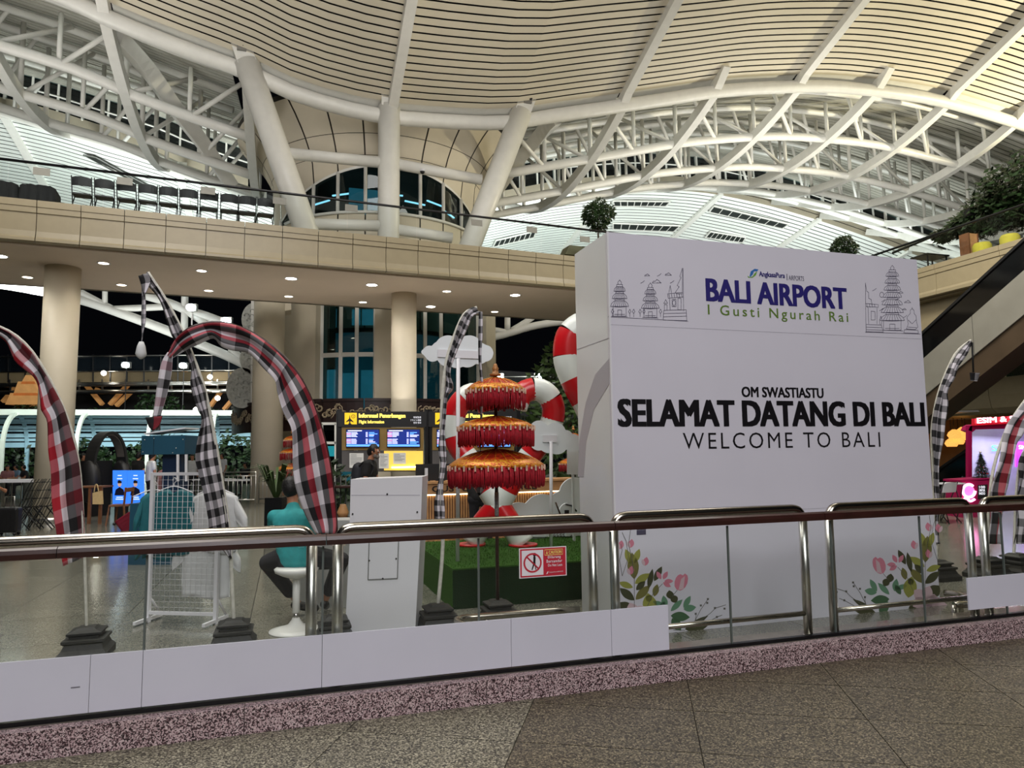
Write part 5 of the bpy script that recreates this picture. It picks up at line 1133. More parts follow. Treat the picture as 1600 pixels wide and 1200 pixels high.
cloud([(662, 550, 4), (671, 550, 10), (688, 548, 15), (676, 553, 12), (700, 545, 21), (700, 555, 18), (714, 556, 19), (733, 547, 23), (730, 556, 18), (748, 552, 17), (758, 552, 13), (764, 551, 7)], Yc, 'white cloud cutout on a pole left of the umbrella, highest of the clouds', ((716, 560), (715, 877)), extra=[(684, 546), (751, 549), (751, 561), (684, 558)])
Yc2 = onz(861, 856, .41).y
cloud([(834, 678, 8), (842, 672, 15), (842, 690, 14), (858, 690, 18), (868, 676, 16), (870, 692, 18), (884, 684, 12), (895, 692, 14), (905, 694, 10)], Yc2, 'white cloud cutout on a pole between the umbrella and the white board', ((861, 690), (861, 856)), extra=[(848, 680), (870, 680), (870, 691), (848, 691)])
o = MB().prism([onw(x, y, 9.35) for x, y in cloud_poly([(812, 812, 27), (848, 802, 30), (836, 822, 26), (878, 790, 22), (900, 772, 26), (890, 812, 28), (915, 806, 30), (930, 780, 34)])], WG*.03).build('cloud_bank_cutout', white_card); tag(o, 'white cutout bank of rounded clouds standing at the back of the turf', 'cutout')
o = MB().prism([onw(x, y, 9.3) for x, y in ((795, 838), (795, 820), (835, 815), (905, 810), (930, 812), (930, 836), (850, 839))], WG*.03).build('snow_drift_cutout', white_card); tag(o, 'low white snow drift cutout at the foot of the cloud bank', 'cutout')
# little drawn house
hs = thing('house_cutout', 'white round drawn house cutout with a dark window beside the cloud bank', 'cutout', onw(888, 835, 9.2))
MB().prism([onw(887+13*math.cos(a), 800+14*math.sin(a), 9.2) for a in [2*pi*i/20 for i in range(20)]], WG*.03).build('body', white_card, hs); MB().prism([onw(*p, 9.195) for p in ((882, 797), (889, 797), (889, 803), (882, 803))], WG*-.004).build('window_patch', ink, hs)
MB().tube([onw(*p, 9.18) for p in ((868, 785), (872, 795), (876, 806))], .012, 5).build('branch', bark, hs); MB().tube([onw(*p, 9.18) for p in ((884, 788), (893, 790), (901, 799))], .012, 5).build('eave_line', ink, hs)
strokes([[(864+5*k+4*math.cos(a), 836+3*math.sin(a)) for a in [.8*i for i in range(6)]] for k in range(6)], .008, -WG, 'drawn_curls', ink, hs, lambda x, y: onw(x, y, 9.27))
MB().prism([onw(*p, 9.2) for p in ((884, 806), (890, 806), (890, 838), (884, 838))], WG*.03).build('stake', white_card, hs)
o = MB().prism([aty(886, 703, 9.6), aty(904, 702, 9.6), aty(905, 742, 9.6), aty(886, 741, 9.6)], V((0, .02, 0))).build('letter_cutout', white_card); o.name = 'sign_cutout'; tag(o, 'tall white square cutout on a stake below the right cloud', 'cutout')
q_ = onz(895, 840, .41); a_2 = aty(895, 741, 9.61); st2 = MB().beam(V((a_2.x, a_2.y, .41)), a_2, .03, .03, UG).build('stake', white_card, o)
# white lectern (rear face towards the viewer)
lc = thing('lectern', 'tall white lectern seen from behind with a square access door', 'lectern', aty(600, 990, 6.5)-ZZ*0); lc.location.z = 0
Yl = 6.45
def LQ(x, y, d=0): return aty(x, y, Yl+d)
MB().prism([LQ(547, 832), LQ(657, 832), LQ(648, 1000), LQ(538, 1006)], V((0, .42, 0))).build('body', white_plain, lc)
MB().prism([LQ(548, 749), LQ(660, 745), LQ(657, 831), LQ(546, 831)], V((0, .42, 0))).build('upper_body', white_plain, lc)
MB().prism([LQ(549, 773, -.002), LQ(656, 773, -.002), LQ(656, 774, -.002), LQ(549, 774, -.002)], V((0, .003, 0))).build('joint_line', MATS['board_seam'], lc)
MB().prism([LQ(578, 838, -.006), LQ(622, 838, -.006), LQ(620, 903, -.006), LQ(576, 905, -.006)], V((0, .006, 0))).build('access_door', white_plain, lc)
for a, c in (((577, 837), (623, 837)), ((623, 837), (621, 904)), ((621, 904), (575, 906)), ((575, 906), (577, 837))): MB().beam(LQ(*a, -.004), LQ(*c, -.004), .005, .008).build('door_gap', mat('shadow_gap', (120, 122, 120), .6), lc)
for x, y in ((600, 844), (577, 876), (619, 873), (598, 904), (605, 772), (551, 803), (652, 800)): MB().sphere(LQ(x, y, -.008), .008, 6).build('screw_hole', black, lc)

# ================================================================ FLIGHT INFORMATION, DESK
WI = 14.7
def oi(x, y, d=0): return onw(x, y, WI+d)
def flat(pts, ext, name, m, par, d=0): return MB().prism([oi(x, y, d) for x, y in pts], WG*ext).build(name, m, par)
def rect(x0, y0, x1, y1): return [(x0, y0), (x1, y0), (x1, y1), (x0, y1)]
txt_y = mat('sign_text_yellow', (250, 226, 110), .4, 0, 9, .02, emit=(250, 222, 100), es=.7); txt_w = mat('sign_text_white', (230, 230, 235), .4, 0, 9, .02, emit=(225, 228, 240), es=.6)
sb = mat('screen_blue', (20, 34, 90), .2, 0, 4, .4, emit=(24, 44, 120), es=.8); sl = mat('screen_lilac', (190, 190, 245), .2, 0, 30, .15, emit=(178, 184, 250), es=1.1); spk = mat('screen_pink', (226, 150, 190), .2, 0, 9, .1, emit=(230, 150, 200), es=1.0); scy = mat('screen_sky', (90, 150, 230), .2, 0, 9, .2, emit=(90, 150, 235), es=1.0)
def flight_board(dx, label, lit):
    t = thing('flight_board', label, 'information board', oi(597+dx, 800)); t.location.z = 0
    X = lambda pts: [(x+dx, y) for x, y in pts]
    zb = -oi(600, 700).z
    for x in (526, 663): a = oi(x+4+dx, 640, .1); MB().box(V((a.x, a.y, a.z/2)), .1, .12, a.z, GA).build('frame_post', blackm, t)
    flat(X([(528, 643), (666, 643), (666, 667), (528, 667)]), .12, 'header', black, t)
    flat(X(rect(534, 668, 662, 703.5)), .08, 'display_panel', gold_panel, t, .02)
    flat(X(rect(534, 704, 662, 737)), .06, 'notice_panel', mat('grey_notice_board', (92, 88, 86), .5, 0, 3, .2), t, .03)
    flat(X(rect(538.5, 645, 557.5, 663)), -.004, 'pictogram_plate', yellow_sign, t)
    pl = [(548, 648), (549, 654), (554, 659), (554, 660), (549, 658), (549, 661), (551, 663), (545, 663), (547, 661), (547, 658), (542, 660), (542, 659), (547, 654)]
    flat(X([(x-1.5, y) for x, y in pl]), -.003, 'plane_symbol', ink, t, -.004)
    c = oi(552+dx, 650.5, -.006); MB().tube([c+UG*.036*math.cos(a)+ZZ*.036*math.sin(a) for a in [2*pi*i/16 for i in range(17)]], .005, 4).build('info_ring', ink, t)
    text('i', c-UG*.005-ZZ*.022, UG, ZZ, .011, .044, ink, t)
    def ti(s, x0, y0, x1, y1, m, bold=0):
        a, c_ = oi(x0+dx, y1, -.002), oi(x1+dx, y1, -.002); h = oi(x0+dx, y0).z-oi(x0+dx, y1).z
        text(s, V((a.x, a.y, min(a.z, c_.z))), UG, ZZ, (c_-a).length, h, m, t, 'lettering', bold)
    ti('Informasi Penerbangan', 561, 646, 633, 654.5, txt_y, .04); ti('Flight Information', 561, 656.5, 600, 663, txt_y, .02)
    ti('\u822a\u73ed\u4fe1\u606f', 646, 650.5, 658, 653.5, txt_w); ti('\u30d5\u30e9\u30a4\u30c8\u60c5\u5831', 641, 655, 658, 658, txt_w); ti('\ud56d\uacf5 \uc815\ubcf4', 646, 659, 658, 662, txt_w)
    for x0, x1 in ((540.5, 593), (604.5, 656.5)):
        f = flat(X(rect(x0, 670.5, x1, 699)), -.03, 'screen', black, t); 
        flat(X(rect(x0+1, 671.5, x1-1, 698)), -.003, 'screen_glow', sb, f, -.03)
        r2 = random.Random(int(x0+dx)); flat(X(rect(x0+3, 672.3, x0+25, 673.8)), -.003, 'title_bar', txt_w, f, -.033)
        for k in range(9):
            y = 675.2+k*2.1; gapk = k == 4
            if gapk: continue
            flat(X(rect(x0+1, y, x0+8, y+1.3)), -.003, 'row_block', spk if r2.random() < .4 else sl, f, -.033)
            flat(X(rect(x0+8.5, y, x0+r2.uniform(15, 19), y+1.3)), -.003, 'row_block', sl, f, -.033)
            if r2.random() < .8: flat(X(rect(x0+31, y, x0+34, y+1.3)), -.003, 'row_block', sl, f, -.033)
            if r2.random() < .8: flat(X(rect(x0+36, y, x0+r2.uniform(40, 50), y+1.3)), -.003, 'row_block', scy if r2.random() < .6 else sl, f, -.033)
        flat(X(rect(x0+1, 694.5, x1-1, 697.6)), -.003, 'footer_bar', scy, f, -.033)
    if lit: flat(X(rect(600, 704.5, 661, 735)), -.004, 'lit_poster', mat('lit_yellow_poster', (226, 190, 80), .5, 0, 3, .2, emit=(230, 190, 80), es=.55), t)
    if lit: MB().box(oi(633+dx, 730, -.02), .55, .02, .03, GA).build('light_strip', mat('strip_glow', (255, 240, 200), .4, emit=(255, 236, 180), es=4), t)
    shs = [(546, 708, 568, 731), (592, 708.5, 607.5, 732), (614.5, 707.5, 634, 725)] if lit else [(550, 706, 556, 726), (546, 727, 570, 731)]
    for x0, y0, x1, y1 in shs:
        s_ = flat(X(rect(x0, y0, x1, y1)), -.004, 'paper_sheet', paper, t, -.004)
        strokes([[(x0+2+dx, y0+2.5+2.4*k), (x0+2+dx+(x1-x0-4)*random.Random(k+x0).uniform(.5, 1), y0+2.5+2.4*k)] for k in range(int((y1-y0-4)/2.4))], .006, -WG, 'print_lines', line_ink, s_, lambda x, y: oi(x, y, -.009))
    return t
flight_board(0, 'flight information board with two screens behind the walking man', True)
flight_board(141.5, 'flight information board partly hidden by the slim banner and umbrella', False)
# staff desk
WD = 12.6
dk = thing('service_desk', 'light wooden service desk with black letters and a glowing slatted front', 'desk', onw(735, 812, WD)); dk.location.z = 0
def od(x, y, d=0): return onw(x, y, WD+d)
ztop = od(700, 752).z; ul, ur_ = od(655, 760).dot(UG), od(905, 760).dot(UG)
MB().gbox(ul, ur_, WD, WD+.55, ztop-.04, ztop).build('counter_top', wood_light, dk); zg = od(700, 772).z
MB().gbox(ul+.02, ur_-.02, WD+.04, WD+.1, zg, ztop-.045).build('fascia_board', wood_light, dk)
MB().gbox(ul+.05, ur_-.05, WD+.12, WD+.5, .0, zg).build('core', wood_mid, dk)
MB().gbox(ul+.05, ur_-.05, WD+.06, WD+.11, zg-.02, zg-.001).build('light_strip', mat('strip_glow', (255, 240, 200)), dk)
n = 62
for k in range(n): u = ul+.06+(ur_-ul-.12)*k/n; MB().gbox(u, u+.028, WD+.085, WD+.115, .12, zg-.022).build('slat', wood_light, dk)
MB().gbox(ul+.02, ur_-.02, WD+.03, WD+.12, 0, .12).build('plinth', wood_light, dk)
a = od(675, 770, .036); c_ = od(770, 770, .036); text('CUSTOMER SERVICE', V((a.x, a.y, od(690, 768.5).z)), UG, ZZ, (c_-a).length*1.75, od(690, 759).z-od(690, 768.5).z, black, dk, 'lettering', .02, .015)
for x in (664, 688): p = od(x, 748, .3); MB().box(V((p.x, p.y, ztop+.16)), .34, .04, .3, GA).build('monitor', black, dk); MB().box(V((p.x, p.y, ztop+.01)), .16, .12, .02, GA).build('monitor_foot', black, dk)
p = od(666, 742, .1); MB().box(V((p.x, p.y, ztop+.12)), .05, .05, .24, GA).build('cup_stand', white_plain, dk)

# ================================================================ PEOPLE
def blob(items, voxel, name, m, parent, smooth=4):
    b = MB()
    for it in items:
        if it[0] == 'c':
            _, p, q, r0, r1 = it; p, q = V(p), V(q)
            b.tube([p, q], [r0, r1], 12); b.sphere(p, r0*.995, 8); b.sphere(q, r1*.995, 8)
        else: b.sphere(V(it[1]), it[2], 10, sc=it[3])
    o = b.build('tmp', m); md = o.modifiers.new('r', 'REMESH'); md.mode = 'VOXEL'; md.voxel_size = voxel; md.use_smooth_shade = True
    s = o.modifiers.new('s', 'SMOOTH'); s.iterations = smooth; s.factor = .5
    bpy.context.view_layer.update(); me = bpy.data.meshes.new_from_object(o.evaluated_get(bpy.context.evaluated_depsgraph_get()))
    bpy.data.objects.remove(o); me.name = name; me.materials.clear(); me.materials.append(m)
    for p in me.polygons: p.use_smooth = True
    return link(name, me, parent)
def human(label, base, J, face, shirt=None, trousers=None, hairm=None, shoes=None, vox=.008, detail=True, long_hair=False, sleeve=.55, cuff=1.0, width=1.0, skinm=None, leg=1.0):
    """J: world joints. face: unit vector the head looks along."""
    g = {k: V(v) for k, v in J.items()}; t = thing('person', label, 'person', base); sk = skinm or skin; face = V(face).normalized(); it = []
    hd = g['head']; up = (hd-g['neck']).normalized(); side = face.cross(up).normalized(); S = .105
    it += [('s', hd+up*.025, .088, (.86, .95, 1.12)), ('s', hd+face*.022-up*.035, .066, (.86, .95, 1.1)), ('c', g['neck']-up*.05, hd-up*.05, .052, .050)]
    if detail: it += [('c', hd+face*.095+up*.005, hd+face*.112-up*.02, .010, .014), ('s', hd+face*.06-up*.088, .026, (1, 1, .8)), ('s', hd+side*.08-up*.005, .022, (.5, .9, 1.4)), ('s', hd-side*.08-up*.005, .022, (.5, .9, 1.4)), ('c', hd+face*.082+side*.035+up*.028, hd+face*.082-side*.035+up*.028, .012, .012)]
    for s in 'LR':
        sh, el, wr = g['sh'+s], g['el'+s], g['wr'+s]; it += [('c', sh, el, .046, .037), ('c', el, wr, .036, .026)]
        d = (wr-el).normalized(); d = g['hand'+s] if 'hand'+s in g else d; d = V(d).normalized(); pn = d.cross(ZZ if abs(d.z) < .9 else V((1, 0, 0))).normalized(); lat = d.cross(pn).normalized()
        pc = wr+d*.085; it += [('c', wr+d*.015-lat*.018, pc-lat*.028, .018, .016), ('c', wr+d*.015+lat*.018, pc+lat*.028, .018, .016), ('c', wr, pc, .022, .018)]
        if detail:
            for q, L in ((-.031, .058), (-.011, .074), (.010, .070), (.030, .055)):
                a = pc+lat*q*1.05; m1 = a+d*L*.55+pn*.008; it += [('c', a, m1, .0098, .009), ('c', m1, m1+d*L*.42+pn*.024, .009, .0078)]
            a = wr+d*.03-lat*.03; m1 = a+d*.035-lat*.026; it += [('c', a, m1, .012, .010), ('c', m1, m1+d*.03-lat*.004+pn*.01, .010, .0085)]
        hp, kn, an = g['hip'+s], g['kn'+s], g['an'+s]; it += [('c', hp, kn, .075, .05), ('c', kn, an, .048, .033)]
        to = g['toe'+s]; it += [('c', an-ZZ*.03, to, .036, .028)]
    ch, pe = g['chest'], g['pelvis']; ax = (g['shR']-g['shL']).normalized()
    it += [('c', pe+ax*.06, ch+ax*.08, .10, .105), ('c', pe-ax*.06, ch-ax*.08, .10, .105), ('c', g['shL'], g['shR'], .05, .05), ('c', ch, g['neck'], .08, .05)]
    body = blob(it, vox, 'body', sk, t)
    ci = [('c', pe, ch, .125, .13), ('c', pe+ax*.075*width, ch+ax*.09*width, .118*width, .118), ('c', pe-ax*.075*width, ch-ax*.09*width, .118*width, .118), ('c', ch, g['neck']-(g['neck']-ch).normalized()*.035, .115, .066), ('c', g['shL'], g['shR'], .068, .068)]
    for s in 'LR': e = g['sh'+s].lerp(g['el'+s], min(sleeve, 1.0)); ci.append(('c', g['sh'+s], e, .066, .058)); 
    if sleeve > 1:
        for s in 'LR': ci.append(('c', g['el'+s], g['el'+s].lerp(g['wr'+s], .9), .052, .04))
    blob(ci, max(vox*1.6, .013), 'shirt', shirt or black_cloth, t, 5)
    ti_ = [('c', g['hipL'], g['hipR'], .112, .112), ('c', pe, pe-ZZ*.02, .115, .11)]
    for s in 'LR': ti_ += [('c', g['hip'+s], g['kn'+s], .096*leg, .068*leg), ('c', g['kn'+s], g['kn'+s].lerp(g['an'+s], .9*cuff), .066*leg, .054*leg)]
    blob(ti_, max(vox*1.6, .013), 'trousers', trousers or jeans, t, 4)
    for s in 'LR': blob([('c', g['an'+s]-ZZ*.035-(g['toe'+s]-g['an'+s]).normalized()*.03, g['toe'+s], .046, .04)], .012, 'shoe', shoes or black, t)
    hi = [('s', hd+up*.045-face*.018, .1, (.88, .97, 1.02)), ('s', hd-face*.045+up*.005, .075, (.98, .9, 1.1))]
    if long_hair: hi += [('c', hd-face*.05, g['neck']-face*.06-up*.06, .075, .06)]
    h = blob(hi, .012, 'hair', hairm or hair, t)
    # trim hair off the face
    bm = bmesh.new(); bm.from_mesh(h.data); bmesh.ops.delete(bm, geom=[v for v in bm.verts if (v.co-hd).dot(face) > .052 and (v.co-hd).dot(up) < .075], context='VERTS'); bm.to_mesh(h.data); bm.free()
    if detail:
        for s in (-1, 1):
            MB().sphere(hd+face*.083+side*.032*s+up*.012, .012, 8).build('eye', mat('eye_white', (220, 216, 210), .2), t); MB().sphere(hd+face*.093+side*.032*s+up*.012, .006, 6).build('pupil', black, t)
            MB().tube([hd+face*.095+side*.018*s+up*.034, hd+face*.09+side*.046*s+up*.034], .005, 5).build('eyebrow', hairm or hair, t)
        MB().tube([hd+face*.089-side*.02-up*.058, hd+face*.095-up*.06, hd+face*.089+side*.02-up*.058], .005, 6).build('mouth', mat('lip', (140, 74, 66), .5), t)
    return t
# stool and seated person
sb_ = base_at(462, 986); st = thing('bar_stool', 'white round swivel stool with a trumpet foot under the seated person', 'stool', sb_)
MB().lathe([(.235, 0), (.235, .012), (.16, .03), (.07, .06), (.04, .1), (.03, .12)], sb_, 28).build('foot', plastic_white, st); MB().lathe([(.022, .1), (.022, .17)], sb_, 14).build('gas_lift', steel, st); MB().lathe([(.034, .165), (.034, .5)], sb_, 18).build('column', plastic_white, st)
MB().lathe([(.05, .47), (.13, .5), (.19, .53), (.2, .56), (.18, .575), (1e-4, .58)], sb_, 28).build('seat', plastic_white, st)
x0, y0 = sb_.x, sb_.y
human('person in a teal shirt and dark trousers seated on a white stool, seen from behind', sb_, dict(pelvis=(x0, y0+.02, .66), chest=(x0-.06, y0+.1, .97), neck=(x0-.1, y0+.17, 1.13), head=(x0-.125, y0+.22, 1.25), shL=(x0-.255, y0+.12, 1.02), elL=(x0-.32, y0+.3, .79), wrL=(x0-.12, y0+.5, .78), shR=(x0+.12, y0+.12, 1.02), elR=(x0+.24, y0+.3, .79), wrR=(x0+.1, y0+.5, .8), hipL=(x0-.1, y0+.04, .65), hipR=(x0+.1, y0+.04, .65), knL=(x0-.37, y0+.3, .57), knR=(x0+.33, y0+.32, .58), anL=(x0-.17, y0+.62, .13), anR=(x0+.09, y0+.66, .13), toeL=(x0-.02, y0+.72, .05), toeR=(x0+.06, y0+.83, .05), handL=(.9, .4, .1), handR=(-.9, .4, .1)), (0, .9, -.35), teal_shirt, jeans, hair, black, vox=.0075, cuff=.8, width=.95, leg=1.22)
o = MB().box(V((x0-.02, y0+1.15, .45)), .62, .34, .9, 0).build('display_plinth', mat('pale_grey_plinth', (176, 178, 176), .4, 0, 3, .05)); tag(o, 'pale grey plinth in front of the seated person', 'plinth')
p = V((x0-.16, y0+1.1, .985)); t = thing('display_box', 'small white and violet box on the plinth before the seated person', 'box', V((p.x, p.y, .9))); MB().box(p-ZZ*.03, .2, .08, .11).build('carton', mat('violet_print_box', (150, 150, 196), .5, 0, 20, .3), t); MB().box(p+ZZ*.035, .2, .08, .02).build('lid', white_plain, t)
# walking man
x0, y0 = aty(577, 750, 12.0).x, 12.0
human('bearded man in a black t-shirt walking right before the flight board', (x0, y0, 0), dict(pelvis=(x0-.06, y0, .95), chest=(x0, y0, 1.33), neck=(x0+.02, y0, 1.50), head=(x0+.07, y0, 1.625), shL=(x0+.02, y0+.19, 1.43), elL=(x0+.08, y0+.24, 1.14), wrL=(x0+.2, y0+.22, .92), shR=(x0-.0, y0-.19, 1.43), elR=(x0-.02, y0-.25, 1.12), wrR=(x0+.06, y0-.24, .87), hipL=(x0-.06, y0+.1, .93), hipR=(x0-.06, y0-.1, .93), knL=(x0+.1, y0+.1, .5), knR=(x0-.1, y0-.1, .5), anL=(x0+.22, y0+.1, .09), anR=(x0-.35, y0-.1, .12), toeL=(x0+.38, y0+.1, .04), toeR=(x0-.2, y0-.1, .04)), (1, -.08, .02), black_cloth, jeans, hair, black, vox=.009)
pr_ = bpy.data.objects
hd = V((x0+.07, y0, 1.625)); blob([('s', hd+V((.062, 0, -.082)), .05, (.8, .9, .8)), ('s', hd+V((.03, -.05, -.06)), .032, (1, .6, 1.2)), ('s', hd+V((.03, .05, -.06)), .032, (1, .6, 1.2))], .01, 'beard', mat('grey_beard', (120, 112, 104), .8, 0, 60, .3), [o for o in bpy.data.objects if o.name.startswith('person') and o.type == 'EMPTY'][-1])
bk = thing('backpack', 'dark backpack on the walking man', 'backpack', (x0-.2, y0, 1.0)); blob([('c', (x0-.2, y0-.05, 1.02), (x0-.17, y0-.05, 1.35), .13, .11), ('c', (x0-.2, y0+.08, 1.02), (x0-.17, y0+.08, 1.35), .13, .11)], .02, 'bag', mat('navy_nylon', (22, 24, 34), .7, 0, 20, .3), bk); MB().tube(crv([(x0-.14, y0-.14, 1.4), (x0-.02, y0-.18, 1.47), (x0+.1, y0-.15, 1.35), (x0-.08, y0-.2, 1.05)]), .018, 6).build('strap', black, bk)
# person at the desk, back to us
p = aty(745, 800, 11.4); x0, y0 = p.x, p.y
human('person in black with dark hair leaning at the service desk, seen from behind', (x0, y0, 0), dict(pelvis=(x0+.06, y0, .88), chest=(x0, y0+.1, 1.2), neck=(x0-.03, y0+.16, 1.36), head=(x0-.05, y0+.2, 1.48), shL=(x0-.19, y0+.12, 1.3), elL=(x0-.32, y0+.25, 1.06), wrL=(x0-.42, y0+.45, 1.08), shR=(x0+.17, y0+.12, 1.3), elR=(x0+.24, y0+.3, 1.06), wrR=(x0+.14, y0+.5, 1.1), hipL=(x0-.04, y0, .86), hipR=(x0+.16, y0, .86), knL=(x0-.05, y0+.03, .47), knR=(x0+.18, y0, .47), anL=(x0-.05, y0, .08), anR=(x0+.2, y0-.05, .08), toeL=(x0-.06, y0+.14, .04), toeR=(x0+.2, y0+.1, .04)), (0, 1, -.1), black_cloth, jeans, hair, black, vox=.011, long_hair=True)
def standing(label, x, y, Y, hgt, shirt, face=(0, -1, 0), hairm=None, trou=None, lh=False, det=False, sit=False):
    p = aty(x, y, Y); x0, y0 = p.x, p.y; k = hgt/1.7; f = V(face).normalized(); s = V((f.y, -f.x, 0))
    def q(a, b, z): return V((x0, y0, 0))+s*a*k+f*b*k+ZZ*z*k
    if sit: J = dict(pelvis=q(0, 0, .6), chest=q(0, .02, .95), neck=q(0, .04, 1.1), head=q(0, .08, 1.22), shL=q(-.18, .02, 1.04), elL=q(-.24, .1, .78), wrL=q(-.1, .33, .78), shR=q(.18, .02, 1.04), elR=q(.24, .1, .78), wrR=q(.1, .33, .78), hipL=q(-.1, 0, .56), hipR=q(.1, 0, .56), knL=q(-.12, .42, .52), knR=q(.12, .42, .52), anL=q(-.12, .42, .09), anR=q(.12, .42, .09), toeL=q(-.12, .56, .04), toeR=q(.12, .56, .04))
    else: J = dict(pelvis=q(0, 0, .94), chest=q(0, 0, 1.3), neck=q(0, .01, 1.46), head=q(0, .03, 1.58), shL=q(-.18, 0, 1.4), elL=q(-.24, .02, 1.1), wrL=q(-.22, .14, .88), shR=q(.18, 0, 1.4), elR=q(.24, .02, 1.1), wrR=q(.16, .24, 1.02), hipL=q(-.09, 0, .9), hipR=q(.09, 0, .9), knL=q(-.1, .02, .5), knR=q(.1, .05, .5), anL=q(-.1, 0, .08), anR=q(.1, .0, .08), toeL=q(-.12, .14, .04), toeR=q(.12, .14, .04))
    return human(label, (x0, y0, 0), J, f, shirt, trou or jeans, hairm or hair, black, vox=.016 if not det else .01, detail=det, long_hair=lh)
standing('staff member behind the service desk beside the slim banner', 693, 746, 14.25, 1.7, black_cloth, (0, -1, 0), sit=True)
light_blue = mat('light_blue_cotton', (120, 150, 176), .85, 0, 18, .1); pinkish = mat('faded_rose_cotton', (150, 104, 104), .85, 0, 18, .1)
standing('person with brown hair standing behind the white grid rack', 264, 760, 11.5, 1.6, pinkish, (.4, 1, 0), brown_hair, lh=True)
standing('person in a white top with a shoulder bag near the petrol blue kiosk', 236, 740, 20, 1.72, white_shirt, (.6, .6, 0))
standing('person in black walking behind the blue screens', 215, 740, 22, 1.72, black_cloth, (.4, 1, 0))
standing('person in a rose top at the far left tables', 12, 740, 30, 1.65, pinkish, (.5, -1, 0), sit=True)
standing('person in light blue at the far left tables', 27, 740, 31, 1.65, light_blue, (-.5, -1, 0), sit=True)
standing('person in dark clothes at the far left tables', 39, 742, 30.5, 1.65, jeans, (-.7, -1, 0), sit=True)
standing('person in a white shirt just right of the petrol blue kiosk', 300, 735, 28, 1.65, white_shirt, (.4, -1, 0))
standing('person in a white shirt behind the steel barricade', 347, 738, 30, 1.68, white_shirt, (-.4, -1, 0))
standing('person in dark clothes seated beyond the barricade', 385, 742, 29, 1.65, jeans, (-.4, -1, 0), sit=True)
standing('person in dark clothes standing close to the left edge of the view', -24, 750, 13, 1.7, mat('navy_cotton', (24, 28, 44), .85, 0, 20, .2), (.3, 1, 0))
standing('person in a drab olive top standing beside the headphone shaped booth', 128, 740, 21.5, 1.7, mat('olive_cotton', (70, 66, 52), .85, 0, 20, .2), (1, -.3, 0))
# ================================================================ SHIRT RACK
ga, gb_ = V((-3.56, 7.07, 0)), V((-2.86, 6.96, 0)); gx_ = (gb_-ga).normalized(); gy_ = V((-gx_.y, gx_.x, 0)); gw = (gb_-ga).length
rk = thing('grid_rack', 'white wire grid display panel on legs hung with t-shirts', 'display rack', (ga+gb_)/2)
def G(a, z, d=0): return ga+gx_*a+gy_*d+ZZ*z
for a in (0, gw): MB().beam(G(a, 0), G(a, 1.44), .035, .035, gy_).build('frame_upright', white_plain, rk)
for z in (.09, 1.425): MB().beam(G(0, z), G(gw, z), .03, .03).build('frame_bar', white_plain, rk)
b = MB()
for k in range(1, 13): b.tube([G(gw*k/13, .09), G(gw*k/13, 1.42)], .0019, 4)
for k in range(1, 25): b.tube([G(0, .09+1.33*k/25), G(gw, .09+1.33*k/25)], .0019, 4)
b.build('wire_grid', white_plain, rk)
for a in (0, gw): MB().path([G(a, .03, -.2), G(a, .03, .2)], .03, .03).build('foot_bar', white_plain, rk); MB().tube([G(a, .25), G(a, .05, .18)], .012, 6).build('brace', white_plain, rk)
def tshirt(label, a, ztop, d, m, w_=.56, h=.68, yaw=0.0, group=None):
    c = G(a, ztop, d); x = (gx_*math.cos(yaw)+gy_*math.sin(yaw)); n = V((-x.y, x.x, 0)); t = thing('t_shirt', label, 't-shirt', c, group); r2 = random.Random(int(a*100+ztop*10))
    k = w_/2; NX, NZ = 14, 16
    def grid(fx0, fx1, ftop, fbot, thick, nm):
        b = MB(); N = NX+1
        for side in (1, -1):
            for j in range(NZ+1):
                for i in range(NX+1):
                    f, q = i/NX, j/NZ; top, bot = ftop(f), fbot(f); X = fx0+(fx1-fx0)*f; zz = top+(bot-top)*q
                    th = thick*math.sqrt(max(0, 1-(2*f-1)**4))*(.6+.4*math.sin(pi*min(q*1.2, 1))) + .012*math.sin(X*34+q*3)*q
                    b.v.append(tuple(c+x*X+n*(side*th*.5)+ZZ*zz))
        for s in range(2):
            o = s*N*(NZ+1)
            for j in range(NZ):
                for i in range(NX): p_ = o+j*N+i; b.f.append((p_, p_+1, p_+N+1, p_+N)); b.sm.append(True); b.mi.append(0)
        o = N*(NZ+1)
        for j in range(NZ):
            for i in (0, NX): p_ = j*N+i; b.f.append((p_, p_+N, p_+N+o, p_+o)); b.sm.append(True); b.mi.append(0)
        for i in range(NX):
            for j in (0, NZ): p_ = j*N+i; b.f.append((p_, p_+1, p_+1+o, p_+o)); b.sm.append(True); b.mi.append(0)
        return b.build(nm, m, t)
    grid(-k*.86, k*.86, lambda f: -.02-.07*abs(2*f-1)**1.5-(.05 if abs(2*f-1) < .28 else 0), lambda f: -h+.015*math.sin(7*f), .10, 'body')
    for s in (-1, 1): grid(s*k*.72, s*k*1.22, lambda f: -.075-.22*f, lambda f: -.30-.12*f if True else 0, .07, 'sleeve')
    MB().tube(crv([c-x*.2-ZZ*.06, c-ZZ*.0, c+x*.2-ZZ*.06], 5), .006, 6).build('hanger', white_plain, t); MB().tube(crv([c, c+ZZ*.03, c+ZZ*.06+x*.025, c+ZZ*.085, c+ZZ*.06-x*.02], 4), .005, 6).build('hanger_hook', white_plain, t)
    MB().tube(crv([c-x*.075-ZZ*.05, c-ZZ*.075-n*.05, c+x*.075-ZZ*.05], 5), .008, 6).build('collar', m, t)
    return t
tshirt('teal t-shirt on a hanger on the white grid rack', .17, 1.30, .09, teal_dark, .52, .66)
tshirt('white t-shirt on a hanger on the white grid rack, upper one', .62, 1.28, .09, white_shirt, .56, .62)
tshirt('long white t-shirt hanging low at the right of the grid rack', .52, .88, .12, white_shirt, .6, .66)
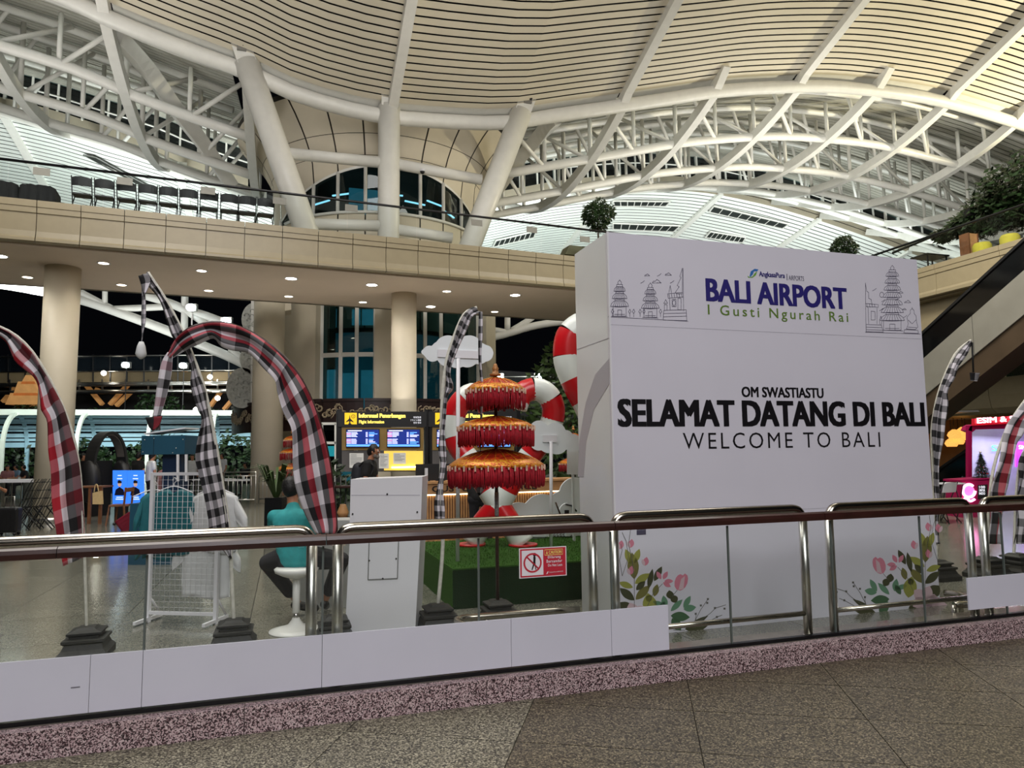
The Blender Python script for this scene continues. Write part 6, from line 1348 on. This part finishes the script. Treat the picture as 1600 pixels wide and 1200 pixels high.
tshirt('dark teal t-shirt hanging low at the left of the grid rack', .0, .98, .14, teal_dark, .44, .40)
tshirt('teal t-shirt hanging edge on beside the grid rack', -.03, 1.27, .06, teal_dark, .30, .62, 1.05)

# ================================================================ LEFT HALL THINGS
# petrol blue kiosk
p = aty(265, 760, 11.0); t = thing('kiosk', 'petrol blue kiosk with a boxed head and a white tray on top', 'kiosk', (p.x, p.y, 0)); z0 = aty(265, 710, 11).z; z1 = aty(265, 681, 11).z; k = 11/F
c = V((p.x, p.y, (z0+z1)/2)); MB().box(c, 66*k, .5, z1-z0, 0).build('head_box', blue_panel, t)
for x in (-.14, ): MB().box(c+V((x, -.252, 0)), .004, .004, z1-z0, 0).build('panel_joint', gap_dark, t)
MB().box(V((c.x+.08, p.y, (z0+.9)/2)), .28, .25, z0-.9, 0).build('post', mat('navy_post', (16, 40, 70), .5, 0, 5, .1), t); MB().box(V((c.x, p.y, .45)), .9, .55, .9, 0).build('counter', blue_panel, t)
MB().prism([V((c.x-.32, p.y-.2, z1+.02)), V((c.x+.3, p.y-.2, z1+.1)), V((c.x+.34, p.y+.2, z1+.1)), V((c.x-.32, p.y+.2, z1+.02))], ZZ*.02).build('white_tray', white_plain, t)
for dx, dz in ((-.28, .08), (-.14, .1), (.2, -.05), (.3, .08), (-.3, -.1), (.15, -.12)): MB().sphere(c+V((dx, -.252, dz)), .008, 6).build('screw', steel, t)
for x in (278, 291): a, b_ = aty(x, 710, 10.7), aty(x, 752, 10.7); MB().beam(b_, a, .03, .03).build('frame_upright', white_plain, t)
# headphone shaped booth
Yh = 19.5; k = Yh/F; base = base_at(165, 803); base = V((aty(165, 760, Yh).x, Yh, 0))
t = thing('headphone_booth', 'giant black headphone shaped booth with a tall headband', 'booth', base); ax = V((.35, .937, 0)); nx = V((.937, -.35, 0))
zc = aty(170, 730, Yh).z; zt = aty(172, 676, Yh).z; b = MB(); ro = .5
arc = [base+ax*(-ro*math.cos(pi*i/20))+ZZ*(zc+(zt-zc)*math.sin(pi*i/20)) for i in range(21)]
MB().path([base+ax*-ro+ZZ*.9]+arc+[base+ax*ro+ZZ*.9], .07, .36, nx).build('headband', mat('soft_black', (30, 30, 30), .5, 0, 5, .1), t)
MB().path([a+(-ZZ*.05) for a in arc[1:-1]], .05, .28, nx).build('band_lining', mat('beige_lining', (96, 90, 80), .8, 0, 5, .1), t)
for s in (-1, 1):
    cc_ = base+ax*ro*s+ZZ*.95; b = MB(); pr = [(.0, -.16), (.40, -.16), (.48, -.1), (.5, 0), (.46, .1), (.0, .14)]; n = 26
    for r_, h_ in pr:
        for i in range(n): a = 2*pi*i/n; b.v.append(tuple(cc_+nx*r_*.62*math.cos(a)+ZZ*r_*1.15*math.sin(a)+ax*h_*s))
    for i in range(len(pr)-1):
        for j in range(n): b.f.append((i*n+j, i*n+(j+1) % n, (i+1)*n+(j+1) % n, (i+1)*n+j)); b.sm.append(True); b.mi.append(0)
    b.build('ear_cup', black, t)
MB().tube([base+ax*-ro*.95+nx*.28*math.cos(a)+ZZ*(.95+.5*math.sin(a)) for a in [2*pi*i/24 for i in range(25)]], .025, 6).build('lit_ring', mat('violet_ring', (90, 80, 200), .4, emit=(90, 80, 230), es=1.2), t)
MB().box(base-nx*.5+ZZ*.75, .7, .6, 1.5, math.atan2(ax.y, ax.x)).build('booth_box', black, t)
# blue portrait screens
for i, (x0, x1) in enumerate(((176, 197.5), (200, 223))):
    Ys = 18.5; q = lambda x, y, d=0: aty(x, y, Ys+d); t = thing('portrait_screen', ['blue advertising screen with a printed portrait, the left one by the booth', 'blue advertising screen with a printed portrait, the right one by the booth'][i], 'screen', V((q((x0+x1)/2, 790).x, Ys, 0)))
    MB().prism([q(x0, 735), q(x1, 735), q(x1, 790), q(x0, 790)], V((0, .08, 0))).build('panel', mat('blue_screen', (50, 110, 220), .3, 0, 2, .15, emit=(45, 110, 235), es=.8), t)
    cx = (x0+x1)/2; MB().prism([q(cx+2.9*math.cos(a), 756+4.6*math.sin(a), -.01) for a in [2*pi*j/14 for j in range(14)]], V((0, .01, 0))).build('printed_face', mat('print_face', (206, 170, 150), .4, 0, 20, .1, emit=(190, 150, 130), es=.35), t)
    MB().prism([q(cx-3.2, 752, -.012), q(cx-1, 750, -.012), q(cx+3.2, 752, -.012), q(cx+3, 755, -.012), q(cx-3, 755, -.012)], V((0, .01, 0))).build('printed_hair', black, t)
    MB().prism([q(cx-8, 774, -.01), q(cx-6, 765, -.01), q(cx, 761, -.01), q(cx+6, 765, -.01), q(cx+8, 774, -.01)], V((0, .01, 0))).build('printed_jacket', mat('print_navy', (14, 20, 50), .4), t)
    for y, w_ in ((777, 5), (780, 6), (748, 4), (743, 3)): MB().prism([q(cx-w_, y-.8, -.01), q(cx+w_, y-.8, -.01), q(cx+w_, y+.8, -.01), q(cx-w_, y+.8, -.01)], V((0, .01, 0))).build('title_bar', mat('print_white', (220, 232, 255), .4, 0, 9, .02, emit=(200, 220, 255), es=.5), t)
    MB().box(V((q(cx, 790).x, Ys+.1, .2)), .25, .2, .4, 0).build('stand', black, t)
# table with tote bag, wooden chair
Yt = 17.5; c = V((aty(146, 800, Yt).x, Yt, 0)); t = thing('table', 'tall brown wooden table beside the headphone shaped booth', 'table', c); zt = aty(146, 759, Yt).z
MB().box(c+ZZ*(zt-.02), .65, .5, .04).build('top', wood_mid, t)
for a in (-.28, .02, .28): MB().box(c+V((a, -.2 if a else .2, zt/2-.02)), .06, .06, zt-.04).build('leg', wood_mid, t)
tb = thing('tote_bag', 'beige canvas tote bag hanging on the side of the wooden table', 'bag', aty(151, 788, 17.2)); q = lambda x, y: aty(x, y, 17.2)
MB().prism([q(144.5, 770), q(157, 767), q(158, 788), q(144.5, 788)], V((0, .1, 0))).build('bag', mat('canvas', (206, 178, 128), .85, 0, 20, .1), tb); MB().tube(crv([q(147, 769), q(149, 758), q(152, 758), q(154, 768)], 4), .012, 6).build('strap', MATS['canvas'], tb)
c = V((aty(188, 800, 17.0).x, 17.0, 0)); t = thing('wooden_chair', 'slim brown wooden chair before the blue screens', 'chair', c)
MB().box(c+ZZ*.46, .42, .42, .04, .3).build('seat', wood_mid, t)
for sx in (-1, 1):
    for sy in (-1, 1): MB().beam(c+V((sx*.22, sy*.2, 0)), c+V((sx*.17, sy*.17, .46 if sy < 0 or sx > 0 else .46)), .035, .035).build('leg', wood_mid, t)
for sy in (-1, 1): MB().beam(c+V((.17, sy*.17, .46)), c+V((.2, sy*.17, .88)), .035, .035).build('back_post', wood_mid, t)
MB().box(c+V((.2, 0, .82)), .03, .38, .1).build('backrest', wood_mid, t)
# suitcases
def suitcase(label, c, w_, d_, h, rot, tilt, m):
    t = thing('suitcase', label, 'suitcase', c); R_ = M.Rotation(rot, 3, 'Z') @ M.Rotation(tilt, 3, 'Y')
    def q(x, y, z): return V(c)+R_ @ V((x, y, z))
    def bx(nm, x0, x1, y0, y1, z0, z1, mm): return MB().hexa([q(x0, y0, z0), q(x1, y0, z0), q(x1, y1, z0), q(x0, y1, z0), q(x0, y0, z1), q(x1, y0, z1), q(x1, y1, z1), q(x0, y1, z1)]).build(nm, mm, t)
    o = bx('shell', -w_/2, w_/2, -d_/2, d_/2, .06, h, m); bv = o.modifiers.new('b', 'BEVEL'); bv.width = .05; bv.segments = 3
    for k in range(5): bx('rib', -w_/2*.8+k*w_*.2-.01, -w_/2*.8+k*w_*.2+.01, -d_/2-.006, -d_/2+.01, .12, h-.06, m)
    for sx in (-1, 1):
        for sy in (-1, 1): MB().sphere(q(sx*w_*.38, sy*d_*.35, .035), .035, 6).build('wheel', black, t)
    MB().tube([q(-.09, 0, h), q(-.09, 0, h+.22), q(.09, 0, h+.22), q(.09, 0, h)], .011, 6).build('pull_handle', steel, t); return t
p = aty(13, 823, 15.0); p.z = 0; suitcase('black upright suitcase on the floor at the far left', p, .42, .26, .58, .2, 0, mat('black_shell', (26, 26, 28), .35, 0, 5, .1))
p = base_at(184, 829); suitcase('dark red suitcase tipped over beside the shirt rack', p+ZZ*.02, .36, .26, .62, .25, .95, mat('wine_shell', (110, 18, 40), .35, 0, 5, .15))
# stacked wire chairs: three curved black wire chairs in a row
for i, dx in enumerate((0, 9, 18)):
    c = V((aty(38+dx*1.3, 800, 16.2).x, 16.2+.12*i, 0)); t = thing('wire_chair', ['black wire chair at the far left, nearest the suitcase', 'black wire chair at the far left, middle of the nested three', 'black wire chair at the far left, beside the cream column'][i], 'chair', c)
    b = MB(); x = .9
    for s in range(-2, 3):
        y = s*.11; b.tube(crv([c+V((-.28, y, .02+.0)), c+V((-.12, y*1.0, .46)), c+V((.02, y, .52)), c+V((.2, y, .95)), c+V((.3, y, 1.12))], 4), .008, 5)
    b.build('back_wires', blackm, t); b = MB()
    for k in range(4): q = k/3; b.tube([c+V((.0+.28*q, -.24, .5+.55*q)), c+V((.0+.28*q, .24, .5+.55*q))], .008, 5)
    b.build('cross_wires', blackm, t)
    for sy in (-1, 1):
        MB().tube([c+V((-.15, sy*.22, .48)), c+V((.3, sy*.24, 0))], .013, 6).build('leg', blackm, t); MB().tube([c+V((.02, sy*.22, .48)), c+V((-.28, sy*.24, 0))], .013, 6).build('leg', blackm, t)
c = V((aty(25, 800, 19).x, 19, 0)); t = thing('cafe_counter', 'pale topped high counter on steel legs at the far left', 'table', c); MB().box(c+ZZ*1.0, 1.1, .5, .08).build('top', white_plain, t)
for a in (-.5, .5):
    for d in (-.2, .2): MB().beam(c+V((a, d, 0)), c+V((a, d, .97)), .04, .04).build('leg', steel, t)
for a in (-.25, 0, .25): MB().beam(c+V((a, -.2, .1)), c+V((a, -.2, .97)), .02, .02).build('bar', steel, t)
# white tables beyond
for i, (x, y, Y) in enumerate(((22, 746, 27), (335, 741, 26), (372, 744, 25))):
    c = V((aty(x, y, Y).x, Y, 0)); t = thing('cafe_table', ['white cafe table before the seated group at the far left', 'white cafe table behind the check banner', 'white cafe table behind the steel barricade'][i], 'table', c)
    MB().box(c+ZZ*.74, 1.3, .7, .05).build('top', white_plain, t)
    for a in (-.55, .55): MB().box(c+V((a, 0, .36)), .06, .5, .72).build('leg', steel, t)
    o = MB().lathe([(.035, 0), (.045, .1), (.04, .12)], c+V((.2, 0, .765)), 10).build('paper_cup', white_card); tag(o, ['white paper cup on the far left cafe table', 'white paper cup on the table behind the check banner', 'white paper cup on the table behind the barricade'][i], 'cup')
# barricades
for i, (x0, x1, y0, y1, Y) in enumerate(((349, 399, 738, 785, 23), (404, 448, 738, 785, 23.3))):
    a, c = aty(x0, y1, Y), aty(x1, y1, Y); a.z = c.z = 0; d = (c-a); h = aty(x0, y0, Y).z
    t = thing('barricade', ['steel crowd barricade left of the cream pier', 'steel crowd barricade in front of the cream pier behind the plant'][i], 'barrier', (a+c)/2)
    MB().tube([a+ZZ*.0, a+ZZ*h, c+ZZ*h, c], .025, 8).build('frame', steel, t); MB().tube([a+ZZ*.18, c+ZZ*.18], .02, 8).build('lower_bar', steel, t); MB().tube([a+ZZ*(h-.12), c+ZZ*(h-.12)], .016, 8).build('upper_bar', steel, t)
    for k in range(1, 7): MB().tube([a.lerp(c, k/7)+ZZ*.18, a.lerp(c, k/7)+ZZ*(h-.12)], .012, 6).build('bar', steel, t)
# planter with strap leaved plant
c = V((aty(431, 800, 12.6).x, 12.6, 0)); t = thing('planter', 'tall black square planter with a strap leaved plant behind the seated person', 'planter', c); zt = aty(431, 777, 12.6).z
MB().box(c+ZZ*zt/2, .3, .3, zt).build('box', blackm, t); r2 = random.Random(3)
for k in range(44):
    a = r2.uniform(0, 6.28); L = r2.uniform(.4, .85); e = V((math.cos(a), math.sin(a), 0)); q0 = c+ZZ*zt+e*.04; q1 = q0+e*L*.35+ZZ*L*.7; q2 = q0+e*L*.8+ZZ*L*.62; s = V((-e.y, e.x, 0))*.018
    MB().add([q0-s, q0+s, q1+s*1.3, q1-s*1.3, q2], [(0, 1, 2, 3), (3, 2, 4)], True).build('strap_leaf', leaf_b, t)
c = V((aty(521, 800, 13.0).x, 13.0, 0)); t = thing('planter', 'dark potted shrub left of the flight information board', 'planter', c); MB().lathe([(.16, 0), (.2, .5), (.18, .5)], c, 16).build('pot', blackm, t); foliage(c+ZZ*.95, (.3, .28, .5), 260, .14, leaf, t, seed=8); MB().tube([c+ZZ*.4, c+ZZ*.9], .015, 6).build('stem', bark, t)
c = V((aty(536, 790, 11).x, 11, 0)); t = thing('iron_stand', 'wrought iron rack with jars beside the white lectern', 'rack', c)
for a in (-.12, -.04, .04, .12): MB().tube([c+V((a, 0, 0)), c+V((a, 0, 1.25))], .01, 6).build('upright', blackm, t)
for z in (.2, .62, 1.1): MB().box(c+ZZ*z, .3, .3, .03).build('shelf', wood_dark, t)
o = MB().lathe([(.07, 0), (.09, .08), (.05, .18), (.05, .2)], c+ZZ*.635, 14).build('jar', wood_light); tag(o, 'tan jar on the iron rack beside the white lectern', 'jar')
o = MB().lathe([(.06, 0), (.08, .05), (.06, .14), (.03, .18)], c+V((-.08, -.12, .215)), 14).build('jar', white_plain); tag(o, 'white jar low on the iron rack beside the white lectern', 'jar')
c = V((aty(400, 700, 24.5).x, 24.5, 0))
# glass entrance left of the flight board
t = thing('entrance_door', 'glazed door leaf with a cyan screen left of the flight board', 'door', aty(515, 790, 20)); t.location.z = 0; q = lambda x, y: aty(x, y, 20)
for a, b_ in (((503, 662), (503, 798)), ((525, 662), (525, 798)), ((503, 662), (525, 662)), ((503, 692), (525, 692))): MB().beam(q(*a), q(*b_), .07, .07).build('frame_bar', white_paint, t)
MB().prism([q(504, 663), q(524, 663), q(524, 797), q(504, 797)], V((0, .02, 0))).build('glass', dark_glass, t); MB().prism([aty(512, 697, 20.4), aty(524, 697, 20.4), aty(524, 713, 20.4), aty(512, 713, 20.4)], V((0, .04, 0))).build('cyan_screen', mat('cyan_screen', (90, 220, 230), .4, 0, 2, .1, emit=(80, 215, 225), es=.9), t)

# ================================================================ BRIDGE CHAIRS, CLOTH TABLES, FICUS
cz = 7.45
def folding_chair(c, yaw, label, group, m=blackm, padm=black):
    t = thing('folding_chair', label, 'chair', c, group); x = V((math.cos(yaw), math.sin(yaw), 0)); y = V((-x.y, x.x, 0))
    def q(a, b, z): return c+x*a+y*b+ZZ*z
    for s in (-1, 1):
        MB().tube([q(.21*s, .22, 0), q(.21*s, -.02, .45), q(.21*s, -.22, .86)], .0125, 6).build('leg', m, t); MB().tube([q(.185*s, -.26, 0), q(.185*s, .16, .46)], .0125, 6).build('leg', m, t)
    b = MB(); b.hexa([q(-.2, -.16, .44), q(.2, -.16, .44), q(.2, .22, .46), q(-.2, .22, .46), q(-.19, -.15, .475), q(.19, -.15, .475), q(.19, .21, .49), q(-.19, .21, .49)]); b.build('seat', padm, t)
    b = MB(); n = 6
    for i in range(n+1): f = -1+2*i/n; b.v += [tuple(q(.2*f, -.15-.03*(1-f*f), .64)), tuple(q(.2*f, -.19-.03*(1-f*f), .85-.03*f**4)), tuple(q(.2*f, -.21-.03*(1-f*f), .85-.03*f**4)), tuple(q(.2*f, -.17-.03*(1-f*f), .64))]
    for i in range(n):
        for k in range(4): b.f.append((4*i+k, 4*i+(k+1) % 4, 4*i+4+(k+1) % 4, 4*i+4+k)); b.sm.append(False); b.mi.append(0)
    b.f += [(0, 1, 2, 3), (4*n+3, 4*n+2, 4*n+1, 4*n)]; b.sm += [False]*2; b.mi += [0]*2; b.build('backrest', padm, t)
    MB().tube([q(-.19, .13, .2), q(.19, .13, .2)], .01, 6).build('cross_bar', m, t); return t
ords = ['leftmost', 'second from the left', 'third from the left', 'fourth from the left', 'fifth from the left', 'sixth from the left', 'seventh from the left', 'eighth from the left', 'ninth from the left', 'rightmost']
proto = None
for i, px in enumerate((129, 164, 199, 232, 264, 296, 327, 359, 387, 415)):
    p = onb(px, 300, .45); c = V((p.x, p.y, cz)); lab = 'black folding chair on the bridge, %s of the row of ten' % ords[i]
    if proto is None: proto = folding_chair(c, BA, lab, 'folding chairs on the bridge'); c00 = V(c)
    else: dup(proto, c, 0.04*math.sin(i*2.3), lab)
for i, (px, wd) in enumerate(((2, .74), (64, .68))):
    p = onb(px, 300, .6); c = V((p.x, p.y, cz)); t = thing('draped_table', ['low table under a black cloth at the left end of the bridge', 'low table under a black cloth left of the folding chairs'][i], 'table', c)
    MB().box(c+ZZ*.26, wd*.9, .6, .5, BA).build('table_frame', black, t)
    b = MB(); n = 14; x = BS; y = BT; r2 = random.Random(i+2)
    prof_ = []
    for k in range(n+1):
        f = -1+2*k/n; prof_.append((wd*.52*f, .54-.05*abs(f)**4+.02*r2.random()))
    for k, (a, z) in enumerate(prof_): e = .33+.03*math.sin(k*1.7); b.v += [tuple(c+x*a*1.08-y*(e+.04)+ZZ*.02), tuple(c+x*a-y*e+ZZ*z), tuple(c+x*a+y*e+ZZ*z), tuple(c+x*a*1.08+y*(e+.04)+ZZ*.02)]
    for k in range(n):
        for j in range(3): b.f.append((4*k+j, 4*k+4+j, 4*k+5+j, 4*k+1+j)); b.sm.append(True); b.mi.append(0)
    b.f += [(0, 1, 2, 3), (4*n+3, 4*n+2, 4*n+1, 4*n)]; b.sm += [False]*2; b.mi += [0]*2
    b.build('black_cloth', black_cloth, t)
for i, (px, py, r, rz) in enumerate(((934, 337, .52, .52), (1318, 388, .52, .48))):
    p = onb(px, py, 1.3); c = V((p.x, p.y, cz)); t = thing('ficus', ['leafy ficus in a pot on the bridge above the left corner of the board', 'leafy ficus on the bridge above the right part of the board'][i], 'plant', c)
    foliage(p, (r, r, rz), 1700, .13, leaf, t, seed=20+i); MB().tube([c+ZZ*.4, p], .03, 8).build('trunk', bark, t); MB().lathe([(.2, 0), (.26, .45), (.23, .45), (.22, .4)], c, 16).build('pot', blackm, t)
    for k in range(5): a = k*1.3; MB().tube([p-ZZ*.25, p+V((.3*math.cos(a), .3*math.sin(a), .15))], .01, 5).build('branch', bark, t)
p = onb(892, 370, .6); t = thing('planter_box', 'low wide dark planter tray on the bridge left of the ficus', 'planter', V((p.x, p.y, cz))); c = V((p.x, p.y, cz))
MB().prism([c+BS*-.2+ZZ*.32, c+BS*.8+ZZ*.32, c+BS*1.0+ZZ*.62, c+BS*-.05+ZZ*.62], BT*.5).build('tray', mat('olive_tray', (96, 92, 66), .6, 0, 5, .2), t); MB().box(c+BS*.4+ZZ*.16, .3, .3, .32, BA).build('foot', blackm, t)

# ================================================================ MAGENTA SHOP (right)
Ys = 17.0
def os(x, y, d=0): return aty(x, y, Ys+d)
def sflat(pts, th, nm, m, par, d=0): return MB().prism([os(x, y, d) for x, y in pts], V((0, th, 0))).build(nm, m, par)
sh = thing('sim_card_shop', 'magenta booth with a lit red sign and rounded opening', 'shop', V((os(1560, 785).x, Ys, 0)))
sflat(rect(1513, 665, 1519, 800), .1, 'side_post', magenta, sh); sflat([(1513, 672), (1516, 666), (1522, 663), (1640, 657), (1640, 668), (1525, 671), (1520, 675)], .3, 'top_frame', magenta, sh)
sflat(rect(1518, 666, 1650, 800), .06, 'back_wall', mat('lilac_wall', (160, 156, 190), .6, 0, 3, .15), sh, 1.5)
sflat([(1523, 654), (1650, 645), (1650, 658), (1523, 665)], .12, 'sign_box', mat('red_sign_box', (150, 14, 30), .4, 0, 4, .1, emit=(190, 16, 40), es=.35), sh, -.12)
a, c = os(1526, 661.5, -.13), os(1599, 657, -.13); text('ESIM & SIM', a, (c-a).normalized(), ZZ, (c-a).length, os(1526, 653).z-os(1526, 661).z, mat('neon_pink_white', (255, 200, 210), .4, 0, 5, .02, emit=(255, 170, 185), es=3.0), sh, 'lettering', .05, .03)
a, c = os(1549, 705, 1.45), os(1578, 705, 1.45); text('SIM', a, V((1, 0, 0)), ZZ, (c-a).length, os(1549, 695).z-os(1549, 705).z, mat('neon_green', (60, 200, 140), .4, 0, 5, .02, emit=(60, 210, 150), es=.9), sh, 'lettering', .0, .02)
pu = sflat(rect(1588, 690, 1640, 730), .06, 'purple_screen', mat('purple_screen', (150, 60, 190), .3, 0, 3, .1, emit=(150, 50, 200), es=.9), sh, 1.0)
a = os(1592, 702, .985); text('SIM', a, V((1, 0, 0)), ZZ, .16, .1, txt_w, pu, 'lettering', .02, .004)
area('shop_lamp', os(1570, 680, .9), os(1570, 780, .9), .5, 22, (.85, .85, 1), 1.2)
ct = thing('shop_counter', 'magenta counter with a glowing pink round logo in front of the shop', 'counter', V((os(1530, 785, -.8).x, Ys-.8, 0))); q = lambda x, y, d=0: aty(x, y, Ys-.8+d)
MB().prism([q(1503, 752), q(1560, 748), q(1560, 810), q(1503, 812)], V((0, .6, 0))).build('body', magenta, ct); MB().prism([q(1501, 750), q(1562, 746), q(1562, 749), q(1501, 753)], V((0, .66, 0))).build('top', magenta, ct)
neon = mat('neon_pink', (255, 190, 230), .4, 0, 5, .02, emit=(255, 150, 215), es=2.6); softp = mat('lit_pink', (230, 130, 190), .4, 0, 5, .05, emit=(235, 110, 180), es=.8)
MB().prism([q(1514+9*math.cos(a), 768+9.5*math.sin(a), -.01) for a in [2*pi*i/20 for i in range(20)]], V((0, .01, 0))).build('logo_disc', softp, ct)
MB().tube([q(1514+9.5*math.cos(a), 767+10*math.sin(a), -.02) for a in [2*pi*i/22 for i in range(20)]], .03, 6).build('neon_ring', neon, ct); MB().tube(crv([q(1505, 782, -.02), q(1510, 778, -.02), q(1516, 783, -.02), q(1523, 780, -.02)], 4), .028, 6).build('neon_tail', neon, ct)
MB().prism([q(1528, 758, -.01), q(1543, 757, -.01), q(1543, 779, -.01), q(1528, 780, -.01)], V((0, .01, 0))).build('black_plate', black, ct)
for s, y in (('100', 763), ('UNTUK', 768), ('INDO', 773)): a = q(1530, y, -.02); text(s, a, V((1, 0, 0)), ZZ, 9*16.2/F, .055, txt_w, ct, 'lettering', .01, .004)
xt = thing('christmas_tree', 'small decorated christmas tree on the magenta counter', 'christmas tree', q(1535, 750, .3)); c = q(1535, 750, .3); k = 16.5/F
MB().tube([c, c+ZZ*.5], .015, 6).build('trunk', bark, xt); r2 = random.Random(5); b = MB()
for i in range(1800):
    f = r2.random()**.7; z = .58*(1-f)+.04; a = r2.uniform(0, 6.28); rr_ = .17*f*(1+.15*math.sin(f*22))*r2.uniform(.5, 1.05); p = c+V((rr_*math.cos(a), rr_*math.sin(a), z)); d = V((math.cos(a), math.sin(a), -.3))*.075; s = V((-math.sin(a), math.cos(a), 0))*.012
    b.add([p-s, p+s, p+d], [(0, 1, 2)])
b.build('needles', mat('fir_needles', (24, 40, 24), .7, 0, 30, .4), xt, 'stuff')
for i in range(34):
    f = r2.random()**.6; a = r2.uniform(3.4, 6.0); z = .58*(1-f)+.04; MB().sphere(c+V((.17*f*math.cos(a), .17*f*math.sin(a), z)), .012, 6).build('bauble', red_gloss if i % 2 else mat('silver_bauble', (210, 200, 190), .2, .6), xt)
MB().sphere(c+ZZ*.64, .028, 6).build('tree_topper', MATS['silver_bauble'], xt); MB().lathe([(.09, 0), (.09, .03), (.03, .05)], c-ZZ*.02, 12).build('tree_stand', white_card, xt)
# white folding table and chair in front of the shop
for i, (x, Y) in enumerate(((1473, 15.2), (1498, 17.6))):
    c = V((aty(x, 790, Y).x, Y, 0)); folding_chair(c, .4+i, ['white topped folding chair beside the right black and white banner', 'dark folding chair behind the small white table by the magenta counter'][i], 'folding chairs by the shop', blackm, white_plain if i == 0 else black)
c = V((aty(1487, 790, 15.5).x, 15.5, 0)); t = thing('folding_table', 'small white folding table beside the magenta counter', 'table', c); MB().box(c+ZZ*.8, .42, .4, .03, .3).build('top', white_plain, t)
for s in (-1, 1): MB().tube([c+V((s*.18, -.15, 0)), c+V((s*.18, .15, .79))], .012, 6).build('leg', blackm, t); MB().tube([c+V((s*.18, .15, 0)), c+V((s*.18, -.15, .79))], .012, 6).build('leg', blackm, t)
# outer hall shell far behind and at the sides, dark night beyond
ws = struct('wall_far', 'dark far wall beyond the bridge on the right')
MB().gbox(26, 60, 40, 40.3, 0, 9.5).build('wall_panel', mat('far_wall_plaster', (60, 54, 46), .8, 0, .5, .3), ws)
